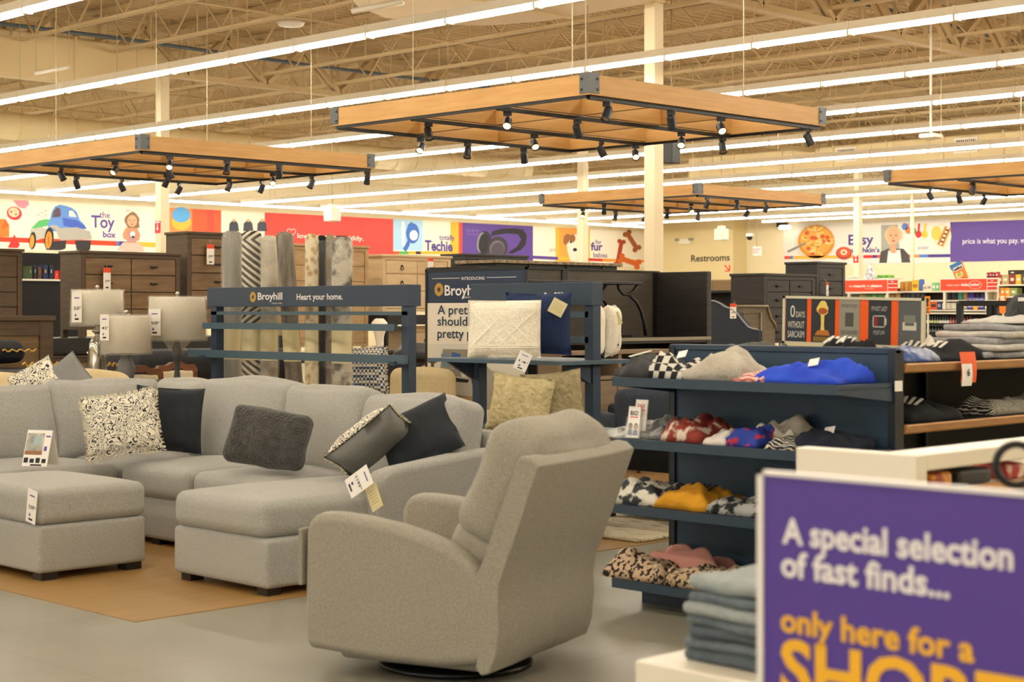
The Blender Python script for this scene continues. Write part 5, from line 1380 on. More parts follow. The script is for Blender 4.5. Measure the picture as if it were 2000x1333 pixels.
bd = thing('mattress', 'black boxed mattress with pale piping and gold script behind the beige sofa', 'mattress', (6.55, 13.8, .5))
MB(m_blackbed).puff((6.55, 13.80, .80), (2.6, 1.5, .38), .10, 6, (0, 0, .02)).build('body', bd)
mb = MB(mat('pale_grey_piping', '#a9a79f', .7))
for z in (.95, .74): mb.tube([(5.3, 13.05, z), (5.5, 13.035, z + .03), (7.5, 13.035, z + .03), (7.8, 13.05, z - .02)], .008, 5)
mb.build('piping', bd)
F = FV(0, 13.02, 0)
for px, w in ((78, .34), (222, .2)):
    q = on_v(px, 712, 13.03); MB(m_gold).tube([(q.x - w / 2 + w * t / 14, 13.025, q.z + .018 * math.sin(t * 1.9)) for t in range(15)], .009, 5).build('script_embroidery', bd)
MB(m_black_panel_shade).box((5.3, 13.10, .004), (7.83, 14.5, .6)).build('box_base', bd)
bp = thing('bed_pillow', 'black bed pillow with pale piping in front of the brown headboard', 'pillow', (6.9, 14.26, 1.0))
MB(m_blackbed).puff((6.9, 14.26, 1.15), (1.6, .5, .2), .09, 6, (0, 0, .03)).build('cover', bp)
mb = MB(m_gold); q = on_v(38, 685, 14.0); mb.tube([(q.x - .17 + .34 * t / 14, 14.0, q.z + .012 * math.sin(t * 1.9)) for t in range(15)], .008, 5); mb.build('script_embroidery', bp)
bd2 = thing('mattress', 'black mattress end showing between the slate lamp and the rack', 'mattress', (10.3, 15.0, .5))
q = on_v(385, 705, 13.3)
MB(m_blackbed).puff((10.3, 15.0, .95), (2.0, .8, .34), .12, 6).build('body', bd2)
MB(mat('oat_upholstery', '#cdb98f')).puff((10.3, 15.0, .62), (2.1, .9, .30), .05, 4).build('box_spring', bd2)
MB(m_walnut).box((9.3, 14.6, .004), (11.3, 15.4, .46)).build('bed_frame', bd2)
# ---- accent chairs and small tables seen through the rack
def armchair(label, p, rz, m, w=.78, H=.95, group=None, z=0.0):
    r = thing('armchair', label, 'armchair', (p[0], p[1], z), rz, group)
    MB(m).puff((0, .30, .62), (w * .95, .20, H - .36), .08, 6, (0, .03, .02), .01, 3, 3).build('backrest', r, world=False)
    MB(m).puff((0, -.06, .36), (w * .78, .62, .20), .06, 6, (0, 0, .03)).build('seat', r, world=False)
    for s in (-1, 1): MB(m).puff((s * w * .46, -.02, .42), (.13, .70, .42), .05, 5).build('arm', r, world=False)
    for sx in (-1, 1):
        for y in (-.28, .28): MB(m_walnut).tube([(sx * w * .4, y, .24), (sx * w * .42, y * 1.05, 0)], [.025, .016], 8).build('leg', r, world=False)
    return r
armchair('oat beige armchair behind the wide navy rack', on_u(772, 700, 9.5), -95, m_beige, .85, 1.15)
armchair('slate blue armchair back between the recliner and the navy shelf unit', on_u(1268, 700, 10.9), 150, m_blueuph, .86, .80, z=.034)
armchair('second slate blue armchair, further back under the display bay', on_u(1292, 700, 12.3), 150, m_blueuph, .80, .87)
throw('throw_pillow', 'blue and cream striped fringed pillow on the low black table', PT(705, 727, 13.9), .44, .43, .12, -45, 14, 3, mat('blue_cream_stripe', '#d8d2c2', .95, '#3d4d68', tex='checker', scale=44), None, 81, m_fringe)
stb = thing('side_table', 'low black side table seen through the slats of the rack', 'table', (8.87, 10.75, 0))
q = PT(690, 752, 13.85)
MB(m_blk).box((q.x - .2, q.y - .2, .76), (q.x + .2, q.y + .2, .795)).build('table_top', stb, bevel=.004)
for a in (-.19, .15):
    for b in (-.19, .15): MB(m_blk).box((q.x + a, q.y + b, 0), (q.x + a + .04, q.y + b + .04, .76)).build('leg', stb)
lc = armchair('tan leather chair far behind the narrow gap beside the banner stand', on_u(812, 700, 10.55), -100, mat('tan_leather', '#a9662f', .45), .7, 1.12)
c = on_u(818, 680, 10.5)
tag(MB(m_blk).pillow(.5, .34, .14, T(c.x, c.y, 1.13) @ RZ(-60) @ RX(20), seed=5).build('throw_pillow', loc=(c.x, c.y, 1.18)), 'black flat pillow on top of the tan leather chair', 'pillow')
# coffee table and rug by the navy shelf unit
cf = thing('coffee_table', 'taupe wood coffee table with a dark lower shelf behind the navy shelf unit', 'table', (9.6, 7.6, 0))
MB(m_taupe).box((9.0, 7.0, .56), (10.3, 8.1, .63)).build('table_top', cf, bevel=.005)
MB(m_black_panel_shade).box((9.06, 7.06, .38), (10.24, 8.04, .56)).build('dark_apron', cf)
MB(m_taupe).box((9.05, 7.05, .13), (10.25, 8.05, .20)).build('lower_shelf', cf, bevel=.005)
for a in (9.02, 10.2):
    for b in (7.02, 8.02): MB(m_foot).box((a, b, .034), (a + .07, b + .07, .56)).build('leg', cf)
m_shag = mat('cream_black_striped_shag', '#cabfa4', .95, '#4a453d', scale=5, stretch=(9, .8, 1), lo=.56, hi=.68, detail=5, bump=.8, bscale=60)
tag(MB(m_shag).puff((9.7, 8.35, .016), (2.85, 2.5, .026), .012, 10, wob=.004, wscale=9).build('area_rug', loc=(9.7, 8.35, .004)), 'cream shag area rug with broken black stripes under the coffee table', 'rug')
# ---- banner stand with the lifestyle photograph
BU = 10.0
b0, b1 = on_u(833, 560, BU).y, on_u(1026, 560, BU).y
zt = on_u(930, 524, BU).z
st = thing('banner_stand', 'tall navy and white furniture banner stand with a room photograph', 'banner stand', (BU, (b0 + b1) / 2, 0))
F = FU(BU, b0, 0)
def bx(px): return b0 - on_u(px, 600, BU).y
def bz(px, py): return on_u(px, py, BU).z
W = b0 - b1
mb = MB(mat('navy_print', '#22344c', .5)); mb.box((.012, bz(930, 592), -.01), (W, zt - .02, 0), F); mb.use(mat('warm_white_print', '#e8e0cf', .5)); mb.box((.012, .08, -.01), (W, bz(930, 592), 0), F)
mb.build('banner', st)
mb = MB(m_blk); mb.box((-.012, 0, -.02), (.012, zt, .006), F); mb.box((-.012, zt - .022, -.02), (W + .012, zt, .006), F); mb.box((W, 0, -.02), (W + .012, zt, .006), F); mb.box((-.012, .05, -.02), (W + .012, .08, .006), F); mb.build('frame', st)
mb = MB(m_gold); sunburst(mb, F @ T(bx(858), bz(858, 566), 0), .062, .004)
mb.text('FURNITURE', F, bx(946), bx(1008), bz(946, 566.5), .035, .004, .01); mb.text('HOME GOODS', F, bx(946), bx(1016), bz(946, 577.5), .035, .004, .01)
mb.use(m_sheet); mb.text('INTRODUCING', F, bx(902), bx(947), bz(920, 547), .026, .004, .008)
mb.text('Broyhill', F, bx(869), bx(939), bz(900, 577), .088, .004, .02); mb.text('SINCE 1905', F, bx(907), bx(937), bz(907, 583), .016, .004)
for a, b in ((844, 898), (951, 1008)): mb.box((bx(a), bz(900, 544), .001), (bx(b), bz(900, 543), .004), F)
mb.use(mat('navy_print', '#22344c'))
for t, y, x1 in (('A pretty home', 614, 990), ("shouldn't cost", 636, 985), ('pretty penny.', 660, 968)):
    mb.text(t, F, bx(855), bx(x1), bz(855, y), .078, .004, .008)
mb.build('lettering', st)
mb = MB(flat('#cfc9bb'))
def bp_(pts, z=.002): mb.plate([(bx(a), bz(a, b)) for a, b in pts][::-1], F, z)
mb.use(flat('#d9d4c6')); bp_([(837, 672), (1024, 672), (1024, 800), (837, 800)], .0012)
mb.use(flat('#a98f6b')); bp_([(837, 750), (1024, 745), (1024, 800), (837, 800)], .0018)
mb.use(flat('#8f897c')); bp_([(860, 720), (900, 722), (905, 762), (862, 758)]); bp_([(866, 682), (945, 684), (948, 722), (860, 720)], .003)
mb.use(flat('#a8a294')); bp_([(905, 720), (950, 715), (975, 738), (985, 790), (945, 800), (925, 770)], .0024)
mb.use(flat('#6f7d90')); bp_([(862, 692), (878, 690), (882, 716), (864, 716)], .004)
mb.use(flat('#3b5c96')); bp_([(884, 688), (900, 692), (906, 718), (890, 722), (880, 705)], .0045)
mb.use(flat('#c86a45')); bp_([(912, 708), (930, 704), (932, 718), (914, 720)], .004)
mb.use(flat('#2b3346')); bp_([(922, 722), (934, 716), (938, 724), (930, 735), (936, 765), (926, 762), (920, 738)], .005)
mb.use(flat('#b8b2a4')); bp_([(884, 735), (921, 738), (925, 775), (884, 772)], .0045)
mb.use(flat('#26242a')); bp_([(887, 738), (918, 742), (914, 748), (890, 746)], .0055); bp_([(856, 746), (868, 744), (875, 752), (872, 764), (858, 764)], .005)
mb.use(flat('#a33b4a')); bp_([(855, 764), (876, 764), (880, 790), (850, 790)], .0052)
mb.use(flat('#5a4a3a')); bp_([(836, 704), (854, 704), (854, 708), (848, 710), (847, 735), (852, 742), (838, 742), (842, 735), (842, 710), (836, 708)], .003)
mb.build('room_photograph', st)
# far toy shelf seen in the gap between the two left dressers
tu = thing('shelf_unit', 'black pegboard shelf unit with toys in the gap between the left dressers', 'shelf unit', (13.2, 25.2, 0))
a, b = on_v(40, 545, 25.0), on_v(125, 545, 25.0)
MB(m_black_panel_shade).box((a.x, 25.2, 0), (b.x + .4, 25.25, 2.5)).build('pegboard', tu)
MB(m_white).box((a.x, 24.9, a.z - .03), (b.x + .4, 25.2, a.z)).build('shelf', tu)
MB(m_black_panel_shade).box((a.x, 24.95, 0), (b.x + .4, 25.2, a.z - .03)).build('front_panel', tu)
for i, (x0, x1, h, c) in enumerate(((52, 62, 25, '#3c4a2c'), (62, 70, 27, '#22252f'), (70, 80, 24, '#5b3a2a'), (80, 92, 27, '#22305e'), (92, 103, 27, '#1d2540'), (103, 113, 16, '#d8442c'), (113, 122, 18, '#b5382a'))):
    p0, p1 = on_v(x0, 545, 25.0), on_v(x1, 545, 25.0)
    root = thing('toy_box', '%s toy pack from the left on the shelf between the dressers, %s' % (ordn(i), ('olive', 'black', 'brown', 'navy', 'dark navy', 'red and white', 'dark red')[i]), 'toy box', (p0.x, 25.0, a.z), 0, 'toy packs between the dressers')
    hh = h * (p0.x + 25) / R2 / FPX
    MB(flat(c)).box((p0.x + .01, 24.95, a.z + .001), (p1.x - .01, 25.15, a.z + hh)).build('carton', root, bevel=.008)
    mb = MB(flat(('#c8cfb2', '#8aa0c0', '#d9a25a', '#c8b050', '#b9c4d8', '#f0ead8', '#e8d8c0')[i])); mb.box((p0.x + .04, 24.94, a.z + hh * .45), (p1.x - .05, 24.951, a.z + hh * .7)); mb.build('print', root)
# ================================================================ printed wall murals (flat pictures on the walls)
class Mural:
    """flat print on a wall; outlines are given on the wall's own grid"""
    def __init__(s, on, w, sgn): s.on, s.w, s.k = on, w, 0
    def pt(s, x, y, off):
        return s.on(x, y, s.w - .012 - off)
    def poly(s, mb, c, pts, off):
        mb.use(flat(c)); mb.add([s.pt(x, y, off) for x, y in pts], [tuple(range(len(pts)))]); return mb
    def ell(s, mb, c, cx, cy, rx, ry, off, rot=0, n=20, a0=0, a1=360):
        pts = []
        cr, sr = math.cos(math.radians(rot)), math.sin(math.radians(rot))
        for i in range(n):
            a = math.radians(a0 + (a1 - a0) * i / (n if a1 - a0 == 360 else n - 1)); x, y = rx * math.cos(a), ry * math.sin(a)
            pts.append((cx + x * cr - y * sr, cy + x * sr + y * cr))
        return s.poly(mb, c, pts, off)
    def line(s, mb, c, pts, w, off):
        for (x0, y0), (x1, y1) in zip(pts[:-1], pts[1:]):
            L = math.hypot(x1 - x0, y1 - y0) or 1; nx, ny = -(y1 - y0) / L * w / 2, (x1 - x0) / L * w / 2
            s.poly(mb, c, [(x0 + nx, y0 + ny), (x1 + nx, y1 + ny), (x1 - nx, y1 - ny), (x0 - nx, y0 - ny)], off)
        return mb
    def text(s, mb, c, t, x0, x1, y0, y1, h, off, bold=.008):
        """text along the wall from (x0,y0) to (x1,y1) with capital height h"""
        global CAP
        if CAP is None: CAP = max(v.y for v in text_mesh('H')[0])
        vs, fs, a, b = text_mesh(t, bold, 3); mb.use(flat(c))
        P0, P1 = s.pt(x0, y0, off), s.pt(x1, y1, off); up = s.pt(x0, y0 - h, off) - P0
        mb.add([P0 + (P1 - P0) * ((v.x - a) / (b - a)) + Vector((0, 0, up.z)) * (v.y / CAP) for v in vs], fs); return mb
    def panel(s, name, label, cat, x0, x1, top, bot, c):
        p = (s.pt(x0, bot(x0), 0) + s.pt(x1, bot(x1), 0)) / 2
        r = thing(name, label, cat, p, 0, 'printed murals on the store walls')
        q = [s.pt(x0, top(x0), 0), s.pt(x1, top(x1), 0), s.pt(x1, bot(x1), 0), s.pt(x0, bot(x0), 0)]
        back = [v + (Vector((0, .011, 0)) if s.on is on_v else Vector((.011, 0, 0))) for v in q]
        mb = MB(flat(c)); mb.add(q + back, [(0, 1, 2, 3), (7, 6, 5, 4), (0, 4, 5, 1), (1, 5, 6, 2), (2, 6, 7, 3), (3, 7, 4, 0)]); mb.build('panel', r)
        return r
ML = Mural(on_v, VW, 1)
tp = lambda x: 389 + .0509 * x
bt = lambda x: 488.5 + .0277 * x
st_ = lambda x: 463 + .036 * x
def sb(x): return 472.5 + .036 * x
def band(M, mb, c, x0, x1, off=.004, a=st_, b=sb): return M.poly(mb, c, [(x0, a(x0)), (x1, a(x1)), (x1, b(x1)), (x0, b(x0))], off)
MW = '#f3ead8'
r = ML.panel('wall_mural', 'white toy mural with a blue toy truck and purple lettering', 'mural', -60, 331, tp, bt, MW)
mb = MB(); mb.use(flat('#e33a24')); band(ML, mb, '#e5401f', -60, 228); band(ML, mb, '#4a7fd0', 228, 233); band(ML, mb, '#46307f', 233, 265); band(ML, mb, '#f2b53a', 265, 331); mb.build('stripe', r)
mb = MB()
ML.poly(mb, '#58b56a', [(60, 447), (76, 431), (90, 428), (97, 429), (94, 441), (75, 446)], .008)
ML.poly(mb, '#b9b8ae', [(60, 449), (78, 444), (92, 447), (96, 462), (70, 470), (60, 465)], .009)
ML.poly(mb, '#5f8fd8', [(92, 440), (98, 428), (101, 415), (107, 404), (116, 400), (127, 402), (140, 406), (150, 414), (156, 430), (164, 438), (170, 447), (140, 452), (100, 452)], .010)
ML.poly(mb, '#3f5fc0', [(122, 425), (150, 430), (164, 440), (169, 447), (140, 445), (124, 441)], .014)
ML.poly(mb, '#5b4a55', [(102, 425), (105, 412), (112, 405), (118, 409), (119, 420), (117, 424)], .014)
ML.poly(mb, MW, [(135, 423), (135, 412), (142, 412), (150, 424)], .014)
ML.poly(mb, '#a9a79e', [(93, 450), (99, 440), (110, 440), (118, 446), (150, 444), (176, 452), (180, 468), (118, 470), (112, 455), (104, 445), (97, 450), (94, 462)], .016)
ML.poly(mb, '#2c2a2c', [(96, 472), (130, 470), (128, 486), (118, 489), (90, 488)], .018); ML.poly(mb, '#2c2a2c', [(147, 470), (178, 470), (176, 488), (172, 490), (150, 489)], .018)
ML.ell(mb, '#262427', 96, 466, 9, 22, .020, 4); ML.ell(mb, '#f29a35', 95, 469, 6.2, 17, .023, 4)
ML.ell(mb, '#262427', 64, 470, 6.5, 17, .020, 4); ML.ell(mb, '#f29a35', 62.5, 472, 4.2, 13, .023, 4)
for k in range(5): ML.line(mb, '#b3661c', [(95 + 5 * math.cos(k * .63), 469 + 15 * math.sin(k * .63)), (95 - 5 * math.cos(k * .63), 469 - 15 * math.sin(k * .63))], .9, .025)
mb.build('toy_truck_picture', r)
mb = MB()
ML.poly(mb, '#ee8fa0', [(25, 391), (55, 392), (57, 400), (48, 408), (36, 405)], .006); ML.ell(mb, '#d83a45', 28, 417, 15, 13, .008, 20); ML.ell(mb, '#f6c9a4', 27, 415, 11, 9.5, .011, 20)
for x, y in ((22, 414), (31, 419)): ML.ell(mb, '#232024', x, y, 1.5, 1.8, .014)
ML.line(mb, '#c97a5a', [(27, 411), (31, 412)], 1, .014)
mb.build('doll_picture', r)
mb = MB(); ML.poly(mb, '#f07a2a', [(-60, 432), (4, 428), (11, 428), (18, 440), (18, 463), (-60, 463)], .002); ML.poly(mb, '#d9601c', [(2, 446), (10, 430), (18, 441), (6, 447)], .003)
ML.poly(mb, '#d8352f', [(28, 458), (34, 470), (39, 478), (35, 485), (15, 484), (22, 470)], .006); mb.build('block_picture', r)
mb = MB(); ML.text(mb, '#5b4398', 'the', 194, 215, 425.5, 426.5, 12, .004); ML.text(mb, '#5b4398', 'Toy', 178, 224, 444, 446, 23, .004, .02); ML.text(mb, '#5b4398', 'box', 201, 226.5, 463.5, 464.5, 11.5, .004, .03)
for (x, y) in ((72, 421), (79, 417), (86, 413), (80, 425), (87, 421)): ML.line(mb, '#8a8580', [(x, y), (x + 2, y - 3), (x + 3.5, y + 1), (x + 5.5, y - 3)], .7, .004)
mb.build('lettering', r)
def head(M, mb, cx, cy, w, h, skin, hair, off, hl=1.0):
    M.ell(mb, hair, cx, cy - h * .08, w * .66, h * .62 * hl, off); M.ell(mb, skin, cx, cy, w * .44, h * .50, off + .003)
    for sx in (-1, 1): M.ell(mb, '#3a2a24', cx + sx * w * .19, cy - h * .06, w * .06, h * .04, off + .006)
    M.line(mb, '#b06a58', [(cx, cy + h * .02), (cx - w * .03, cy + h * .14), (cx + w * .03, cy + h * .15)], w * .04, off + .006)
    M.ell(mb, '#b4524e', cx, cy + h * .28, w * .13, h * .045, off + .006)
mb = MB()
ML.poly(mb, '#eab7ac', [(228, 489), (240, 474), (262, 470), (276, 478), (283, 491), (256, 493)], .010)
ML.poly(mb, '#c98d6c', [(245, 446), (255, 443), (268, 445), (274, 458), (272, 470), (262, 472), (250, 471), (241, 466), (240, 458)], .013)
ML.poly(mb, '#b98a80', [(249, 452), (270, 452), (266, 475), (248, 474)], .015)
ML.poly(mb, '#8a6a4c', [(247, 432), (252, 417), (259, 413), (267, 418), (271, 432), (273, 445), (266, 446), (250, 445), (247, 440)], .014)
head(ML, mb, 258, 432, 22, 23, '#d9a583', '#8a6a4c', .017, .9)
ML.ell(mb, '#e8dce0', 259, 458, 5, 6, .030); ML.ell(mb, '#33303a', 260, 463, 3, 2.5, .033)
ML.poly(mb, '#e7b8c8', [(245, 414), (248, 408), (250, 412), (252, 408), (254, 413)], .020)
mb.build('child_picture', r)
r = ML.panel('wall_mural', 'orange mural panel with yellow and blue discs beside the column', 'mural', 331, 432, tp, bt, '#ea5a33')
mb = MB(); ML.poly(mb, '#f09050', [(331, tp(331)), (375, tp(375)), (375, bt(375)), (331, bt(331))], .003); ML.poly(mb, '#ef4a38', [(405, tp(405)), (418, tp(418)), (418, bt(418)), (405, bt(405))], .003)
ML.ell(mb, '#f2b83c', 354, 434, 19, 16, .006); ML.ell(mb, '#58a6e0', 354, 420, 18, 15, .009); mb.build('disc_picture', r)
r = ML.panel('wall_mural', 'pale mural panel with three small dolls', 'mural', 432, 517, tp, bt, '#f1e4cf')
mb = MB()
for x in (457, 485, 512):
    ML.poly(mb, '#3c3f4a', [(x - 10, 452), (x - 9, 437), (x - 4, 432), (x + 4, 432), (x + 8, 437), (x + 10, 452)], .004); ML.ell(mb, '#c99a70', x, 430, 3.4, 4, .007); ML.ell(mb, '#e9e0cc', x, 427.2, 3.6, 1.6, .010)
mb.build('doll_picture', r)
r = ML.panel('wall_mural', 'long red mural panel with a heart outline and white lettering behind the rugs', 'mural', 517, 768, tp, bt, '#e2453c')
mb = MB()
hp = [(569 + 8.5 * (math.sin(t) ** 3), 454 - .55 * (13 * math.cos(t) - 5 * math.cos(2 * t) - 2 * math.cos(3 * t) - math.cos(4 * t))) for t in [q * .2618 for q in range(25)]]
ML.line(mb, '#f4e8dc', hp, 1.0, .004)
ML.text(mb, '#f6ede2', 'low prices,', 581, 648, 465, 467, 9, .004); ML.text(mb, '#f6ede2', 'get giddy.', 651, 710, 467.5, 470.5, 9, .004)
mb.build('lettering', r)
r = ML.panel('wall_mural', 'white mural panel with blue earphones and purple technology lettering', 'mural', 768, 903, tp, bt, MW)
mb = MB(); ML.poly(mb, '#a9d3ee', [(768, tp(768)), (826, tp(826)), (826, 490), (768, 489)], .003)
ML.ell(mb, '#3d6cc4', 806, 456, 13, 20, .006); ML.poly(mb, '#3d6cc4', [(796, 440), (805, 432), (800, 480), (793, 492), (787, 487), (796, 470)], .007); ML.ell(mb, '#eef2f4', 808, 460, 8, 10, .009); ML.line(mb, '#e8eef2', [(787, 433), (788, 480)], 6, .008)
ML.poly(mb, '#f2b632', [(880, tp(880)), (896, tp(896)), (896, bt(896)), (880, bt(880))], .003); ML.poly(mb, '#e04a35', [(896, tp(896)), (903, tp(903)), (903, bt(903)), (896, bt(896))], .003)
for a, b, c in ((768, 780, '#e5502c'), (780, 798, '#4fae56'), (798, 812, '#f2b632'), (812, 822, '#2b2b3a'), (822, 896, '#f2b632')): ML.poly(mb, c, [(a, 491), (b, 491.3), (b, 497), (a, 497)], .007)
mb.build('earphone_picture', r)
mb = MB(); ML.text(mb, '#4d3b8f', 'totally', 858, 888, 468.5, 469.5, 10, .008, .01); ML.text(mb, '#4d3b8f', 'Techie', 830, 884, 489, 491, 19, .008, .03); mb.build('lettering', r)
r = ML.panel('wall_mural', 'purple mural panel with large black headphones', 'mural', 903, 1041, tp, bt, '#5c3f97')
mb = MB()
ML.poly(mb, '#1d1a22', [(958, 462), (962, 452), (980, 447), (1005, 446), (1022, 449), (1029, 460), (1027, 478), (1018, 488), (1000, 496), (992, 494), (1010, 482), (1018, 468), (1012, 458), (990, 456), (970, 459)], .004)
ML.ell(mb, '#2b2830', 945, 475, 14, 24, .007, 8); ML.ell(mb, '#8c8794', 940, 474, 9, 20, .010, 8); ML.ell(mb, '#1f1c24', 944, 475, 9, 19, .012, 8)
ML.ell(mb, '#35313b', 972, 484, 20, 22, .014, 10); ML.ell(mb, '#6c6674', 971, 487, 15, 17, .017, 10); ML.ell(mb, '#4a4552', 972, 489, 13, 15, .020, 10)
mb.build('headphone_picture', r)
mb = MB()
for x in (912, 920, 928): ML.line(mb, '#8a70bb', [(x, 452), (x + 3, 448), (x + 4, 453), (x + 7, 450)], .8, .004); ML.line(mb, '#8a70bb', [(x, 459), (x + 4, 456), (x + 6, 460)], .8, .004)
mb.build('lettering', r)
r = ML.panel('wall_mural', 'white and orange mural panel with a dog peeking out beside the far column', 'mural', 1041, 1127, tp, bt, MW)
mb = MB(); ML.poly(mb, '#f3b63a', [(1085, tp(1085)), (1092, tp(1092)), (1092, bt(1092)), (1085, bt(1085))], .003); ML.poly(mb, '#e8a244', [(1092, tp(1092)), (1127, tp(1127)), (1127, bt(1127)), (1092, bt(1092))], .003)
ML.poly(mb, '#5a3f9a', [(1028, 499), (1090, 502), (1090, 508), (1028, 505)], .006); ML.poly(mb, '#f3b63a', [(1090, 502), (1127, 503), (1127, 509), (1090, 508)], .006)
ML.poly(mb, '#efe6d8', [(1106, 459), (1127, 458), (1127, 512), (1114, 510), (1108, 490)], .008); ML.poly(mb, '#9a6236', [(1100, 476), (1101, 462), (1107, 457), (1114, 458), (1112, 472), (1105, 479)], .010); ML.ell(mb, '#9a6236', 1118, 466, 6, 8, .010)
ML.ell(mb, '#1f1a1a', 1115, 473, 2.2, 2.6, .013); ML.ell(mb, '#1f1a1a', 1123, 488, 4, 3.4, .013); mb.build('dog_picture', r)
mb = MB()
for x in (1072, 1078): ML.line(mb, '#8a8580', [(x, 493), (x + 4, 486), (x + 5, 492), (x + 8, 484)], .8, .004)
mb.build('lettering', r)
r = ML.panel('wall_mural', 'white pet mural with orange bone treats beside the tall column', 'mural', 1127, 1262, tp, bt, MW)
mb = MB(); ML.poly(mb, '#f3b63a', [(1147, tp(1147)), (1152, tp(1152)), (1152, bt(1152)), (1147, bt(1147))], .003); ML.poly(mb, '#d5322c', [(1147, 504.5), (1177, 505.5), (1177, 511), (1147, 510)], .006); ML.poly(mb, '#ef9a3a', [(1177, 505.5), (1262, 508), (1262, 513), (1177, 511)], .006)
def bone(c, x0, y0, x1, y1, w, off):
    ML.line(mb, c, [(x0, y0), (x1, y1)], w, off); L = math.hypot(x1 - x0, y1 - y0); nx, ny = -(y1 - y0) / L * w * .5, (x1 - x0) / L * w * .5
    for (x, y) in ((x0, y0), (x1, y1)):
        for sg in (1, -1): ML.ell(mb, c, x + sg * nx, y + sg * ny, w * .55, w * .55, off + .0004 * sg)
bone('#b2442a', 1214, 472, 1206, 517, 8, .008); bone('#a35a30', 1225, 456, 1244, 486, 9, .008); bone('#d8692a', 1213, 505, 1246, 517, 10, .011)
mb.build('bone_picture', r)
mb = MB(); ML.text(mb, '#4d3b8f', 'for', 1163, 1175, 476.5, 477, 8, .004, .01); ML.text(mb, '#4d3b8f', 'fur', 1154, 1177, 489, 489.6, 15, .004, .03); ML.text(mb, '#4d3b8f', 'babies', 1159, 1186, 502.5, 503.5, 9, .004, .01); mb.build('lettering', r)
# ---- right wall: food mural and purple panel
MR = Mural(on_u, UW, 1)
tp2 = lambda x: 437.0 - .028 * (x - 1530)
bt2 = lambda x: 519.5 - .020 * (x - 1530)
r = MR.panel('wall_mural', 'pale food mural with a noodle soup bowl and purple lettering', 'mural', 1530, 1856, tp2, bt2, '#e9e3db')
s0 = lambda x: 500.5 - .012 * (x - 1530)
s1 = lambda x: 506.5 - .012 * (x - 1530)
mb = MB()
for a, b, c in ((1532, 1543, '#d8402f'), (1543, 1549, '#5d86cf'), (1549, 1668, '#f0b545'), (1686, 1704, '#d8302f'), (1704, 1713, '#4a3288'), (1713, 1786, '#e5542a'), (1786, 1795, '#f09a4a'), (1795, 1813, '#4f7bcf'), (1813, 1856, '#4a3288')): band(MR, mb, c, a, b, .006, s0, s1)
mb.build('stripe', r)
mb = MB()
MR.ell(mb, '#d8d4cf', 1592, 474, 40, 38, .003); MR.ell(mb, '#d9902e', 1594, 472, 36, 33, .006); MR.ell(mb, '#e4a84a', 1594, 470, 31, 28, .009)
rr = random.Random(5)
for k in range(34):
    a, q = rr.uniform(0, 6.28), rr.uniform(0, 1) ** .5; x, y = 1594 + 29 * q * math.cos(a), 471 + 26 * q * math.sin(a)
    if k % 4 == 0: MR.ell(mb, '#d35a2c', x, y, 4.5, 3.8, .012 + .0003 * k)
    elif k % 7 == 0: MR.ell(mb, '#5f7a35', x, y, 2.0, 1.2, .013 + .0003 * k)
    else: MR.line(mb, '#f0d688', [(x - 7 * math.cos(a * 3), y - 5 * math.sin(a * 3)), (x + 2 * math.sin(a), y + 2), (x + 7 * math.cos(a * 3), y + 5 * math.sin(a * 3))], 2.4, .013 + .0003 * k)
MR.line(mb, '#8d8a86', [(1538, 492), (1574, 475)], 4, .03)
mb.build('soup_picture', r)
mb = MB(); MR.ell(mb, '#b5423a', 1648, 495, 15.5, 12.5, .016); MR.ell(mb, '#d8552f', 1648, 493, 12.5, 9.5, .019)
for k in range(8): MR.ell(mb, '#f1e2c4', 1648 + 5 * math.cos(k * .8), 493 + 4 * math.sin(k * .8), 1.6, 2.2, .022)
mb.build('sauce_picture', r)
mb = MB(); MR.text(mb, '#4d3b8f', 'Easy', 1657, 1706, 478.5, 477.0, 19, .008, .02); MR.text(mb, '#4d3b8f', "munchkin's", 1652, 1718, 493.5, 493, 9, .008, .03)
for x in (1793, 1800, 1806): MR.line(mb, '#6a7aa8', [(x, 488), (x + 3, 482), (x + 4, 487), (x + 7, 481)], .8, .008)
mb.build('lettering', r)
mb = MB(); MR.poly(mb, '#a5a79e', [(1721, 440), (1753, 439), (1757, 490), (1721, 492)], .008)
MR.poly(mb, '#4a4744', [(1717, 514), (1720, 492), (1734, 486), (1764, 486), (1775, 498), (1778, 513)], .011); MR.poly(mb, '#dfe3e6', [(1732, 514), (1735, 490), (1758, 488), (1761, 513)], .013)
MR.poly(mb, '#d9a07c', [(1739, 478), (1749, 478), (1751, 492), (1737, 492)], .015)
MR.poly(mb, '#d6bd94', [(1731, 468), (1731, 450), (1738, 441), (1748, 440), (1757, 448), (1759, 466), (1752, 476), (1736, 478)], .016)
head(MR, mb, 1745, 462, 27, 31, '#e0ab88', '#d6bd94', .018, .8)
MR.ell(mb, '#dda681', 1745, 490, 6, 5, .03)
mb.build('person_picture', r)
mb = MB()
for i, (x, y, c) in enumerate(((1767, 441, '#5b83d4'), (1774, 448, '#e0814a'), (1784, 450, '#63a85c'), (1794, 456, '#d23036'), (1806, 456, '#ecc63a'))):
    MR.line(mb, c, [(x - 2 + i, 437), (x, y)], 4, .010); MR.ell(mb, c, x, y + 2, 6, 7, .013)
mb.build('spoon_picture', r)
mb = MB(); MR.ell(mb, '#ecdfc9', 1840, 462, 18, 26, .008); MR.ell(mb, '#f0c65a', 1829, 456, 10, 14, .011); MR.line(mb, '#c98942', [(1836, 480), (1852, 444)], 13, .014); MR.line(mb, '#7a3c22', [(1837, 478), (1852, 446)], 6, .017)
for k in range(5): MR.ell(mb, '#f1e3c6', 1838 + 3.3 * k, 476 - 7.5 * k, 2.6, 2.4, .020)
mb.build('hot_dog_picture', r)
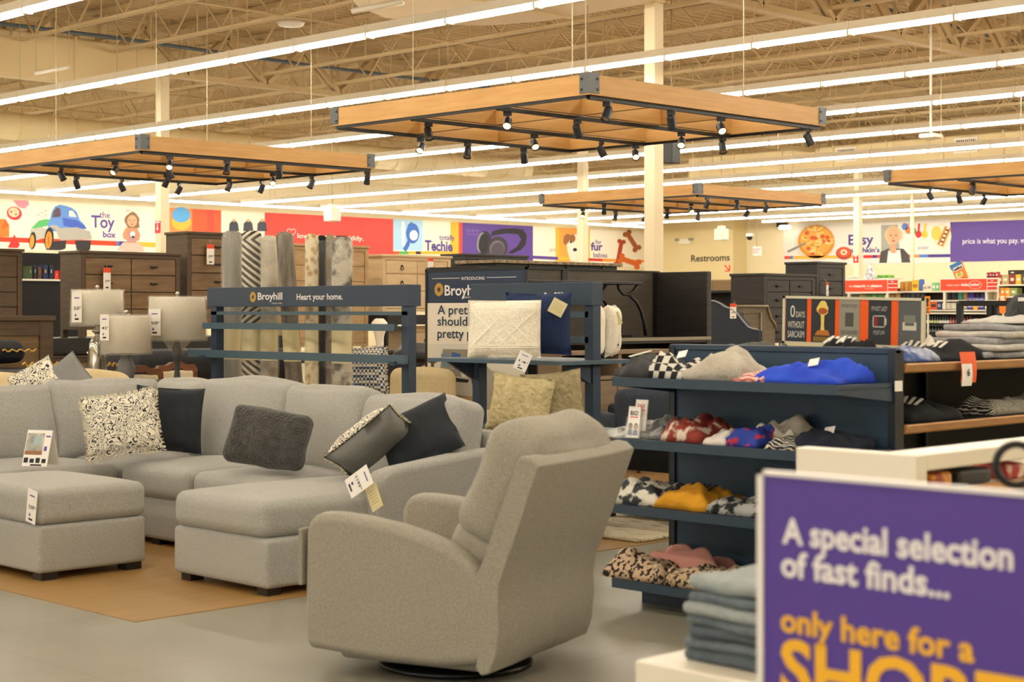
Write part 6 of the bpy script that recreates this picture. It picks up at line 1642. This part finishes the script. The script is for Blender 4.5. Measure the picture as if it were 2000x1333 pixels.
r = MR.panel('wall_mural', 'plain purple wall panel with white price lettering', 'mural', 1856, 2120, lambda x: 434.0 - .030 * (x - 1856), lambda x: 512.3 - .022 * (x - 1856), '#62499a')
mb = MB(); MR.text(mb, '#f0eaf2', 'price is what you pay.', 1880, 1990, 476.5, 474.8, 10, .006, .005); MR.text(mb, '#f0eaf2', 'value is what you get.', 1993, 2108, 474.7, 472.9, 10, .006, .015); mb.build('lettering', r)
# ---- restroom lettering and column signs
MX = Mural(on_u, 45.15, 1)
p = MX.pt(1387, 512, 0)
r = thing('restroom_lettering', 'black restroom lettering with a red arrow on the cream wall', 'sign', p)
mb = MB(); MX.text(mb, '#17161a', 'Restrooms', 1350, 1425, 511.5, 509.2, 12.5, .0, .010); mb.build('lettering', r)
mb = MB(); MX.line(mb, '#e8512e', [(1415, 518), (1424, 529)], 2.4, .001); MX.line(mb, '#e8512e', [(1425, 518), (1425, 529.6)], 2.4, .003); MX.line(mb, '#e8512e', [(1416, 529.4), (1425, 529.4)], 2.4, .005); mb.build('arrow', r)
def ext_sign(label, cu, cv, px, py, w):
    F = FU(cu - .086, cv, EYE - (py - HOR) / FPX * (cu + cv) / R2)
    r = thing('extinguisher_sign', label, 'sign', F @ Vector((0, 0, 0)))
    MB(m_red).box((-.075, -.1, 0), (.075, .1, .01), F).build('plate', r)
    mb = MB(m_sheet); mb.box((-.012, -.02, .0101), (.012, .05, .012), F); mb.plate([(-.04, -.02), (0, -.07), (.04, -.02)][::-1], F, .0125); mb.box((-.06, .065, .0101), (.06, .09, .012), F); mb.build('arrow', r)
ext_sign('red extinguisher sign with a white arrow on the column near the toy mural', 15.4, 23.6, 318, 444, .15)
ext_sign('red extinguisher sign on the column before the food mural', 36.0, 23.6, 1684, 506, .15)
# ================================================================ grocery aisle at the back right
GRU = 32.5
m_gsh = mat('white_store_shelf', '#e6dfcd', .5)
gr = thing('grocery_shelves', 'long grocery shelf unit full of packs and bottles under the orange signs', 'shelf unit', (GRU, 19.4, 0))
def gv(px): return on_u(px, 600, GRU).y
def gz(px, py): return on_u(px, py, GRU).z
MB(mat('grocery_back_panel', '#3a352f', .7)).box((GRU + .46, 16.4, 0), (GRU + .5, 22.0, 2.05)).build('back_panel', gr)
for z, a, b in ((1.98, gv(1925), gv(1660)), (1.775, 16.4, 22.0), (1.56, 16.4, gv(1800)), (1.50, 16.4, 22.0), (.6, 16.4, 22.0), (.2, 16.4, 22.0)):
    mb = MB(m_gsh); mb.box((GRU, a, z - .035), (GRU + .46, b, z)); mb.build('shelf', gr)
for z in (1.235, 1.03):
    MB(m_blk).box((GRU, 16.4, z - .035), (GRU + .46, 22.0, z)).build('shelf', gr)
for v in (16.4, 18.2, 20.1, 21.97): MB(m_gsh).box((GRU + .40, v, 0), (GRU + .46, v + .03, 2.0)).build('upright', gr)
GI = []
def pack(px0, px1, z, h, c, c2, what, kind='box', dep=.22, row='', front=.03):
    v0, v1 = gv(px1), gv(px0); n = len([1 for g in GI if g == (row, what)]); GI.append((row, what))
    lab = '%s %s on the %s of the grocery shelves' % (ordn(n), what, row)
    root = thing({'box': 'grocery_box', 'bag': 'snack_bag', 'tub': 'grocery_tub'}[kind], lab, {'box': 'box', 'bag': 'bag', 'tub': 'tub'}[kind], (GRU + front, (v0 + v1) / 2, z), 0, 'packs on the %s' % row)
    u = GRU + front
    if kind == 'bag': MB(flat(c)).puff((u + .05, (v0 + v1) / 2, z + h / 2), (.09, v1 - v0 - .006, h), .03, 3, (.01, 0, 0)).build('pouch', root)
    elif kind == 'tub': MB(flat(c)).lathe([(0, 0), ((v1 - v0) * .42, 0), ((v1 - v0) * .48, h), (0, h)], (u + .08, (v0 + v1) / 2, z), 14).build('tub', root)
    else: MB(flat(c)).box((u, v0 + .003, z), (u + dep, v1 - .003, z + h)).build('carton', root)
    F = FU(u - .001 if kind == 'box' else u + (.005 if kind == 'bag' else -.0), v1, z); w = v1 - v0
    if kind != 'tub':
        mb = MB(flat(c2)); mb.box((w * .18, h * .3, 0), (w * .8, h * .62, .003), F); mb.build('label', root)
    return root
TOP = 'top shelf'; UP = 'upper shelf'; MID = 'middle shelf'
# tops (z 1.98)
for a, b, h, c, c2, w, k in ((1652, 1662, .05, '#d9d6cc', '#a9b7b9', 'pale jar pack', 'bag'), (1662, 1672, .06, '#c6cbc8', '#8fa0a4', 'pale jar pack', 'bag'), (1710, 1720, .07, '#67b13a', '#e8e6c8', 'green snack bag', 'bag'), (1720, 1730, .07, '#67b13a', '#e8e6c8', 'green snack bag', 'bag'), (1730, 1742, .07, '#6fb541', '#e6e2c0', 'green snack bag', 'bag')):
    pack(a, b, 2.28, h, c, c2, w, k, row='ledge behind the first orange sign')
for a, b, h, c, c2, w, k in ((1755, 1764, .21, '#b98a3d', '#7a3c22', 'brown snack bag', 'bag'), (1764, 1772, .22, '#c49a45', '#80421f', 'brown snack bag', 'bag'), (1772, 1779, .22, '#b07f36', '#6b3620', 'brown snack bag', 'bag'), (1779, 1793, .24, '#e3b82f', '#a9741f', 'yellow box', 'box'), (1792, 1801, .26, '#4a68b4', '#e6e2dc', 'blue and white bag', 'bag'), (1801, 1809, .14, '#d8cfc0', '#a08c76', 'cream pack', 'box'), (1808, 1819, .16, '#dfd6c6', '#a58f80', 'cream pack', 'box'), (1819, 1826, .18, '#8cc48a', '#dfeedd', 'green box', 'box'), (1826, 1833, .18, '#7fbc80', '#d9ead6', 'green box', 'box'), (1833, 1839, .18, '#8cc48a', '#dfeedd', 'green box', 'box')):
    pack(a, b, 1.982, h, c, c2, w, k, row=TOP)
for a, b, h, c, c2, w, k in ((1676, 1688, .13, '#b8a45a', '#e0d6a8', 'olive pack', 'bag'), (1688, 1700, .13, '#5f9a5c', '#d9e6cf', 'green pack', 'bag'), (1700, 1712, .14, '#6aa565', '#d9e6cf', 'green pack', 'bag'), (1712, 1724, .14, '#5f9a5c', '#e4ead6', 'green pack', 'bag'), (1724, 1736, .13, '#d9c2a4', '#a45a4a', 'cream pack', 'bag'), (1736, 1746, .14, '#a98a5a', '#e2d2a6', 'tan pack', 'bag'), (1746, 1756, .15, '#c8a060', '#7a4a2a', 'tan pack', 'bag'),
        (1760, 1768, .15, '#2b2c30', '#6a6c70', 'black pouch', 'bag'), (1768, 1776, .15, '#26272b', '#6a6c70', 'black pouch', 'bag'), (1776, 1786, .16, '#2d2e32', '#d6d4ce', 'black and white pouch', 'bag'), (1786, 1796, .16, '#222327', '#d6d4ce', 'black and white pouch', 'bag'), (1796, 1804, .15, '#2d2e32', '#d6d4ce', 'black and white pouch', 'bag'),
        (1838, 1847, .18, '#3a2026', '#a83a3c', 'dark red pouch', 'bag'), (1847, 1856, .19, '#33232a', '#c0504a', 'dark red pouch', 'bag'), (1856, 1868, .19, '#2e2a35', '#8a7a90', 'plum pouch', 'bag'), (1868, 1878, .22, '#3f9a95', '#e9e6de', 'teal and white pouch', 'bag'), (1878, 1888, .22, '#a98a4c', '#ece8de', 'tan and white pouch', 'bag'), (1888, 1902, .22, '#4b3590', '#d9a53a', 'purple pouch', 'bag'), (1902, 1912, .18, '#2a2338', '#c9c4d0', 'dark purple pouch', 'bag'), (1912, 1924, .18, '#3a2d66', '#c9c4d0', 'dark purple pouch', 'bag'), (1924, 1938, .20, '#a79a78', '#d3c8a6', 'beige pack', 'bag'), (1938, 1948, .20, '#b3a682', '#d9ceac', 'beige pack', 'bag')):
    pack(a, b, 1.778, h, c, c2, w, k, row=UP)
for a, b, h, c, c2, w, k in ((1806, 1815, .19, '#d8521f', '#2a2320', 'orange box', 'box'), (1815, 1829, .19, '#df5a22', '#3a2d28', 'orange box', 'box'), (1829, 1837, .19, '#2c4474', '#9fb0d0', 'navy box', 'box'), (1837, 1846, .15, '#d9d4c8', '#8d877c', 'white printed bag', 'bag'), (1846, 1855, .15, '#d6d0c4', '#8d877c', 'white printed bag', 'bag'), (1855, 1866, .15, '#dcd6ca', '#7f7a72', 'white printed bag', 'bag'), (1866, 1873, .14, '#cfc8ba', '#8a6a60', 'white printed bag', 'bag'), (1876, 1888, .15, '#bfb09a', '#7a5a4a', 'tan bag', 'bag'), (1924, 1934, .17, '#2a2b2e', '#77787a', 'black pack', 'bag'), (1934, 1946, .17, '#a8a290', '#d0cab6', 'beige pack', 'bag')):
    pack(a, b, 1.565, h, c, c2, w, k, row=MID)
# big purple and white display cartons
for i, (px0, px1, y0, y1, c, lab, t) in enumerate(((1889, 1923, 590, 582, '#6f78c4', 'lavender display carton with little gold tents on the grocery shelves', 'Fun Sun'), (1889, 1923, 605, 592, '#4a3590', 'purple display carton with a yellow sun on the grocery shelves', 'Summertime'))):
    v0, v1 = gv(px1), gv(px0); z0, z1 = gz(1900, y0), gz(1900, y1)
    root = thing('display_carton', lab, 'carton', (GRU, (v0 + v1) / 2, z0)); F = FU(GRU - .01, v1, z0); W, H = v1 - v0, z1 - z0
    MB(flat(c)).box((0, 0, -.2), (W, H, 0), F).build('carton', root)
    mb = MB(flat('#f1ecf4')); mb.text(t, F, W * (.5 if i == 0 else .06), W * .94, H * (.45 if i == 0 else .36), H * (.25 if i == 0 else .34), .003, .02); mb.use(flat('#f2b52e'))
    if i == 0:
        for x in (.2, .4): mb.plate([(W * (x - .08), H * .1), (W * (x + .08), H * .1), (W * x, H * .7)], F, .003)
    else: mb.add([(W * .5 + W * .14 * math.cos(a), H * .28 + W * .14 * math.sin(a), .006) for a in [q * .45 for q in range(14)]], [tuple(range(14))], F)
    mb.build('print', root)
# bottles
m_bg = mat('dark_green_bottle_glass', '#16241c', .12, spec=.7); m_bl = mat('pale_green_bottle_label', '#cfd39a', .5); m_bw = mat('white_bottle_label', '#e6e3d6', .5); m_br = mat('dark_red_bottle_glass', '#5e1620', .15, spec=.7); m_bd = mat('black_bottle_glass', '#15161a', .12)
def mk_bottle(mg, ml):
    r = thing('bottle', 'x', 'bottle', (0, 0, -50), 0, 'bottles on the grocery shelves')
    MB(mg).lathe([(0, 0), (.026, 0), (.027, .02), (.027, .10), (.022, .125), (.010, .15), (.0095, .175), (.011, .177), (.011, .186), (0, .187)], seg=12).build('glass_body', r, world=False)
    MB(ml).lathe([(.0276, .03), (.0276, .085)], seg=12).build('label', r, world=False)
    return r
bt_ = {}
for k, (g, l) in {'dark green bottle with a yellow-green label': (m_bg, m_bl), 'dark green bottle with a white label': (m_bg, m_bw), 'dark red bottle': (m_br, mat('pink_bottle_label', '#c77a78', .5)), 'black bottle': (m_bd, mat('grey_bottle_label', '#6d7072', .5))}.items():
    bt_[k] = [mk_bottle(g, l), False]
def bottles(px0, px1, n, z, k, row):
    for i in range(n):
        v = gv(px0 + (px1 - px0) * (i + .5) / n); loc = (GRU + .06, v, z)
        lab = '%s %s from the first in the %s bottle row' % (ordn(i), k, row)
        if not bt_[k][1]: bt_[k][1] = True; bt_[k][0].location = loc; bt_[k][0]['label'] = lab
        else: dup(bt_[k][0], loc, None, lab)
bottles(1806, 1832, 5, 1.237, 'dark green bottle with a yellow-green label', 'upper'); bottles(1832, 1852, 4, 1.237, 'dark green bottle with a white label', 'upper'); bottles(1852, 1896, 8, 1.237, 'dark red bottle', 'upper')
bottles(1806, 1845, 7, 1.032, 'black bottle', 'lower')
# orange shelf-header signs
for (x0, x1, x2, y0, y1, body, lab, circ) in ((1650.5, 1733, 1753, 547, 570.5, ('the', "treasure's", 'the', 'pleasure'), 'orange header sign about treasure over the grocery shelves', False), (1837, 1927, 1948, 545, 568, ('make your', 'dollar holler!'), 'orange header sign about dollars over the grocery shelves', True)):
    U = GRU - .25; a = on_u(x0, y1, U); b = on_u(x1, y0, U); c = on_u(x2, y0, U)
    root = thing('header_sign', lab, 'sign', (U, (a.y + c.y) / 2, a.z), 0, 'orange header signs of the grocery aisle')
    F = FU(U, a.y, a.z); W, W2, H = a.y - b.y, a.y - c.y, b.z - a.z
    MB(m_sheet).box((-.012, -.012, -.02), (W + .012, H + .012, 0), F).build('border', root)
    MB(flat('#ea4a26')).box((0, 0, 0), (W, H, .004), F).build('panel', root)
    mb = MB(m_sheet); y = H * .40; h = H * .22
    if not circ:
        for t, p0, p1, bo in (('the', .10, .19, .0), ("treasure's", .205, .49, .04), ('the', .515, .60, .0), ('pleasure', .62, .88, .04)): mb.text(t, F, W * p0, W * p1, y, h * (1 if bo else .9), .006, bo)
        for k in range(5): mb.box((W * (.48 + .045 * k), H * (.24 - .01 * k), .004), (W * (.51 + .045 * k), H * (.27 - .01 * k), .006), F)
    else:
        mb.text('make your', F, W * .14, W * .43, y, h * .9, .006, .0); mb.text('dollar holler!', F, W * .45, W * .85, y, h, .006, .04)
        pts = [F @ Vector((W * .76 + W * .14 * math.cos(t), H * .48 + H * .36 * math.sin(t), .008)) for t in [q * .3 for q in range(22)]]; mb.tube(pts, .004, 4, cap=False)
    mb.build('lettering', root)
    MB(flat('#d63d1e')).box((W + .02, 0, -.01), (W2, H, .003), F).build('price_list_panel', root)
    mb = MB(m_sheet)
    for q in (0, .33, .66, 1.0): mb.box((W + .02, H * q - .008, .003), (W2, H * q + .008, .006), F)
    mb.box((W + .1, H * .8, .003), (W2 - .1, H * .87, .006), F)
    mb.build('divider', root)
    for e in (.05, W - .05): MB(m_gsh).box((e, -.4, -.09), (e + .05, H * .8, -.025), F).build('sign_post', root)
    MB(m_gsh).box((0, -.04, -.22), (W2, -.012, -.02), F).build('ledge', root)
# bags standing on the signs
p = on_u(1867, 545, GRU - .2)
A = FU(GRU - .13, p.y, p.z + .005) @ RZ(23)
root = thing('chip_bag', 'large blue and orange chip bag tilted on top of the dollar sign', 'bag', (GRU - .13, p.y, p.z + .02))
mb = MB(flat('#e0792a')); mb.pillow(.30, .42, .10, A @ T(.10, .12, 0), dent=.02, wob=.006); mb.build('bag', root)
def plate2(mb, pts, z): return mb.add([A @ Vector((x + .10, y + .12, z)) for x, y in pts], [tuple(range(len(pts)))])
mb = MB(flat('#2f6fae')); plate2(mb, [(-.148, .10), (.148, .10), (.148, .205), (-.148, .205)], .053); mb.use(flat('#e9c38a')); plate2(mb, [(.10 * math.cos(q * .5), -.07 + .075 * math.sin(q * .5)) for q in range(13)], .054); mb.use(flat('#9ab04a')); plate2(mb, [(.05 * math.cos(q * .5), -.07 + .04 * math.sin(q * .5)) for q in range(13)], .056)
mb.use(m_sheet); plate2(mb, [(-.146, .03), (.146, .03), (.146, .115), (-.146, .115)], .055)
mb.use(m_ink); mb.text('Tostitos', A @ T(.10, .12, 0), -.135, .135, .045, .06, .058, .05); mb.build('print', root)
p = on_u(1693, 546, GRU - .2)
root = thing('snack_pyramid', 'silver crumpled pyramid-shaped bag on top of the treasure sign', 'bag', (GRU - .1, p.y, p.z))
m_foil = mat('crumpled_silver_foil', '#8f9199', .3, '#dfe0e4', scale=12, lo=.35, hi=.6, metal=.5, bump=.8, bscale=20)
vs = []; fs = []; n = 9; z0 = p.z; hh = .40
for i in range(n + 1):
    t = i / n; r_ = .165 * (1 - t) + .008
    for k in range(8):
        a = k * math.pi / 4 + .4; q = r_ * (1 + .10 * noise.noise(Vector((k * 1.3, i * .9, 2))))
        vs.append((GRU - .06 + q * .6 * math.cos(a), p.y + q * math.sin(a), z0 + .005 + hh * t))
for i in range(n):
    for k in range(8): fs.append((i * 8 + k, i * 8 + (k + 1) % 8, (i + 1) * 8 + (k + 1) % 8, (i + 1) * 8 + k))
MB(m_foil).add(vs, fs + [tuple(reversed(range(8)))], None, False).build('bag', root)
# second aisle at the right edge
G2 = 31.0
g3 = thing('grocery_shelves', 'second grocery shelf end at the right picture edge', 'shelf unit', (G2, 16.9, 0))
a0, a1 = on_u(1950, 556, G2).y, on_u(2040, 556, G2).y; zz = on_u(1960, 556, G2).z
MB(m_gsh).box((G2, a1, zz - .03), (G2 + .4, a0, zz)).build('shelf', g3); MB(m_gsh).box((G2, a1, zz - .27), (G2 + .4, a0, zz - .24)).build('shelf', g3)
MB(mat('grocery_back_panel', '#3a352f')).box((G2 + .4, a1, 0), (G2 + .44, a0, zz + .3)).build('back_panel', g3); MB(m_gsh).box((G2, a0, 0), (G2 + .44, a0 + .03, zz)).build('end_panel', g3)
MB(mat('grocery_back_panel', '#3a352f')).box((G2 + .02, a1, 0), (G2 + .4, a0, zz - .28)).build('front_panel', g3)
def gpack(x0, x1, z, h, c, lab, c2='#e6dcc0'):
    v1, v0 = on_u(x0, 550, G2).y, on_u(x1, 550, G2).y
    root = thing('grocery_box', lab, 'box', (G2, (v0 + v1) / 2, z), 0, 'packs at the second grocery shelf end')
    MB(flat(c)).box((G2 + .03, v0 + .004, z), (G2 + .25, v1 - .004, z + h)).build('carton', root)
    MB(flat(c2)).box((G2 + .027, v0 + (v1 - v0) * .25, z + h * .35), (G2 + .03, v1 - (v1 - v0) * .25, z + h * .65)).build('label', root)
for x0, x1, h, c, lab in ((1951, 1955, .2, '#a8392f', 'narrow red pack at the near end of the second grocery shelf'), (1955, 1969, .2, '#b8a274', 'tan pack with green print on the second grocery shelf'), (1969, 1982, .2, '#8c2f2a', 'dark red pack on the second grocery shelf'), (1982, 1993, .2, '#d9b23a', 'yellow pack on the second grocery shelf'), (1994, 2010, .22, '#4a4648', 'grey pack at the picture edge on the second grocery shelf')): gpack(x0, x1, zz + .001, h, c, lab)
gpack(1970, 1982, zz + .202, .08, '#3a2d2a', 'dark carton on top of the dark red pack')
for x0, x1, c, lab in ((1952, 1961, '#e0912a', 'first orange pack on the lower board of the second grocery shelf'), (1961, 1971, '#e39a30', 'second orange pack on the lower board of the second grocery shelf'), (1971, 1985, '#8a9a5a', 'green printed pack on the lower board of the second grocery shelf')): gpack(x0, x1, zz - .239, .17, c, lab)
for i, (x0, x1, h, c) in enumerate(((1925, 1931, .12, '#8e2830'), (1931, 1937, .13, '#a03038'), (1937, 1943, .12, '#8e2830'), (1943, 1950, .13, '#a8363c'))):
    v1, v0 = on_u(x0, 550, GRU).y, on_u(x1, 550, GRU).y; z = on_u(1930, 545, GRU).z + .02
    root = thing('snack_bag', '%s dark red bag along the top right of the dollar sign' % ordn(i), 'bag', (GRU, (v0 + v1) / 2, z), 0, 'dark red bags behind the dollar sign')
    MB(flat(c)).puff((GRU + .06, (v0 + v1) / 2, z + h / 2), (.1, v1 - v0 - .004, h), .03, 3).build('pouch', root)
    MB(flat('#e2d6cc')).box((GRU + .006, v0 + .02, z + h * .4), (GRU + .01, v1 - .02, z + h * .6)).build('label', root)
z = on_u(1930, 545, GRU).z + .02
MB(m_gsh).box((GRU - .02, on_u(1952, 550, GRU).y, z - .03), (GRU + .4, on_u(1838, 550, GRU).y, z)).build('shelf', gr)
z = 2.28; MB(m_gsh).box((GRU - .02, gv(1745), z - .03), (GRU + .4, gv(1648), z)).build('shelf', gr)
# hanging aisle flags
def flag(lab, x0, x1, y0, y1, c, body, ink, U):
    a, b = on_u(x0, y1, U), on_u(x1, y0, U); root = thing('aisle_sign', lab, 'sign', (U, (a.y + b.y) / 2, a.z)); F = FU(U, a.y, a.z); W, H = a.y - b.y, b.z - a.z
    MB(flat(c)).box((0, 0, -.02), (W, H, 0), F).build('panel', root)
    mb = MB(flat(ink)); n = len(body)
    for i, (t, f0, f1) in enumerate(body): mb.text(t, F, W * .15, W * .85, H * f0, H * f1, .003, .04)
    mb.build('lettering', root)
    MB(m_gsh).box((W * .4, -a.z + .0, -.05), (W * .6, 0, -.02), F).build('sign_post', root)
flag('narrow orange sign with a black exclamation mark in the grocery aisle', 1806, 1816, 579, 613, '#e08423', [('!', .45, .42), ('LOW', .22, .12), ('BIG', .04, .12)], '#1f1a16', GRU - .3)
flag('tall orange sign with a white letter in front of the second grocery shelf', 1952, 1964, 573, 612, '#ec7a1e', [('S', .55, .30)], '#f4ead8', G2 - .3)
flag('small blue and white sign before the grocery aisle', 1938, 1951, 598, 616, '#e6e8ea', [('A', .2, .5)], '#4f78b4', GRU - .4)
# black table frame and jacket behind the shelf unit at the right edge
q = PT(1872, 594, 15.5)
tb2 = thing('garment_table', 'black steel table frame behind the grey shirt stack', 'table', (14.0, 8.0, 0))
A0, B0 = PT(1872, 593, 15.5), PT(2040, 593, 15.5)
MB(m_blk).bar(A0, B0, .05, .05).build('top_bar', tb2)
for px in (1875, 1934, 1944, 2030): 
    w = PT(px, 593, 15.5); MB(m_blk).bar(w, (w.x, w.y, 0), .05, .05).build('leg', tb2)
w = PT(1945, 640, 15.2)
MB(m_blk).box((w.x - .9, w.y - .5, .80), (w.x + .9, w.y + .5, .84)).build('table_top', tb2)
w = PT(2003, 640, 13.0)
jb = thing('jacket', 'dark charcoal jacket hanging at the right picture edge behind the grey shirts', 'jacket', (w.x, w.y, 0.9))
A = T(w.x, w.y, 0) @ RZ(-45)
MB(G['charcoal']).prism([(-.19, 1.15), (-.17, 1.35), (-.13, 1.58), (-.06, 1.66), (.06, 1.66), (.13, 1.58), (.24, 1.35), (.26, 1.15), (.24, .9), (-.2, .9)], 1, -.09, .09, A).build('body', jb, bevel=.04, seg=3)
MB(G['charcoal']).prism([(-.18, 1.1), (-.14, 1.5), (-.10, 1.55), (-.08, 1.4), (-.1, 1.05)], 1, -.13, -.06, A).build('sleeve', jb, bevel=.02)
MB(m_paper).box((-.1, -.135, 1.60), (-.04, -.132, 1.63), A).build('swing_tag', jb)
MB(m_blk).tube([A @ Vector((0, 0, 1.60)), A @ Vector((0, 0, 1.72))], .008, 6).build('hanger_hook', jb)
st3 = thing('garment_stand', 'thin black stand holding the charcoal jacket', 'stand', (w.x, w.y, 0))
MB(m_blk).tube([A @ Vector((0, .0, .02)), A @ Vector((0, 0, .9))], .012, 8).build('post', st3)
MB(m_blk).box((w.x - .2, w.y - .2, 0), (w.x + .2, w.y + .2, .02)).build('foot_plate', st3)
